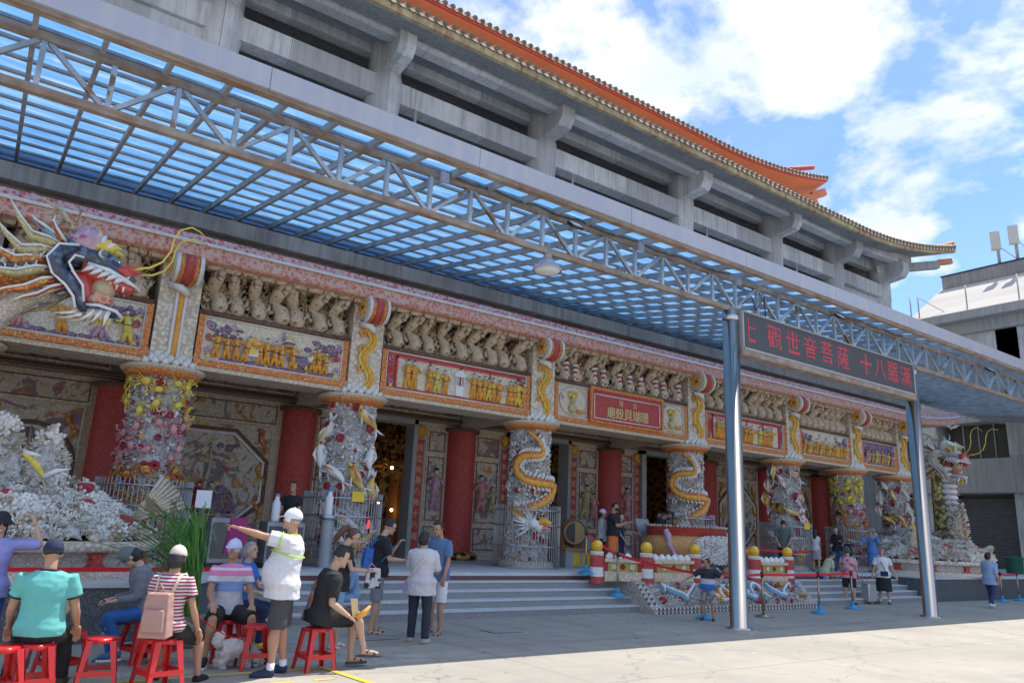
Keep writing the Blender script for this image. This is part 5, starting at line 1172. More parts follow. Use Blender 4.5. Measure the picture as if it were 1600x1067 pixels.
tag(m.build('coral_ground', [CORAL, CORALG], t), kind='stuff')
m = MB()
for (u0, ln, c1, ph) in ((.03, .22, 0, 0), (.30, .18, 2, 1.5), (.55, .16, 0, 3), (.72, .2, 0, .8), (.42, .12, 1, 2)):
    pts = [slope(u0+ln*k/16+.02*cos(k*.9+ph), .5+.36*sin(ph+k*.52), .05+.03*sin(k)) for k in range(17)]
    m.tube(pts, [.02+.065*sin(pi*min(1, (k+2)/17)) for k in range(17)], 8, c1); m.tube([p+V(0, -.03, .05) for p in pts], [.01+.03*sin(pi*(k+1)/18) for k in range(17)], 6, 3)
for k in range(14): p = slope(q.random(), q.random(), .05); m.tube([p, p+V(q.uniform(-.15, .15), -.05, .05), p+V(q.uniform(-.3, .3), -.03, .08)], [.05, .05, .01], 7, q.choice([0, 1, 2, 3]))
m.build('relief_dragons', [LBLUE, FLAME, GOLD, WHITE], t)
m = MB()
for k in range(26): m.ball(slope(q.random(), q.random(), .03), q.uniform(.05, .09), n=8, m=6)
m.build('crimson_coral', CRIM, t)
bal_y = 12.12
def bal_post(x, y, lb, z0=.6):
    t = thing('ball_topped_post', lb, 'balustrade post', (x, y, z0), 'shell posts topped with amber balls')
    m = MB(); m.lathe((x, y, 0), [(.155, z0-.06), (.155, z0+.08)], 20, 0); m.lathe((x, y, 0), [(.15, z0+.08), (.15, z0+.28)], 20, 1); m.lathe((x, y, 0), [(.155, z0+.28), (.155, z0+.53)], 20, 0); m.lathe((x, y, 0), [(.16, z0+.53), (.13, z0+.56), (.12, z0+.60), (.05, z0+.61)], 20, 2); m.build('shaft', [RED, WHITE, CREAM], t)
    m = MB()
    for k in range(16): a = k*pi/8; m.ball((x+cos(a)*.12, y+sin(a)*.12, z0+.585), .03, n=6, m=5)
    m.build('petal_ring', WHITE, t)
    m = MB(); m.ball((x, y, z0+.72), .135, n=24, m=16); m.build('ball', BALLY, t)
PB = [at(933, 856, 12.62), at(1010, 858, 12.12), at(1085, 859, 12.12), at(1178, 862, 12.12), at(1230, 863, 12.12)]
for p, y, lb in zip(PB, (12.62, 12.12, 12.12, 12.12, 12.12), ('ball-topped post at the head of the left stairs, leftmost', 'second ball-topped post, left front corner of the ramp balustrade', 'ball-topped post just behind the small boy', 'ball-topped post right beside the big steel post', 'rightmost ball-topped post by the right stairs')): bal_post(p.x, y, lb)
def balustrade(a, b, lb):
    t = thing('balustrade', lb, 'balustrade', ((a[0]+b[0])/2, (a[1]+b[1])/2, .6), 'low shell balustrades on the ramp')
    A = Vector((*a, 0)); B = Vector((*b, 0)); d = (B-A).normalized(); A = A+d*.15; B = B-d*.15
    m = MB(); m.bar(A+V(0, 0, .70), B+V(0, 0, .70), .20, .20); m.bar(A+V(0, 0, 1.03), B+V(0, 0, 1.03), .24, .07); m.build('rails', CREAM, t)
    m = MB(); m.bar(A+V(0, 0, .90), B+V(0, 0, .90), .14, .195, 0); o = m.build('panel', MATS.get('yellow_green_mosaic') or mat('yellow_green_mosaic', (.5, .42, .08), .5, .2, 5, cells=[(.55, .46, .08), (.62, .55, .2), (.45, .36, .06)], cs=34, cellbump=.6), t)
    n = Vector((d.y, -d.x, 0)); n = n if n.y < 0 else -n
    m = MB(); L_ = (B-A).length
    for u in (.0, 1.0): m.obox(A+d*(L_*(.04+.92*u))+n*.075+V(0, 0, .90), .09, .02, .19, Matrix((d, n, V(0, 0, 1))).transposed(), 0)
    for u, mi in ((.25, 1), (.5, 0), (.75, 1)):
        c = A+d*(L_*u)+n*.085+V(0, 0, .9)
        for k in range(6): aa = k*pi/3; m.ball(c+d*cos(aa)*.035+V(0, 0, sin(aa)*.035), .025, n=6, m=5, mi=mi)
    m.build('flowers', [CRIM, WHITE], o)
    m = MB(); k = 0; s = .13
    while s < L_-.1:
        c = A+d*s+V(0, 0, 1.10); m.ball(c, .10, .08, .08, 9, 6)
        m.ball(c+V(0, 0, .05), .05, .05, .05, 8, 5); s += .21
    m.build('conch_shells', WHITE, t)
xy = [(PB[0].x, 12.62)]+[(p.x, 12.12) for p in PB[1:]]
balustrade(xy[0], xy[1], 'short slanting balustrade with a yellow panel at the head of the left stairs'); balustrade(xy[1], xy[2], 'low balustrade with a yellow panel in front of the beast-shaped burner'); balustrade(xy[3], xy[4], 'low balustrade with a yellow panel right of the big steel post')
# ================================================================= SHELL BURNER
cx_, cy_ = 15.6, 13.6
t = thing('shell_incense_burner', 'big orange and white shell burner with a beast head on its right side', 'incense burner', (cx_, cy_, ZP))
m = MB(); m.lathe((cx_, cy_, 0), [(.5, .72), (.45, .8), (.7, .9), (1.05, 1.1), (1.2, 1.35), (1.15, 1.55), (1.0, 1.64)], 36, 0, sx=1.15, sy=.75); m.build('bowl', mat('amber_mosaic', (.65, .32, .12), .45, .15, 4, cells=[(.68, .34, .12), (.74, .45, .2), (.6, .28, .08)], cs=40, cellbump=.4), t)
m = MB(); m.lathe((cx_, cy_, 0), [(1.0, 1.62), (1.08, 1.64), (1.08, 1.82), (1.12, 1.83)], 36, 0, sx=1.15, sy=.75); m.build('rim_band', RED, t)
m = MB()
for k in range(70): a = 2*pi*k/70; m.ball((cx_+cos(a)*1.27, cy_+sin(a)*.83, 1.85), .045, .045, .035, 6, 5)
m.build('rim_shells', BONE, t)
m = MB(); q = random.Random(4)
for k in range(1300):
    u = q.uniform(-.55, 1.1); v = q.uniform(-.36, .32)
    if (u-.3)**2/.75+v*v/.13 > 1: continue
    a = -pi/2+u*.85-.1; r = 1.17-.2*v*v; p = V(cx_+cos(a)*r*1.15*1.02, cy_+sin(a)*r*.75*1.03, 1.32+v)
    m.stub(p, (cos(a)+q.uniform(-.6, .6), sin(a)*1.3, q.uniform(-.6, .6)), .07, .02, 0 if q.random() < .8 else 1)
m.build('pearl_patch', [WHITE, CORALG], t)
m = MB(); pts = [V(cx_-1.12, cy_-.35, 1.62+.12), V(cx_-1.24, cy_-.42, 1.7), V(cx_-1.22, cy_-.48, 1.62), V(cx_-1.2, cy_-.5, 1.4), V(cx_-1.1, cy_-.58, 1.15), V(cx_-.7, cy_-.76, .98), V(cx_-.2, cy_-.85, .92)]
m.tube(pts, [.05, .075, .08, .07, .05, .04, .03], 9, 0); m.build('scroll_handle', [MATS['white_shell'] if False else LILAC, WHITE], t)
m = MB(); hx, hy, hz = cx_+1.22, cy_-.62, 1.35
m.ball((hx, hy, hz), .26, .22, .22, 14, 10, 0); m.tube([(hx, hy, hz), (hx+.25, hy-.1, hz-.02), (hx+.42, hy-.14, hz-.08)], [.2, .16, .08], 10, 1); m.tube([(hx+.05, hy-.05, hz-.15), (hx+.25, hy-.1, hz-.22), (hx+.36, hy-.12, hz-.24)], [.12, .08, .04], 8, 2)
for k in range(46):
    a = q.uniform(0, 6.28); b = q.uniform(-.5, 1.2); d = V(-.4+cos(a)*.8, sin(a)*.6-.3, b); m.tube([V(hx-.05, hy, hz), V(hx-.05, hy, hz)+d*.22, V(hx-.05, hy, hz)+d*.36+V(0, 0, .05)], [.06, .045, .01], 6, q.choice([0, 0, 3, 4]))
for s in (-1, 1): m.ball((hx+.15, hy-.12+s*.1, hz+.1), .05, n=8, m=6, mi=5)
m.build('beast_head', [WHITE, GOLD, CRIM, CORALG, LBLUE, DARKH], t)
m = MB()
for sx in (-.6, .75): m.tube([(cx_+sx, cy_-.5, 1.0), (cx_+sx*1.05, cy_-.6, .85), (cx_+sx*1.1, cy_-.66, .74)], [.16, .12, .14], 10)
m.build('feet', BONE, t)
# ================================================================= DRUM, SIGN BOARD, CABINETS
p = gz(897, 888, .72); x, y = 12.95, 15.1
t = thing('festival_drum', 'large drum with a yin-yang face on a low stand by the centre doorway', 'drum', (x, y, ZP)); d = V(-.45, -.9, 0).normalized()
c = V(x, y, 1.58); m = MB(); m.tube([c-d*.28, c-d*.15, c, c+d*.15, c+d*.28], [.29, .33, .35, .33, .29], 28, 0, caps=False); m.build('barrel', WOODM, t)
m = MB(); m.cyl(c+d*.275, c+d*.285, .285, n=28, mi=0); m.tube([c+d*.285+Matrix.Rotation(2*pi*k/28, 3, d) @ V(0, 0, .295) for k in range(29)], .02, 6, 1, caps=False)
u = d.cross(V(0, 0, 1)).normalized()
pts = [c+d*.29+(u*sin(a)+V(0, 0, cos(a)))*.24 for a in [pi*k/14 for k in range(15)]]+[c+d*.36+V(0, 0, -.15)+(u*sin(a)*-1+V(0, 0, cos(a)*-1))*-.15*(-1) for a in [pi*k/8 for k in range(8, -1, -1)]]+[c+d*.36+V(0, 0, .15)+(-u*sin(a)-V(0, 0, -cos(a)))*.15 for a in [pi-pi*k/8 for k in range(9)]]
m.prism(pts[:15], d*.012, 2); m.ball(c+d*.37+V(0, 0, -.15), .15, .15, .15, 12, 8, 3) if False else None
m.build('drum_face', [mat('drum_skin', (.38, .25, .09), .5, .1), BROWN, BLACK], t)
m = MB(); m.box(x-.45, x+.45, y-.3, y+.3, ZP, ZP+.42, 0); m.box(x-.5, x+.5, y-.35, y+.35, ZP+.42, ZP+.48, 1); m.bar((x-.3, y, 1.2), (x-.36, y, 1.6), .06, .06, 1); m.bar((x+.3, y, 1.2), (x+.36, y, 1.6), .06, .06, 1); m.box(x-.2, x+.0, y-.315, y-.3, ZP+.05, ZP+.36, 2); m.box(x+.1, x+.35, y-.315, y-.3, ZP+.05, ZP+.36, 2); m.build('stand', [GREYM, WOODM, YSIGN], t)
x, y = 15.0, 14.55
t = thing('info_board', 'grey slanted information board on a steel stand behind the left balustrade', 'sign board', (x, y, ZP))
m = MB(); m.obox((x, y, 1.78), .62, .05, .50, Euler((radians(-20), 0, .2)).to_matrix()); m.build('board', GREYM, t, bevel=.01)
m = MB(); m.cyl((x-.22, y, ZP), (x-.22, y, 1.6), .02); m.cyl((x+.22, y, ZP), (x+.22, y, 1.6), .02); m.box(x-.3, x+.3, y-.2, y+.2, ZP, ZP+.02); m.build('stand', STEELB, t)
def cabinet(x, y, w, h, lb, cloth=None, group='steel cabinets at the left of the porch'):
    t = thing('steel_cabinet', lb, 'cabinet', (x, y, ZP), group)
    m = MB(); m.box(x-w/2, x+w/2, y-.25, y+.25, ZP+.08, ZP+h); m.build('case', mat('dull_cabinet_steel', (.25, .26, .28), .4, .2, 5, metal=.7), t, bevel=.015)
    m = MB(); m.box(x-w/2+.04, x+w/2-.04, y-.262, y-.25, ZP+.16, ZP+h-.08); m.build('glass_front', mat('dark_cabinet_glass', (.06, .065, .07), .15, .2, 4), t)
    m = MB(); m.box(x-w/2, x+w/2, y-.22, y+.22, ZP+.0, ZP+.08); m.build('base', BLACK, t)
    if cloth: m = MB(); m.prism([(x-.05, y-.29, ZP+.25), (x+w/2+.02, y-.29, ZP+.2), (x+w/2, y-.29, ZP+h+.02), (x+.02, y-.29, ZP+h)], (0, .04, 0)); m.build('cloth_cover', cloth, t)
MAG = mat('magenta_cloth', (.35, .03, .16), .7, .2, 5)
cabinet(3.95, 14.1, .62, .85, 'steel cabinet half covered by a magenta cloth', MAG); cabinet(5.0, 14.15, .72, .82, 'plain steel cabinet between the pointing man and the seated man')
t = thing('paper_notice', 'white paper sheet on a stand near the pointing hand', 'notice', (3.45, 13.9, 1.8)); m = MB(); m.box(3.34, 3.60, 13.9, 13.91, 1.72, 2.02); m.build('sheet', PAPER, t); m = MB(); m.cyl((3.47, 13.93, ZP), (3.47, 13.93, 1.75), .012, n=6); m.build('stick', GREYM, t)
for (x, y, dz, lb) in ((4.85, 14.15, -.14, 'white bottle standing on the plain steel cabinet'), (5.95, 14.3, .02, 'white bottle on a grey pedestal beside the cage')):
    t = thing('white_bottle', lb, 'bottle', (x, y, 1.68+dz), 'white plastic bottles'); m = MB(); m.lathe((x, y, dz), [(.0, 1.68), (.07, 1.68), (.075, 1.72), (.075, 2.02), (.04, 2.08), (.04, 2.14)], 16); m.build('body', PAPER, t); m = MB(); m.lathe((x, y, dz), [(.045, 2.14), (.045, 2.19), (0, 2.19)], 12); m.build('cap', BLUEP, t)
x, y = 5.95, 14.3
t = thing('grey_pedestal', 'grey steel pedestal under the white bottle next to the carp column', 'pedestal', (x, y, ZP)); m = MB(); m.lathe((x, y, 0), [(.12, ZP), (.11, ZP+.9)], 20, 0); m.build('shaft', GREYM, t); m = MB(); m.lathe((x, y, 0), [(.14, ZP+.9), (.17, ZP+.93), (.17, ZP+.98), (0, ZP+.98)], 20, 0); m.build('top', STEELB, t)
# planter on the left stairs edge: sheaf of leaves in a bucket
p = gz(278, 1008); px_, py_ = at(300, 1000, 10.35).x, 10.35
t = thing('leaf_sheaf', 'tall sheaf of long green leaves standing in a pale bucket by the granite wall', 'plant', (px_, py_, 0))
m = MB(); m.lathe((px_, py_, 0), [(.0, .01), (.14, .01), (.19, .36), (.2, .37), (.18, .37), (.13, .05)], 24); m.build('bucket', mat('grey_bucket', (.3, .31, .3), .5, .1), t)
m = MB(); q = random.Random(3)
for k in range(190):
    b = V(px_+q.uniform(-.06, .06), py_+q.uniform(-.06, .06), .1); a = q.uniform(0, 6.28); sp_ = q.uniform(.1, .95)*(1.25 if cos(a) < 0 else .55); H_ = q.uniform(.9, 1.7); dr = q.uniform(.0, .5)
    d = V(cos(a), sin(a)*.6, 0); P = [b, b+d*sp_*.12+V(-.10, 0, H_*.5), b+d*sp_*.45+V(-.22, 0, H_*.85), b+d*sp_*.85+V(-.32, 0, H_*(1.0-dr*.12)), b+d*sp_*1.25+V(-.42, 0, H_*(1.02-dr*.45))]
    w = q.uniform(.006, .012); vs = []
    for i, pp in enumerate(P):
        s = V(-sin(a), cos(a), .3)*w*(.6, 1, 1.1, .8, .1)[i]; vs += [pp-s, pp+s]
    m.add(vs, [(2*i, 2*i+1, 2*i+3, 2*i+2) for i in range(4)], 0 if q.random() < .7 else 1, True)
m.build('leaves', [LEAF, mat('pale_leaf', (.14, .30, .06), .5, .3, 5)], t)
# ================================================================= QUEUE BARRIERS
def stanchion(x, y, z, lb, base='blue', h=.92):
    t = thing('barrier_post', lb, 'barrier post', (x, y, z), 'queue barrier posts')
    m = MB(); m.cyl((x, y, z+.02), (x, y, z+h), .024, n=12); m.build('pole', BRASS, t)
    m = MB(); m.lathe((x, y, 0), [(.0, z+h-.10), (.038, z+h-.10), (.04, z+h-.02), (.03, z+h+.01), (0, z+h+.02)], 12); m.build('head', BLACK, t)
    m = MB()
    if base == 'blue': m.lathe((x, y, 0), [(.0, z+.004), (.19, z+.004), (.19, z+.03), (.12, z+.06), (.045, z+.09), (.04, z+.2), (0, z+.2)], 20, smooth=False); m.build('base', BLUEP, t)
    else: m.lathe((x, y, 0), [(.0, z+.004), (.19, z+.004), (.19, z+.02), (.05, z+.05), (0, z+.05)], 24); m.build('base', BRASS, t)
    return V(x, y, z+h-.05)
s0 = stanchion(11.35, 12.75, .72, 'barrier post with a blue foot at the top of the left stairs')
s1 = stanchion(gz(988, 932, .30).x-.25, 12.25, .288, 'barrier post with a blue foot standing on the left stairs')
s2 = stanchion(*gz(1101, 967)[:2], 0, 'barrier post with a blue foot behind the boy')
s3 = stanchion(*gz(1193, 963)[:2], 0, 'barrier post with a plain round brass foot right of the steel post', 'brass')
s4 = stanchion(*gz(1281, 958)[:2], 0, 'barrier post with a blue foot in front of the right end of the ramp')
s5 = stanchion(*gz(1333, 951)[:2], 0, 'barrier post with a blue foot in front of the bucket hat woman')
s6 = stanchion(*gz(1497, 934)[:2], 0, 'barrier post with a blue foot just right of the far steel post')
s7 = stanchion(*gz(1567, 940)[:2], 0, 'barrier post with a blue foot behind the walking woman')
s8 = stanchion(*gz(1593, 938)[:2], 0, 'barrier post with a blue foot at the right edge')
def belt(a, b, lb, sag=.04):
    t = MB(); n = 8; vs = []
    for k in range(n+1):
        p = a.lerp(b, k/n)+V(0, 0, -sag*4*(k/n)*(1-k/n)); vs += [p+V(0, .003, -.028), p+V(0, .003, .028), p+V(0, -.003, .028), p+V(0, -.003, -.028)]
    fs = [(4*i+j, 4*i+(j+1) % 4, 4*i+4+(j+1) % 4, 4*i+4+j) for i in range(n) for j in range(4)]
    t.add(vs, fs); o = t.build('red_belt', TAPE, loc=(a+b)/2); tag(o, lb, 'barrier belt', 'red belts of the queue barrier')
belt(s0, s1, 'red belt sloping down the left stairs, upper length'); belt(s1, s2, 'red belt crossing behind the boy'); belt(s2, s3, 'red belt passing behind the big steel post', .02)
belt(s3, s4, 'red belt in front of the right end of the ramp', .01); belt(s4, s5, 'red belt in front of the bucket hat woman', .01)
belt(V(PB[3].x, 12.6, 1.42), V(21.2, 13.6, 1.32), 'red belt climbing behind the ball-topped posts to the right stairs', .05)
belt(V(25.6, 12.9, 1.5), V(27.4, 11.9, 1.3), 'short red belt at the left of the far coral dais', .08)
belt(V(26.2, 11.6, 1.35), s6, 'red belt left of the far barrier posts'); belt(s6, s7, 'red belt behind the walking woman'); belt(s7, s8, 'red belt at the right edge')
belt(V(-1.5, 10.9, .86), V(3.2, 11.4, .86), 'red belt along the foot of the left coral dais', .0)
# green bin and red notice at the right edge
p = at(1586, 893, 13.6); t = thing('green_bin', 'dark green plastic bin behind the far coral dais', 'bin', (p.x, 13.6, ZP)); m = MB(); m.lathe((p.x, 13.6, 0), [(.3, ZP), (.33, ZP+.55), (.35, ZP+.58)], 20); m.build('tub', GREENP, t); m = MB(); m.lathe((p.x, 13.6, 0), [(.36, ZP+.58), (.33, ZP+.66), (.0, ZP+.72)], 20); m.build('lid', GREENP, t)
p = at(1596, 847, 18.0); m = MB(); m.box(p.x-.5, p.x+.8, 18.0, 18.05, p.z-.9, p.z+.85, 0)
for k in range(3): m.box(p.x-.3, p.x+.6, 17.985, 18.0, p.z-.5+k*.45, p.z-.42+k*.45, 1)
tag(m.build('red_notice_board', [RED, PAPER], loc=(p.x, 18, p.z-.9)), 'red notice board in the shade at the right edge', 'notice board')
# ================================================================= RED STOOLS
def stool_proto():
    t = thing('plastic_stool', 'x', 'stool', (0, 0, 0), 'red plastic stools', local=True)
    m = MB(); n = 32; prof = [(0, .45), (.118, .45), (.135, .445), (.142, .43), (.142, .405), (.13, .405)]
    vs = []
    for r, z in prof:
        for k in range(n):
            a = 2*pi*k/n+pi/4; q = r*(1/max(abs(cos(a-pi/4)), abs(sin(a-pi/4))))**.45; vs.append((cos(a)*q, sin(a)*q, z))
    m.add(vs, [(i*n+j, i*n+(j+1) % n, (i+1)*n+(j+1) % n, (i+1)*n+j) for i in range(len(prof)-1) for j in range(n)], 0, True); m.build('seat', REDPLAS, t)
    for sx in (-1, 1):
        for sy in (-1, 1):
            m = MB()
            for dx, dy, w0, w1 in ((1, 0, .055, .034), (0, 1, .055, .034)):
                tw = (.052 if dx else .008, .052 if dy else .008)
                a = Vector((sx*.132, sy*.132, .43)); b = Vector((sx*.185, sy*.185, .0)); vs = []
                for p, w in ((a, 1.25), (b, .7)):
                    ix = -sx*tw[0]*w if dx else -sx*.009; iy = -sy*tw[1]*w if dy else -sy*.009
                    vs += [p, p+V(ix, 0, 0), p+V(ix, iy, 0), p+V(0, iy, 0)]
                m.add(vs, [(0, 1, 2, 3), (7, 6, 5, 4), (0, 4, 5, 1), (1, 5, 6, 2), (2, 6, 7, 3), (3, 7, 4, 0)])
            m.build('leg', REDPLAS, t)
    m = MB(); r = .163
    for a, b in (((-r, -r), (r, -r)), ((r, -r), (r, r)), ((r, r), (-r, r)), ((-r, r), (-r, -r))): m.bar((*a, .15), (*b, .15), .012, .045)
    m.build('stretcher', REDPLAS, t); return t
SP = stool_proto(); first = True
stools = {}
for key, x, y, rot, lb in (('teal', 57, 1003, .1, 'red stool under the man in the teal shirt'), ('corner', 4, 1008, .3, 'red stool cut off by the left edge of the photo'), ('empty', 160, 994, -.15, 'empty red stool between the teal shirt man and the backpack woman'),
                       ('back', 255, 995, .25, 'red stool under the woman with the pink backpack'), ('behind', 104, 982, .5, 'red stool half hidden behind the man in the teal shirt'), ('phone', 226, 966, .3, 'red stool under the woman in ripped jeans'),
                       ('polo', 352, 966, .1, 'red stool under the man in the striped polo'), ('side', 404, 975, -.1, 'red stool between the striped polo man and the pointing man'), ('black', 497, 978, .05, 'red stool under the man in the black printed shirt'), ('far', 382, 955, .6, 'red stool mostly hidden behind the striped polo man'), ('gap', 255, 968, .8, 'red stool behind the pink backpack, next to the jeans woman')):
    p = gz(x, y, .45); o = SP if first else copy_tree(SP); first = False
    o.location = (p.x, p.y, 0); o.rotation_euler = (0, 0, rot); o['label'] = lb; stools[key] = p
# ================================================================= PEOPLE
SKIN = mat('tan_skin', (.44, .24, .15), .55, .06, 6); SKIN2 = mat('light_skin', (.52, .33, .23), .55, .06, 6); SKIN3 = mat('brown_skin', (.42, .23, .14), .55, .06, 6)
def cloth(name, c, **k): return mat(name, c, k.pop('rough', .85), k.pop('var', .08), 5, .25, 120, **k)
EYE = mat('dark_eye', (.03, .02, .02), .3, 0, 1); LIP = mat('lip', (.40, .15, .12), .5, .05, 5)
def solid(mb, name, mt, parent, vox=.01, sm=2, wr=0, seed=0):
    wr *= 1.25
    me = bpy.data.meshes.new('tmp'); me.from_pydata(mb.v, [], mb.f); me.validate()
    ob = bpy.data.objects.new('tmp', me)
    r = ob.modifiers.new('r', 'REMESH'); r.mode = 'VOXEL'; r.voxel_size = vox; r.adaptivity = 0
    if sm: s = ob.modifiers.new('s', 'SMOOTH'); s.factor = .5; s.iterations = sm
    m2 = evaluated(ob); bpy.data.objects.remove(ob); bpy.data.meshes.remove(me)
    m2.name = name; m2.materials.clear(); m2.materials.append(mt)
    if wr:
        sd_ = Vector((seed, seed*2.3, 0))
        NR = [v.normal.copy() for v in m2.vertices]
        for v, n in zip(m2.vertices, NR):
            c = v.co
            k = noise.noise(Vector((c.x*7, c.y*7, c.z*16+c.x*6))+sd_)*1.0+.6*noise.noise(Vector((c.x*18, c.y*18, c.z*24))+sd_)
            v.co = c+n*(wr*k)
    m2.polygons.foreach_set('use_smooth', [True]*len(m2.polygons)); m2.update()
    o = bpy.data.objects.new(name, m2); COL.objects.link(o); o.parent = parent; ORG[o.name] = Vector(); return o
def loft(m, rings, n=18):
    vs = [c+ax*(cos(2*pi*j/n)*w)+ay*(sin(2*pi*j/n)*d) for c, ax, w, ay, d in rings for j in range(n)]; k = len(rings)
    m.add(vs, [(i*n+j, i*n+(j+1) % n, (i+1)*n+(j+1) % n, (i+1)*n+j) for i in range(k-1) for j in range(n)]+[tuple(range(n))[::-1], tuple((k-1)*n+j for j in range(n))], 0, True)
def hat_ball(c, R, rad, clip, n=26, mm=18, infl=.72, nz=.0):
    m = MB(); m.ball((0, 0, 0), *rad, n=n, m=mm); vs = []
    for p in m.v:
        p = Vector(p); q = p.copy()
        if clip(p): q = p*infl
        elif nz: q = p*(1+nz*noise.noise(p*30))
        vs.append(tuple(c+R @ q))
    m.v = vs; return m
HP = [0]
def person(lb, loc, head, H=1.7, pose=None, skin=None, shirt=None, sleeve=.55, bottom=None, blen=.5, bmat=None, shoe=None, hair='short', hmat=None, hat=None, hatm=None, belly=0, build=1.0, vox=.011, group=None, mask=None, glasses=False, sock=None, fem=False, hem=-.12, loose=0, sole=True, coll=None, cuff=None):
    P = dict(lean=0, legs=((0, 3, 0), (0, 3, 0)), arms=((8, 8, 12, .1), (8, 8, 12, .1)), hyaw=0, hpitch=0, seat=None, twist=0, side=0); P.update(pose or {})
    skin = skin or SKIN; s = H/1.75; HP[0] += 1; seed = HP[0]
    th = atan2(loc[0], loc[1]); rz = -(th+radians(head))
    t = thing('person', lb, 'person', loc, group, rz=rz, local=True)
    ln = radians(P['lean']); sd_ = radians(P['side'])
    hz = (P['seat']+.10*s) if P['seat'] is not None else None
    # legs first, to find the hip height from the straightest leg
    def leg(i):
        pt, ab, kn = P['legs'][i]; sg = (-1, 1)[i]; pt, ab_, kn = radians(pt), radians(ab), radians(kn)
        d1 = Vector((sg*sin(ab_), sin(pt)*cos(ab_), -cos(pt)*cos(ab_))); d2 = Vector((sg*sin(ab_)*.4, sin(pt-kn), -cos(pt-kn))).normalized()
        if len(P['legs'][i]) > 3: pass
        return d1, d2
    if hz is None:
        hz = max(-(leg(i)[0].z*.42+leg(i)[1].z*.41)*s for i in (0, 1))+.085*s
    B = Vector((0, 0, hz)); up = Vector((sin(sd_), sin(ln), cos(ln)*cos(sd_))).normalized(); X = Vector((1, 0, 0)); X = (X-up*X.dot(up)).normalized(); F = up.cross(X)
    tw = Matrix.Rotation(radians(P['twist']), 3, up); X2 = tw @ X; F2 = tw @ F
    W_ = build
    def spn(u): 
        k = max(0, min(1, u/.3)); d = Vector((0, 0, 1)).lerp(up, k if P['seat'] is not None else 1).normalized()
        return B+(up*u if u >= 0 else Vector((0, 0, u)))*s
    fw = .93 if fem else 1.0
    rings = [(-.10, .09, .08, 0), (-.04, .155, .115, 0), (.03, .165*(1.04 if fem else 1), .12, 0), (.12, .145*fw, .105, .0), (.20, .135*fw, .105, .0), (.30, .15*fw, .112, .0), (.40, .172*fw, .113, 0), (.46, .178*fw, .10, 0), (.505, .15*fw, .08, 0), (.54, .075, .062, 0)]
    def mk(ex, dz0=-9, dz1=9, bl=belly, hemw=0):
        out = []
        for u, w, d, _ in rings:
            if u < dz0-.001 or u > dz1: continue
            bb = bl*math.exp(-((u-.15)/.15)**2); a, b = (X2, F2) if u > .2 else (X, F)
            out.append((spn(u)+b*(bb*.55)*s, a, (w*W_+bb*.5+ex+(hemw if u < .08 else 0))*s, b, (d*W_+bb*.55+ex+(hemw if u < .08 else 0))*s))
        return out
    body = MB(); loft(body, mk(-.008))
    neck0 = spn(.50); hd_y = radians(P['hyaw']); hp_ = radians(P['hpitch'])
    HR = Matrix((X2, F2, up)).transposed() @ Euler((-hp_, 0, -hd_y), 'ZXY').to_matrix() if False else Matrix((X2, F2, up)).transposed() @ Matrix.Rotation(-hd_y, 3, 'Z') @ Matrix.Rotation(-hp_, 3, 'X')
    if P['lean'] > 12:                   # keep the head up on a leaning trunk
        HR = Matrix.Rotation(ln*.45, 3, 'X') @ HR if P['hpitch'] <= 0 else HR
    hc = spn(.575)+F2*.015*s+HR @ Vector((0, .012, .125))*s
    body.tube([neck0-up*.03*s, spn(.56), hc-HR @ Vector((0, .01, .05))*s], [.062*s, .056*s, .056*s], 12)
    h = lambda x, y, z: hc+HR @ Vector((x, y, z))*s
    body.ball(h(0, -.008, .02), .076*s, .092*s, .098*s, 18, 12, 0, HR); body.ball(h(0, .018, -.045), .058*s, .066*s, .07*s, 14, 10, 0, HR)
    body.ball(h(0, .072, -.012), .014*s, .024*s, .022*s, 8, 6, 0, HR); body.tube([h(0, .080, .022), h(0, .098, -.010)], [.008*s, .013*s], 6); body.ball(h(0, .074, -.082), .024*s, .020*s, .018*s, 8, 6, 0, HR)
    body.ball(h(0, .078, .036), .045*s, .012*s, .008*s, 8, 6, 0, HR); body.ball(h(0, .080, -.052), .022*s, .010*s, .009*s, 8, 6, 0, HR)
    for sg in (-1, 1): body.ball(h(sg*.077, -.008, -.008), .010*s, .020*s, .032*s, 8, 6, 0, HR)
    limbs = []; hands = []
    armr = .9 if fem else 1.0
    for i, sg in enumerate((-1, 1)):
        pt, ab, el, inn = P['arms'][i]; pt, ab, el = radians(pt), radians(ab), radians(el)
        S0 = spn(.465)+X2*(sg*.168*W_*fw)*s
        Wd = Matrix((X2, F2, up)).transposed()
        d1 = Wd @ Vector((sg*sin(ab), sin(pt)*cos(ab), -cos(pt)*cos(ab))); d2 = Wd @ Vector((sg*sin(ab)*(1-inn)-sg*inn*.8, sin(pt+el), -cos(pt+el))); d2.normalize()
        E0 = S0+d1*.285*s; Wr = E0+d2*.245*s
        body.tube([S0, S0+d1*.08*s, E0-d1*.05*s, E0], [.052*s*armr*W_, .048*s*armr*W_, .038*s*armr*W_, .036*s*armr*W_], 10); body.ball(E0, .036*s*armr*W_, n=8, m=6); body.tube([E0, E0+d2*.07*s, Wr], [.036*s*armr*W_, .039*s*armr*W_, .024*s*armr], 10)
        # hand: palm + four fingers + thumb
        side = d2.cross(Vector((0, 0, 1))); side = side.normalized() if side.length > .1 else X2.copy()
        pn = side.cross(d2).normalized()*1.0; g = P.get('grip', 30)*pi/180
        pt_mode = P.get('point') == i
        pc = Wr+d2*.045*s; Rm = Matrix((side, d2, pn)).transposed(); body.obox(pc, .078*s, .095*s, .030*s, Rm); body.ball(Wr, .026*s, n=8, m=6)
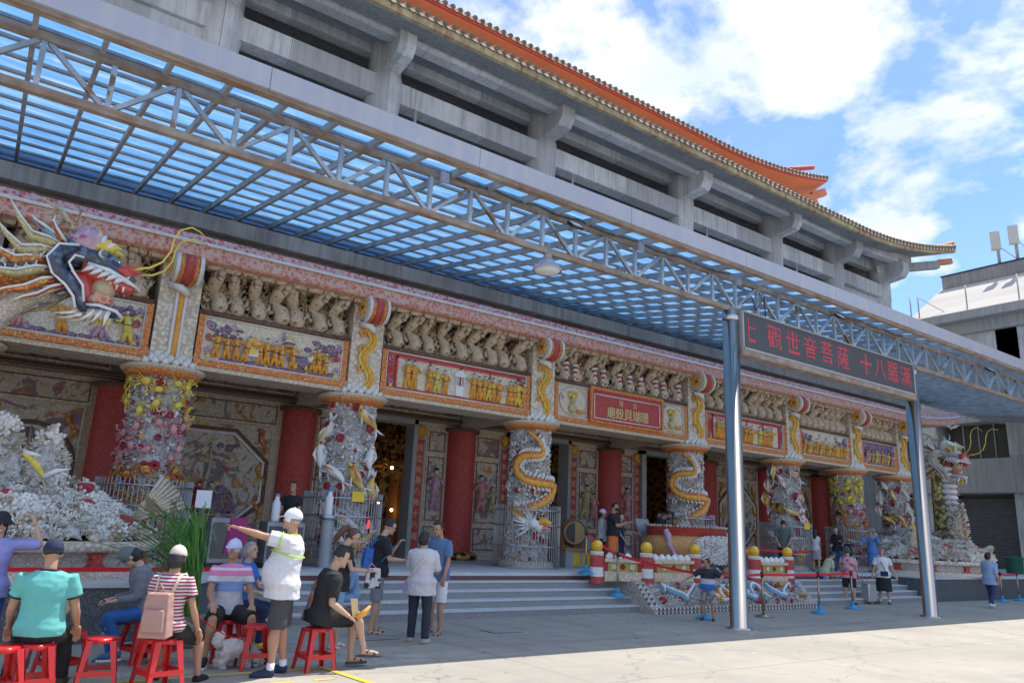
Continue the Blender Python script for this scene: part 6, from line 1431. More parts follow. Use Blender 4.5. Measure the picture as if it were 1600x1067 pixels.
        for k in range(4):
            b0 = Wr+d2*.088*s+side*((k-1.5)*.020)*s; gg = 0.08 if (pt_mode and k == (0 if sg > 0 else 3)) else (1.35 if pt_mode else g); Lf = (.068, .078, .073, .058)[k]*s
            dd = d2; pp = b0; c = [pp]
            for q in range(3): dd = (Matrix.Rotation(-gg*(.55+.2*q), 3, side) @ dd); pp = pp+dd*(Lf*(.45, .32, .25)[q]); c.append(pp)
            body.tube(c, [.0095*s, .009*s, .008*s, .007*s], 6); body.ball(c[-1], .0072*s, n=6, m=5)
        tb = Wr+d2*.03*s-side*sg*.035*s; td = (d2*.7-side*sg*.6-pn*.35).normalized(); body.tube([tb, tb+td*.035*s, tb+td*.035*s+(d2*.9-side*sg*.15).normalized()*.03*s], [.013*s, .011*s, .008*s], 7)
        limbs.append((S0, d1, E0, d2, Wr)); hands.append(Wr+d2*.09*s)
    legs = []
    for i, sg in enumerate((-1, 1)):
        d1, d2 = leg(i); h0_ = spn(-.02)+X*(sg*.088*W_)*s; K_ = h0_+d1*.42*s; A = K_+d2*.405*s
        body.tube([h0_, h0_+d1*.12*s, K_-d1*.06*s, K_], [.085*s*W_, .082*s*W_, .056*s*W_, .052*s*W_], 12); body.ball(K_, .051*s*W_, n=10, m=7)
        cb = (d2.cross(X)).normalized()*.012*s
        body.tube([K_, K_+d2*.11*s-cb, K_+d2*.28*s, A], [.050*s*W_, .056*s*W_, .038*s, .034*s], 12)
        fd = Vector((0, 1, 0)); fd = Matrix.Rotation(-sg*radians(10), 3, 'Z') @ fd
        if d2.z > -.75 and P['seat'] is not None and A.z > .2*s: fd = (fd-d2*.3).normalized() if False else fd
        heel = A+Vector((0, 0, -.045))*s
        body.tube([A, heel-fd*.02*s+V(0, 0, .005)*s, heel+fd*.08*s-V(0, 0, .005)*s, heel+fd*.17*s-V(0, 0, .018)*s], [.036*s, .040*s, .036*s, .022*s], 10)
        legs.append((h0_, d1, K_, d2, A, heel, fd))
    solid(body, 'body', skin, t, vox*.8, 2)
    e = MB()
    if not glasses or glasses == 'clear':
        for sg in (-1, 1): e.ball(h(sg*.030, .080, .018), .011*s, .007*s, .006*s, 8, 6, 0, HR)
        for sg in (-1, 1): e.tube([h(sg*.016, .086, .034), h(sg*.030, .086, .038), h(sg*.046, .076, .034)], .0035*s, 5, 0)
    e.tube([h(-.020, .086, -.050), h(0, .091, -.051), h(.020, .086, -.050)], .0045*s, 5, 1)
    e.build('facial_features', [EYE, LIP], t)
    if glasses:
        g = MB()
        for sg in (-1, 1):
            if glasses == 'sun': g.ball(h(sg*.034, .090, .018), .027*s, .008*s, .020*s, 12, 8, 0, HR)
            else:
                c0 = h(sg*.034, .094, .016); g.tube([c0+HR @ Vector((cos(a)*.024, 0, sin(a)*.018))*s for a in [2*pi*k/14 for k in range(15)]], .0025*s, 5, caps=False)
            g.tube([h(sg*.06, .085, .02), h(sg*.08, .0, .02)], .003*s, 5)
        g.build('glasses', BLACK, t)
    if mask: g = MB(); g.ball(h(0, .052, -.045), .060*s, .055*s, .045*s, 14, 9, 0, HR); g.build('face_mask', mask, t)
    hm = hmat or DARKH
    if hair != 'none':
        clip = (lambda p: (p.y > .030*s and p.z < .055*s) or (p.z < -.05*s and hair in ('short',)) or (hair != 'short' and p.y > .02*s and p.z < .04*s))
        m = hat_ball(h(0, -.010, .022), HR, (.086*s, .100*s, .106*s), clip, nz=.06); 
        if hair == 'bob': m.tube([h(0, -.05, .03), h(0, -.055, -.04), h(0, -.045, -.10)], [.085*s, .092*s, .07*s], 14)
        if hair == 'long': m.tube([h(0, -.05, .04), h(0, -.075, -.06), h(0, -.095, -.18), h(0, -.09, -.30), h(0, -.085, -.37)], [.08*s, .088*s, .08*s, .06*s, .03*s], 12, flat=1.0)
        if hair == 'pony': m.tube([h(0, -.09, .05), h(0, -.15, .06), h(0, -.19, -.02), h(0, -.20, -.14), h(0, -.17, -.26)], [.03*s, .045*s, .052*s, .045*s, .012*s], 10)
        o = solid(m, 'hair', hm, t, vox*.8, 1, .004*s, seed)
    if hat in ('cap', 'visor', 'capback'):
        zc = .030*s
        m = hat_ball(h(0, -.008, .030), HR, (.090*s, .106*s, .108*s), lambda p: p.z < -.0*s, infl=.9)
        o = m.build('cap', hatm, t)
        b = MB(); sgn = 1; n = 12
        top = [h(sin(a)*.078, .07+cos(a)*.095, .046-.020*cos(a)) for a in [-pi/2+pi*k/n for k in range(n+1)]]
        b.prism(top, HR @ Vector((0, 0, -.007))*s); b.build('brim', hatm, o); 
        b = MB(); b.ball(h(0, -.008, .139), .009*s, n=8, m=5); b.build('button', hatm, o)
    if hat == 'bucket':
        m = hat_ball(h(0, -.005, .030), HR, (.094*s, .108*s, .112*s), lambda p: p.z < .0*s, infl=.95); o = m.build('bucket_hat', hatm, t)
        b = MB(); n = 28; vs = []
        for r, z in ((1, .045), (1.45, .0), (1.43, -.006), (.98, .038)): vs += [h(sin(2*pi*k/n)*.092*r, -.005+cos(2*pi*k/n)*.106*r, z) for k in range(n)]
        b.add(vs, [(i*n+j, i*n+(j+1) % n, ((i+1) % 4)*n+(j+1) % n, ((i+1) % 4)*n+j) for i in range(4) for j in range(n)], 0, True); b.build('brim', hatm, o)
    if shirt:
        m = MB(); ex = .016+loose; rr = mk(ex, -.05, .545, hemw=.008+loose*.6)
        if hem < -.05 and not (P['seat'] is not None and hem == -.12):
            c, a, w, b, d = rr[0]; rr = [(c-V(0, 0, (-.05-hem))*s if P['seat'] is None else c-V(0, 0, .03)*s, a, w*1.03, b, d*1.05)]+rr
        rr[-1] = (rr[-1][0], rr[-1][1], rr[-1][2]*1.02, rr[-1][3], rr[-1][4]*1.02); loft(m, rr)
        for (S0, d1, E0, d2, Wr) in limbs:
            r0 = (.064*W_+loose*.6)*s*armr; L_ = sleeve
            if L_ <= 1: 
                e_ = S0.lerp(E0, max(.25, L_)); m.tube([S0-d1*.03*s+up*.008*s, S0+d1*.05*s, e_], [r0*.85, r0*1.05, r0*(1.08 if L_ < .8 else .92)], 14)
            else:
                e_ = E0.lerp(Wr, min(1, L_-1)); m.tube([S0-d1*.03*s+up*.008*s, S0+d1*.05*s, E0, E0+d2*.02*s, e_], [r0*.85, r0*1.02, r0*.86, r0*.84, r0*.66], 14)
        so_ = solid(m, 'shirt', shirt, t, vox, 3, .006*s, seed)
        if cuff:
            c = MB()
            for (S0, d1, E0, d2, Wr) in limbs:
                e_ = S0.lerp(E0, sleeve); a1 = d1.orthogonal().normalized(); a2 = d1.cross(a1); r0 = (.064*W_+loose*.6)*s*armr*1.06; c.tube([e_-d1*.012*s+(a1*cos(2*pi*k/20)+a2*sin(2*pi*k/20))*r0 for k in range(21)], .010*s, 6, caps=False)
            c.build('sleeve_edge', cuff, so_)
        if coll: c = MB(); k = 16; c.tube([spn(.535)+X2*(cos(2*pi*j/k)*.078*s)+F2*(sin(2*pi*j/k)*.066*s)+V(0, 0, -.012*s*sin(2*pi*j/k)) for j in range(k+1)], .013*s, 6, caps=False); c.build('collar', coll, so_)
    bm = bmat
    if bottom in ('pants', 'shorts'):
        m = MB(); loft(m, mk(.010, -.10, .10, bl=belly*.5))
        for (h0_, d1, K_, d2, A, heel, fd) in legs:
            r = .096*s*W_
            if bottom == 'shorts':
                e_ = h0_+d1*(.42*min(1, blen*2))*s
                m.tube([h0_, h0_+d1*.10*s, e_], [r, r*1.03, r*.92], 14)
                if blen > .5: m.tube([e_-d1*.01*s, K_+d2*.05*s], [r*.85, r*.8], 12)
            else:
                e_ = K_.lerp(A, max(0, min(1, blen))); m.tube([h0_, h0_+d1*.10*s, K_-d1*.04*s, K_, K_+d2*.04*s, e_], [r, r, r*.74, r*.70, r*.70, r*.60], 14); m.ball(K_, r*.72, n=12, m=8)
        solid(m, bottom, bm, t, vox, 3, .005*s, seed+3)
    if bottom == 'skirt':
        m = MB(); rr = []
        L_ = blen
        for k in range(6):
            q = k/5; rr.append((B+V(0, 0, .12-q*(.12+L_))*s+(F*.0), X, (.135+.05*min(1, q*2.4)+.05*q)*s*W_, F, (.105+.035*min(1, q*2.4)+.05*q)*s*W_))
        loft(m, rr, 24); solid(m, 'skirt', bm, t, vox, 3, .008*s, seed+3)
    if shoe:
        for (h0_, d1, K_, d2, A, heel, fd) in legs:
            m = MB(); sdv = fd.cross(V(0, 0, 1)); zb_ = heel.z-.040*s
            if sole:
                for r0, r1, zz in ((1, 1, 0),): pass
                m.tube([heel-fd*.045*s+V(0, 0, .012)*s, heel+V(0, 0, .016)*s, heel+fd*.08*s+V(0, 0, .006)*s, heel+fd*.16*s-V(0, 0, .006)*s, heel+fd*.205*s-V(0, 0, .012)*s], [.040*s, .048*s, .046*s, .040*s, .022*s], 12)
                m.tube([A+V(0, 0, .01)*s, heel], [.040*s, .044*s], 10)
            o = (solid(m, 'shoe', shoe, t, vox, 2) if sole else None)
            n = 18; pts = [Vector((heel.x, heel.y, 0))+fd*(.075+cos(2*pi*k/n)*.14)*s+sdv*(sin(2*pi*k/n)*.049)*s for k in range(n)]
            z = heel.z-.052*s; b = MB(); b.prism([p+V(0, 0, z) for p in pts], V(0, 0, .022)*s)
            if sole: b.build('sole', WHITE if shoe is not WHITE else GREYM, o)
            else:
                b.tube([heel+fd*.03*s+sdv*.045*s, heel+fd*.075*s+V(0, 0, .035)*s, heel+fd*.03*s-sdv*.045*s], .010*s, 6); b.tube([heel+fd*.13*s+sdv*.045*s-V(0, 0, .02)*s, heel+fd*.105*s+V(0, 0, .018)*s, heel+fd*.13*s-sdv*.045*s-V(0, 0, .02)*s], .010*s, 6); b.build('sandal', shoe, t)
    if sock:
        for (h0_, d1, K_, d2, A, heel, fd) in legs: m = MB(); m.tube([A-d2*.07*s, A, heel], [.042*s, .040*s, .040*s], 12); m.build('sock', sock, t)
    return t, dict(hands=hands, h=h, spn=spn, X=X2, F=F2, up=up, s=s, limbs=limbs, legs=legs, HR=HR, rz=rz, loc=Vector(loc))
def Wp(o, p): return o['loc']+Matrix.Rotation(o['rz'], 3, 'Z') @ p
def worn(name, lb, cat, o, group=None): return thing(name, lb, cat, o['loc'], group, rz=o['rz'], local=True)
BLK = cloth('black_cotton', (.018, .018, .021)); NAVY = cloth('navy_cotton', (.015, .025, .07)); DEN = cloth('blue_denim', (.03, .09, .24), streak=((.10, .2, .38), .5, (3, 3, 1.5))); LDEN = cloth('pale_denim', (.22, .36, .52)); WHT = cloth('white_cotton', (.74, .74, .76)); GRY = cloth('grey_cotton', (.18, .185, .20)); LGR = cloth('light_grey_cotton', (.56, .55, .57)); CHAR = cloth('charcoal_cotton', (.06, .06, .065)); DK = cloth('dark_jeans', (.03, .035, .055))
def seat_at(k, dx=0, dy=0): return (stools[k].x+dx, stools[k].y+dy, 0)
# --- foreground
TEAL = cloth('teal_knit', (.13, .46, .42))
p, o = person('man seated with his back to us in a teal shirt and navy cap', seat_at('teal'), 8, 1.66, dict(seat=.45, legs=((78, 14, 84), (82, 10, 84)), arms=((14, 14, 25, .15), (14, 14, 25, .15)), hyaw=-15, hpitch=8), SKIN, TEAL, .62, 'pants', 1, BLK, cloth('brown_shoe_leather', (.10, .07, .05)), hat='cap', hatm=NAVY, build=1.14, vox=.009, belly=.03, coll=BLK, cuff=BLK)
LILC = cloth('lilac_knit', (.30, .30, .62))
lp = gz(-24, 1052); p, o = person('woman with sunglasses holding her black hat, lilac top, at the left edge', (lp.x-.12, lp.y, 0), 172, 1.55, dict(arms=((95, 70, 95, .75), (70, 60, 130, .8)), hyaw=0), SKIN2, LILC, 1.0, 'pants', 1, cloth('royal_blue_denim', (.02, .08, .27)), BLACK, hair='long', hat='bucket', hatm=BLK, glasses='sun', fem=True, vox=.009, loose=.015)
p, o = person('person in a gold cap peeking out behind the teal shirt man', (stools['behind'].x-.22, stools['behind'].y+.15, 0), 170, 1.5, dict(seat=.45, legs=((85, 8, 85), (85, 8, 85)), arms=((20, 8, 60, .3), (20, 8, 60, .3)), hpitch=10), SKIN, CHAR, .6, 'pants', 1, GRY, BLACK, hair='bob', hmat=mat('blond_hair', (.45, .30, .10), .5, .3, 30), hat='cap', hatm=mat('gold_cap_cloth', (.50, .36, .10), .5, .2, 8), vox=.011)
p, o = person('woman in ripped blue jeans and grey cap bent over her phone', seat_at('phone'), 262, 1.6, dict(seat=.45, lean=16, legs=((84, 8, 105), (72, 4, 88)), arms=((18, 4, 78, .35), (20, 4, 76, .35)), hpitch=35), SKIN2, cloth('grey_cardigan', (.17, .18, .22)), 1.85, 'pants', .85, cloth('bright_blue_jeans', (.02, .10, .32), spots=(5.0, (.45, .5, .55), .67)), cloth('blue_sneaker', (.06, .12, .25)), hair='bob', hat='cap', hatm=cloth('slate_cap_cloth', (.13, .15, .17)), fem=True, vox=.009, loose=.012)
ph = worn('mobile_phone', 'dark phone held by the woman in ripped jeans', 'phone', o); m = MB(); hc_ = (o['hands'][0]+o['hands'][1])/2; m.obox(hc_+V(0, .03, .02), .075, .15, .012, Euler((.5, 0, 0)).to_matrix()); m.build('case', BLACK, ph, bevel=.004)
STR = cloth('red_white_striped_knit', (.62, .58, .58), bands=[(2, 32, (.30, .03, .06), .5)])
p, o = person('seated woman with a pink backpack, striped red and white top, cream cap', seat_at('back'), 24, 1.6, dict(seat=.45, lean=4, legs=((70, 10, 70), (74, 16, 72)), arms=((20, 12, 30, .2), (10, 16, 18, .1)), hyaw=-10), SKIN, STR, .6, 'shorts', .5, BLK, BLK, hair='bob', hat='cap', hatm=cloth('cream_cap_cloth', (.66, .58, .50)), fem=True, build=1.08, vox=.009, loose=.008, cuff=NAVY)
PKB = cloth('dusty_pink_nylon', (.42, .25, .21), rough=.6)
bp_ = worn('backpack', 'dusty pink backpack on the back of the striped top woman', 'backpack', o)
s = o['s']; bk = o['spn'](.16)-o['F']*.21*s+V(0, 0, .0); R = Matrix((o['X'], o['F'], o['up'])).transposed() @ Matrix.Rotation(.12, 3, 'X')
m = MB(); m.obox(bk-V(0, 0, .03), .27, .16, .40, R, taper=.78); b0 = solid(m, 'bag', PKB, bp_, .01, 5, .003)
m = MB(); m.obox(bk-o['F']*.085+V(0, 0, -.08), .21, .05, .20, R, taper=.9); solid(m, 'front_pocket', PKB, bp_, .008, 4, .002)
m = MB()
for sg in (-1, 1): m.tube([bk+R @ V(sg*.08, .07, .17), o['spn'](.50)+o['X']*sg*.10-o['F']*.085, o['spn'](.53)+o['X']*sg*.11+o['F']*.02, o['spn'](.40)+o['X']*sg*.13+o['F']*.14], [.02, .024, .024, .018], 7, flat=.5)
m.build('strap', mat('pale_strap', (.6, .5, .42), .7, .1), bp_); m = MB(); m.tube([bk+R @ V(-.03, 0, .19), bk+R @ V(0, -.01, .24), bk+R @ V(.03, 0, .19)], .010, 6); m.build('grab_loop', PKB, bp_)
POLO = mat('striped_polo_knit', (.55, .56, .60), .85, .06, 5, .2, 90)
def zband(mt, zs):
    nt = mt.node_tree; b = nt.nodes['Principled BSDF']; c = b.inputs['Base Color'].links[0].from_socket; tc = nt.nodes.new('ShaderNodeTexCoord'); sp = nt.nodes.new('ShaderNodeSeparateXYZ'); nt.links.new(tc.outputs['Object'], sp.inputs[0])
    for z0, z1, col in zs:
        a = nt.nodes.new('ShaderNodeMath'); a.operation = 'GREATER_THAN'; a.inputs[1].default_value = z0; nt.links.new(sp.outputs[2], a.inputs[0]); d = nt.nodes.new('ShaderNodeMath'); d.operation = 'LESS_THAN'; d.inputs[1].default_value = z1; nt.links.new(sp.outputs[2], d.inputs[0])
        e = nt.nodes.new('ShaderNodeMath'); e.operation = 'MULTIPLY'; nt.links.new(a.outputs[0], e.inputs[0]); nt.links.new(d.outputs[0], e.inputs[1]); c = mixc(nt, c, col, e.outputs[0])
    nt.links.new(c, b.inputs['Base Color'])
zband(POLO, [(.93, 1.10, (.68, .22, .42)), (.87, .93, (.62, .62, .66)), (.76, .87, (.20, .34, .62)), (.99, 1.02, (.65, .63, .68)), (1.06, 1.2, (.24, .36, .62))])
CAPL = cloth('pale_lilac_cap_cloth', (.55, .58, .74))
p, o = person('old man seated facing us in a pink and blue striped polo and pale cap', seat_at('polo'), 172, 1.68, dict(seat=.45, legs=((84, 20, 92), (84, 14, 84)), arms=((16, 14, 42, .25), (22, 10, 44, .25)), hyaw=25), SKIN3, POLO, .6, 'shorts', .5, BLK, BLK, hair='short', hmat=mat('grey_hair', (.25, .25, .26), .6, .2, 30), hat='cap', hatm=CAPL, build=1.06, vox=.009, coll=cloth('blue_collar', (.08, .25, .55)))
p, o = person('grey haired person hidden behind the striped polo man', (stools['far'].x, stools['far'].y+.1, 0), 120, 1.6, dict(seat=.45, legs=((84, 8, 86), (84, 8, 86)), arms=((20, 8, 60, .2), (20, 8, 60, .2))), SKIN2, cloth('bright_blue_cotton', (.03, .15, .5)), .6, 'pants', 1, NAVY, YELL, hair='bob', hmat=MATS['grey_hair'], fem=True, vox=.011)
# pointing man
LIME = cloth('white_polyester', (.66, .66, .69)); pm = gz(428, 1054)
p, o = person('man in a white shirt with lime stripes pointing left, black shorts and white cap', (pm.x, pm.y, 0), 272, 1.72, dict(arms=((99, 10, 4, .0), (-5, 6, 15, 0)), legs=((4, 2, 2), (-4, 2, 3)), grip=12, point=0, hyaw=-8, lean=-3, twist=-8), SKIN, LIME, .72, 'shorts', .5, CHAR, cloth('navy_sneaker', (.02, .03, .07)), hair='short', hmat=MATS['grey_hair'], hat='cap', hatm=WHT, build=1.12, belly=.11, vox=.0085, sock=WHT, loose=.014, hem=-.14)
st = MB(); LG = cloth('lime_piping', (.45, .70, .05))
n = 22
def shirt_ring(u, r0, r1, tilt): 
    return [o['spn'](u+tilt*cos(2*pi*k/n))+o['F']*(.10*math.exp(-((u-.15)/.15)**2)*.55)+o['X']*(sin(2*pi*k/n)*r0)+o['F']*(cos(2*pi*k/n)*r1) for k in range(n+1)]
st.tube(shirt_ring(.34, .225, .176, .03), .008, 5, caps=False)
S0, d1, E0, d2, Wr = o['limbs'][0]; q0 = S0.lerp(E0, .60); a1 = d1.orthogonal().normalized(); a2 = d1.cross(a1); st.tube([S0.lerp(E0, .28)+(a1*cos(2*pi*k/n)+a2*sin(2*pi*k/n))*.092 for k in range(n+1)], .007, 5, caps=False)
st.tube([o['spn'](.54)+o['X']*(cos(2*pi*k/n)*.088)+o['F']*(sin(2*pi*k/n)*.075) for k in range(n+1)], .016, 6, caps=False)
st.build('lime_trim', LG, p)
# man in black printed shirt eating
PRINT = cloth('black_printed_cotton', (.018, .018, .02)); 
p, o = person('seated man in a black printed shirt with crossed legs, holding a pastry', seat_at('black'), 78, 1.70, dict(seat=.45, lean=12, legs=((88, 2, 85), (98, -6, 78)), arms=((14, 8, 62, .15), (10, 6, 58, .1)), hpitch=12, hyaw=10), SKIN2, PRINT, .8, 'shorts', .5, BLK, mat('grey_rubber', (.06, .06, .06), .7, .1), build=1.05, vox=.009, sole=False, loose=.02, hem=-.2)
s = o['s']; m = MB(); R = Matrix((o['X'], o['F'], o['up'])).transposed()
for k in range(7):
    u = .34-.06*k; m.ball(o['spn'](u)-o['F']*(.135+.004*k)-o['X']*(.03+.03*sin(k*1.3)), .085, .02, .06, 10, 6, k % 3, R)
m.build('shirt_print', [cloth('print_rust', (.36, .13, .07)), cloth('print_grey_blue', (.16, .17, .22)), cloth('print_tan', (.42, .24, .16))], p)
fd_ = worn('pastry', 'golden pastry in a paper sleeve held by the man in black', 'food', o); m = MB(); c = o['hands'][1]+V(0, .02, .03); m.tube([c, c+V(.02, .08, .05), c+V(.03, .14, .13)], [.03, .035, .012], 8); m.build('crust', GOLD, fd_); m = MB(); m.prism([c+V(-.03, -.04, 0), c+V(-.03, .03, 0), c+V(-.03, .0, .2), c+V(-.03, -.08, .2)], (.01, 0, 0)); m.build('paper_sleeve', mat('kraft_paper', (.62, .48, .25), .8, .1), fd_)
pp = gz(520, 1012)
p, o = person('woman with a long brown ponytail, black top and denim shorts behind the seated man', (pp.x, pp.y, 0), 82, 1.56, dict(lean=6, arms=((20, 6, 75, .1), (24, 6, 70, .1)), hpitch=28, legs=((4, 3, 2), (-3, 3, 4))), SKIN2, BLK, .5, 'shorts', .42, LDEN, WHITE, hair='pony', hmat=mat('brown_hair', (.10, .045, .025), .5, .4, 30), fem=True, vox=.009, sole=False, loose=.012)
b = worn('patterned_bag', 'black and white patterned shopping bag held by the ponytail woman', 'bag', o); c = (o['hands'][0]+o['hands'][1])/2; m = MB(); m.obox(c+V(.0, .03, -.10), .10, .22, .26, taper=.85); solid(m, 'bag', cloth('black_white_print', (.6, .6, .6), spots=(9.0, (.03, .03, .03), .5)), b, .01, 3, .006); m = MB(); m.tube([c+V(0, -.05, .02), c+V(0, 0, .09), c+V(0, .08, .02)], .008, 6); m.build('handle', PINKC, b)
ep = gz(583, 989)
p, o = person('standing man in a black shirt and grey shorts eating, blue bag on his back', (ep.x, ep.y, 0), 84, 1.70, dict(lean=5, arms=((30, 6, 122, .35), (24, 4, 68, .2)), hpitch=22, legs=((4, 3, 3), (-3, 3, 3)), grip=55), SKIN2, BLK, .8, 'shorts', .5, cloth('mid_grey_twill', (.22, .23, .25)), BLACK, glasses='clear', vox=.009, sole=False, loose=.014, hem=-.08)
b = worn('shoulder_bag', 'royal blue nylon bag slung over the standing eating man', 'bag', o); s = o['s']; BLN = cloth('royal_blue_nylon', (.03, .14, .45), rough=.5)
c = o['spn'](.17)-o['F']*.18-o['X']*.03; m = MB(); m.obox(c, .26, .15, .32, Matrix((o['X'], o['F'], o['up'])).transposed(), taper=.85); solid(m, 'bag', BLN, b, .01, 5, .006); m = MB()
for sg in (-1, 1): m.tube([c+o['X']*sg*.08+V(0, 0, .12), o['spn'](.46)-o['F']*.12+o['X']*sg*.12, o['spn'](.53)+o['X']*sg*.12, o['spn'](.38)+o['F']*.14+o['X']*sg*.13, o['spn'](.15)+o['X']*sg*.2], .014, 6)
m.tube([c+V(0, -.08, .1), c+V(0, -.09, -.1)], .02, 6); m.build('strap', BLN, b)
b = worn('snack_box', 'small white snack box in the hand of the standing eating man', 'food box', o); c = o['hands'][1]+V(0, .02, .03); m = MB(); m.obox(c, .10, .13, .05, taper=1.2); m.build('tray', PAPER, b)
p0 = gz(575, 941, .15); p, o = person('small person in blue denim sitting on the stairs behind the eating man', (5.75, 12.35, 0), 250, 1.35, dict(seat=.30, lean=10, legs=((85, 6, 95), (80, 6, 88)), arms=((30, 6, 60, .3), (30, 6, 60, .3)), hpitch=20), SKIN2, LDEN, 1.8, 'pants', .9, LDEN, WHITE, hair='bob', fem=True, vox=.012)
gp = gz(652, 1003)
p, o = person('woman with short black hair and a grey long shirt seen from behind, dark jeans', (gp.x, gp.y, 0), 14, 1.53, dict(arms=((28, 14, 70, .4), (22, 10, 60, .4)), legs=((6, 3, 6), (-5, 4, 4)), hyaw=8), SKIN2, LGR, 1.0, 'pants', 1, DK, mat('beige_shoe', (.5, .46, .38), .6, .1), hair='bob', fem=True, build=1.12, vox=.009, loose=.03, hem=-.2)
b = worn('crossbody_pouch', 'lilac pouch on a cream strap worn by the grey shirted woman', 'bag', o); m = MB(); X_, F_ = o['X'], o['F']
m.tube([o['spn'](.50)+X_*.13-F_*.04, o['spn'](.38)+X_*.06-F_*.165, o['spn'](.2)-X_*.08-F_*.165, o['spn'](.02)-X_*.19-F_*.10, o['spn'](-.02)-X_*.21], .016, 6, flat=.5); m.build('strap', mat('cream_strap', (.6, .55, .45), .7, .1), b)
m = MB(); m.obox(o['spn'](-.08)-X_*.22, .07, .11, .15); solid(m, 'pouch', cloth('lilac_nylon', (.42, .30, .62)), b, .008, 3)
hp = gz(678, 990); p, o = person('man in a plain blue t-shirt and white shorts facing the grey shirted woman', (hp.x, hp.y, 0), 215, 1.70, dict(arms=((6, 8, 20, .1), (30, 8, 60, .3)), hpitch=22, legs=((3, 3, 2), (-4, 3, 4))), SKIN, cloth('slate_blue_cotton', (.10, .18, .32)), .75, 'shorts', .5, WHT, BLACK, vox=.010, sole=False, loose=.012)
# --- people on the terrace
def hp_(x, y, z=ZP): return (at(x, 850, y).x, y, z)
p, o = person('man in a black shirt, orange shorts and black mask standing on the terrace', hp_(958, 13.75), 100, 1.64, dict(arms=((30, 4, 78, .3), (30, 4, 82, .3)), legs=((3, 3, 2), (-3, 3, 2)), hpitch=8, hyaw=15), SKIN, BLK, .8, 'shorts', .5, cloth('vivid_orange_cotton', (.72, .20, .05)), BLACK, mask=BLK, vox=.011, build=1.12, loose=.02, sole=False, hem=-.05)
p, o = person('person in a pale grey top and lilac cap next to the man in orange shorts', hp_(940, 14.2), 95, 1.47, dict(arms=((10, 6, 30, .2), (10, 6, 30, .2))), SKIN, cloth('pale_sage_cotton', (.42, .46, .45)), 1.7, 'pants', 1, BLK, BLACK, hair='bob', hat='cap', hatm=CAPL, vox=.013, fem=True)
p, o = person('woman in navy hidden behind the man in orange shorts', hp_(969, 14.1), 110, 1.40, dict(arms=((20, 4, 80, .1), (10, 6, 30, .2))), SKIN2, NAVY, .8, 'shorts', .45, NAVY, BLACK, vox=.013, fem=True, hair='bob')
p, o = person('person in black bending over behind the shell burner', hp_(1018, 14.75), 105, 1.74, dict(lean=38, arms=((20, 4, 60, .2), (60, 4, 20, .2)), hpitch=10), SKIN, BLK, 1.0, 'pants', 1, BLK, BLACK, mask=BLK, vox=.012, build=1.1)
p, o = person('person in a slate blue shirt and dark cap behind the shell burner', hp_(1050, 14.9), 20, 1.54, dict(arms=((30, 4, 60, .2), (30, 4, 60, .2))), SKIN, cloth('slate_cotton', (.10, .14, .24)), .8, 'pants', 1, BLK, BLACK, hat='cap', hatm=cloth('dark_navy_cap', (.02, .025, .05)), vox=.013)
p, o = person('woman in a pink cap and lilac top behind the burner', hp_(1112, 14.7), 20, 1.52, dict(arms=((10, 6, 30, .2), (10, 6, 30, .2)), hyaw=-60), SKIN2, cloth('pale_violet_cotton', (.48, .46, .72)), 1.6, 'pants', 1, DEN, WHITE, hair='long', hat='cap', hatm=cloth('pink_cap_cloth', (.75, .32, .52)), fem=True, vox=.012, loose=.015)
p, o = person('woman in a purple shirt and jeans half hidden by the big steel post', hp_(1139, 14.6), 60, 1.38, dict(arms=((10, 6, 20, .2), (10, 6, 20, .2))), SKIN2, cloth('purple_cotton', (.22, .12, .30)), 1.6, 'pants', 1, DEN, REDP, hair='long', fem=True, vox=.013)
p, o = person('dark haired person on the terrace behind the pointing man', hp_(449, 14.4), 200, 1.60, dict(arms=((20, 6, 40, .2), (20, 6, 40, .2))), SKIN, BLK, .6, 'pants', 1, CHAR, BLACK, vox=.013)
# --- boy and neighbours
OMB = cloth('boy_tee', (.03, .035, .05)); zband(OMB, [(.62, .80, (.55, .56, .60)), (.0, .70, (.02, .16, .48))])
bq = gz(1107, 969); p, o = person('small boy in a black, white and blue t-shirt and grey printed shorts with arms spread', (bq.x, bq.y, 0), 195, 1.20, dict(arms=((20, 60, 55, .55), (25, 55, 20, -.1)), legs=((2, 5, 0), (-2, 5, 0)), hyaw=50), SKIN, OMB, .85, 'shorts', .5, cloth('grey_lace_print', (.36, .33, .36), spots=(14.0, (.16, .14, .17), .5)), BLACK, vox=.009, build=1.18, loose=.02, hem=-.06)
nq = gz(1176, 967); p, o = person('person in navy clothes mostly hidden behind the big steel post', (nq.x, nq.y+.3, 0), 300, 1.42, dict(arms=((10, 10, 20, .0), (10, 10, 20, .0))), SKIN, NAVY, .7, 'pants', .6, cloth('deep_navy', (.012, .02, .05)), WHITE, vox=.011)
p, o = person('man in an olive grey shirt with hands behind his back, seen from behind', hp_(1225, 13.6), 2, 1.50, dict(arms=((-22, 14, -18, .62), (-22, 14, -18, .62)), hpitch=-4), SKIN, cloth('olive_grey_cotton', (.10, .125, .115)), .8, 'pants', .8, BLK, BLACK, vox=.011, build=1.12, loose=.02)
p, o = person('slim woman in a white blouse and grey skirt by the far red pillar', hp_(1274, 14.0), 10, 1.31, dict(arms=((20, 6, 40, .3), (10, 6, 20, .2))), SKIN2, cloth('off_white_cotton', (.55, .56, .58)), .5, 'skirt', .42, cloth('grey_linen', (.32, .30, .30)), BLACK, hair='long', fem=True, vox=.012, build=.9)
p, o = person('woman in a black top and blue jeans beside the crab column', hp_(1308, 13.95), 190, 1.42, dict(arms=((30, 8, 70, .2), (20, 8, 50, .3)), hyaw=30), SKIN2, BLK, 1.8, 'pants', 1, DEN, BLACK, hair='long', fem=True, vox=.011, loose=.015)
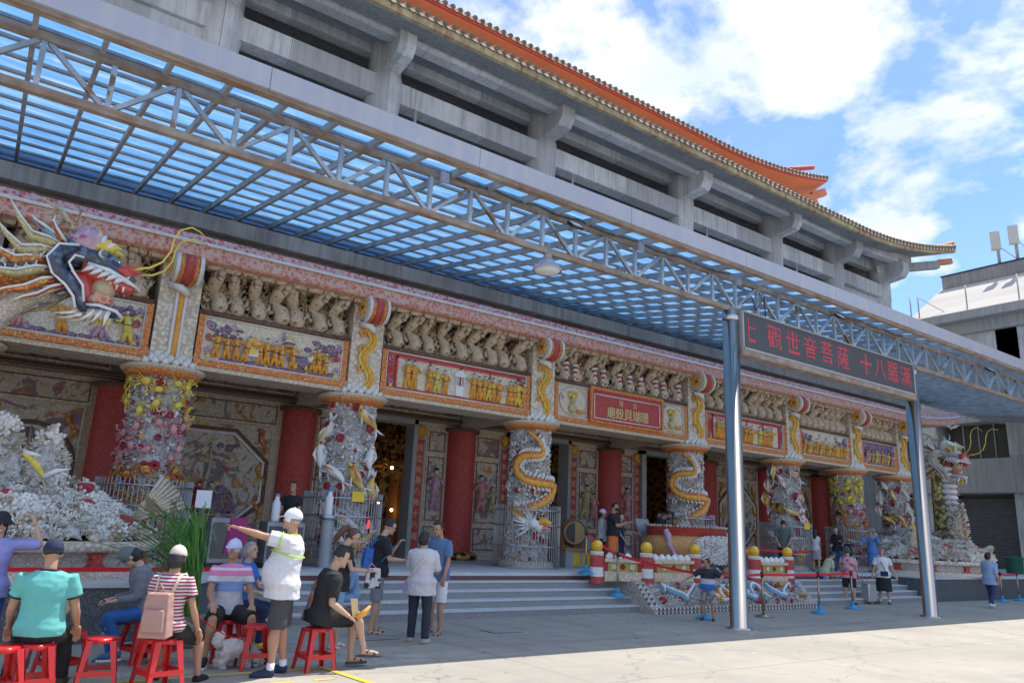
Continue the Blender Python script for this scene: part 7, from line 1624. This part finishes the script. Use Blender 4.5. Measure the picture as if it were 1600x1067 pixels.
p, o = person('child in black with a black mask in front of the woman in jeans', hp_(1326, 13.6), 180, 1.08, dict(arms=((30, 8, 90, .4), (30, 8, 90, .4))), SKIN2, BLK, .8, 'pants', 1, LDEN, BLACK, mask=BLK, vox=.012)
p, o = person('woman in a long blue coat raising both hands to her face', hp_(1362, 13.85), 200, 1.34, dict(arms=((75, 40, 120, .6), (75, 40, 120, .6))), SKIN2, cloth('cornflower_cotton', (.10, .22, .55)), 1.9, 'skirt', .60, cloth('cornflower_skirt', (.09, .22, .50)), DEN, fem=True, vox=.011, loose=.03, hair='short')
bq = gz(1329, 944); p, o = person('person in a green bucket hat seen from behind with a pink floral bag', (bq.x, bq.y, 0), 10, 1.52, dict(arms=((10, 10, 20, .1), (10, 10, 20, .1))), SKIN2, cloth('pink_floral_cotton', (.62, .36, .40), spots=(11.0, (.35, .08, .14), .55)), .7, 'shorts', .45, BLK, BLACK, hat='bucket', hatm=cloth('olive_hat_cloth', (.06, .11, .07)), fem=True, vox=.010, build=1.1, loose=.02)
lq = gz(1303, 938); p, o = person('person in a pale yellow top bending beside the bucket hat woman', (lq.x-.1, lq.y+.2, 0), 60, 1.45, dict(lean=30, arms=((30, 8, 30, .1), (30, 8, 30, .1))), SKIN2, cloth('pale_yellow_cotton', (.55, .55, .36)), .8, 'shorts', .45, LDEN, WHITE, vox=.012, fem=True, loose=.015)
wq = gz(1383, 943); p, o = person('woman in a white t-shirt and long black skirt pulling a silver suitcase', (wq.x, wq.y, 0), 175, 1.55, dict(arms=((2, 22, 15, .0), (4, 16, 18, .0)), legs=((3, 3, 2), (-2, 3, 2))), SKIN2, WHT, .7, 'skirt', .52, BLK, GRY, hair='bob', fem=True, vox=.010, build=1.08, loose=.02, sock=WHT)
m = MB(); m.tube([o['h'](sin(a)*.088, cos(a)*.10-.01, .075+.015*cos(a)) for a in [pi*k/8-pi/2 for k in range(9)]], .012, 6); m.build('hair_band', cloth('pink_band', (.6, .25, .3)), p)
b = worn('crossbody_bag', 'small navy bag across the woman with the suitcase', 'bag', o); m = MB(); m.tube([o['spn'](.52)+o['X']*.10, o['spn'](.35)+o['X']*.04+o['F']*.16, o['spn'](.08)-o['X']*.06+o['F']*.17], .010, 6); m.build('strap', NAVY, b); m = MB(); m.obox(o['spn'](.02)-o['X']*.02+o['F']*.19, .2, .06, .13); m.build('pouch', NAVY, b, bevel=.01)
sq = gz(1359, 943); t = thing('suitcase', 'small silver suitcase beside the woman in the white t-shirt', 'suitcase', (sq.x, sq.y, 0), local=True); m = MB(); m.box(-.2, .2, -.12, .12, .05, .55); m.build('shell', STEELB, t, bevel=.03)
m = MB(); m.tube([(-.1, .1, .55), (-.1, .1, .95), (.1, .1, .95), (.1, .1, .55)], .012, 6); m.build('handle', GREYM, t); m = MB(); [m.ball((x, y, .028), .028, n=10, m=6) for x in (-.16, .16) for y in (-.08, .08)]; m.build('wheel', BLACK, t); m = MB(); m.box(-.17, .17, -.127, -.12, .1, .5); m.build('front_ribs', GREYM, t)
rq = gz(1552, 949); p, o = person('woman in a light blue blouse and dark trousers walking away at the right', (rq.x, rq.y, 0), 28, 1.58, dict(arms=((12, 8, 25, .0), (-8, 8, 15, .0)), legs=((16, 2, 6), (-14, 2, 22))), SKIN2, cloth('light_blue_linen', (.27, .38, .58)), 1.2, 'pants', 1, cloth('indigo_trousers', (.03, .05, .13)), WHITE, hair='bob', fem=True, build=1.1, vox=.010, loose=.03, hem=-.2)
b = worn('shoulder_bag', 'small brown bag on a thin strap worn by the walking woman', 'bag', o); m = MB(); m.tube([o['spn'](.5)-o['X']*.1-o['F']*.04, o['spn'](.3)-o['F']*.165, o['spn'](.05)+o['X']*.18-o['F']*.06], .008, 6); m.build('strap', mat('brown_leather', (.25, .13, .08), .5, .1), b); m = MB(); m.obox(o['spn'](.0)+o['X']*.21, .06, .16, .12); m.build('pouch', MATS['brown_leather'], b, bevel=.01)
# ================================================================= DOG
dq = gz(366, 1043); DOGM = mat('white_fur', (.86, .84, .80), .95, .12, 9, .6, 90)
t = thing('dog', 'small fluffy white dog with a red harness sniffing the ground', 'dog', (dq.x, dq.y, 0), rz=0, local=True)
m = MB(); D = lambda x, y, z: V(x*.92, y*.92, z*.95)       # facing +X
m.tube([D(-.17, 0, .22), D(-.05, 0, .225), D(.08, 0, .21), D(.15, 0, .20)], [.075, .088, .09, .07], 14); m.tube([D(.13, 0, .21), D(.2, 0, .165), D(.235, 0, .12)], [.065, .055, .05], 12)
m.ball(D(.25, 0, .10), .062, .055, .055, 14, 10); m.tube([D(.27, 0, .09), D(.315, 0, .062), D(.335, 0, .05)], [.034, .026, .018], 10)
for y in (-1, 1): m.tube([D(.225, y*.05, .13), D(.225, y*.068, .10), D(.235, y*.07, .065)], [.02, .026, .016], 8)
for x, y, b_ in ((-.17, .05, 1), (-.15, -.05, 1), (.10, .05, 0), (.13, -.05, 0)):
    if b_: m.tube([D(x, y, .2), D(x+.03, y, .13), D(x-.025, y, .075), D(x-.005, y, .02), D(x+.03, y, .012)], [.055, .042, .028, .026, .02], 10)
    else: m.tube([D(x, y, .19), D(x-.005, y, .11), D(x+.005, y, .02), D(x+.03, y, .012)], [.045, .034, .028, .02], 10)
m.tube([D(-.20, 0, .25), D(-.235, 0, .30), D(-.22, 0, .355), D(-.17, 0, .37)], [.035, .048, .045, .025], 10)
o = solid(m, 'body', DOGM, t, .007, 1); q = random.Random(2)
NR = [v.normal.copy() for v in o.data.vertices]
for v, nn_ in zip(o.data.vertices, NR):
    c = v.co; v.co = c+nn_*(.010*noise.noise(c*45)+.006*noise.noise(c*110))
m = MB()
for k in range(0, len(o.data.vertices), 3):
    v = o.data.vertices[k]; d = (v.normal+V(-.5, 0, -.6)+V(q.uniform(-.4, .4), q.uniform(-.4, .4), q.uniform(-.3, .3))).normalized(); m.stub(v.co, d, q.uniform(.012, .026), .0035, 0, 3, .1)
m.build('fur', DOGM, t)
m = MB(); m.ball(D(.345, 0, .055), .012, n=8, m=6); [m.ball(D(.285, y*.04, .115), .008, n=6, m=5) for y in (-1, 1)]; m.build('nose_and_eyes', BLACK, t)
m = MB(); n = 20
for x, r in ((.06, .098), (.13, .086)): m.tube([D(x, 0, .205)+V(0, cos(2*pi*k/n)*r, sin(2*pi*k/n)*r) for k in range(n+1)], .008, 5, caps=False)
m.tube([D(.06, 0, .31), D(.13, 0, .295)], .008, 5); m.build('harness', NAVY, t)
m = MB(); a = V(dq.x+.08, dq.y, .29); b = V(stools['back'].x+.33, stools['back'].y+.15, .62); pts = [a.lerp(b, k/8)+V(0, 0, -.05*sin(pi*k/8)) for k in range(9)]; m.tube(pts, .006, 5)
tag(m.build('dog_lead', TAPE, loc=a), 'thin red lead from the white dog to the backpack woman', 'lead')

m = MB(); q = random.Random(31)
for k in range(70):
    x = q.uniform(1, 26); y = q.uniform(7.2, 11.7); s_ = q.uniform(.008, .03); a = q.uniform(0, 6.28)
    m.add([(x+cos(a+b)*s_*w, y+sin(a+b)*s_*w, .008+.004*k2) for k2, (b, w) in enumerate(((0, 1.6), (1.5, .6), (3.1, 1.4), (4.6, .7)))], [(0, 1, 2, 3)], k % 3)
tag(m.build('ground_litter', [BROWN, PAPER, LEAF]), kind='stuff')
bpy.data.scenes.remove(TMP)
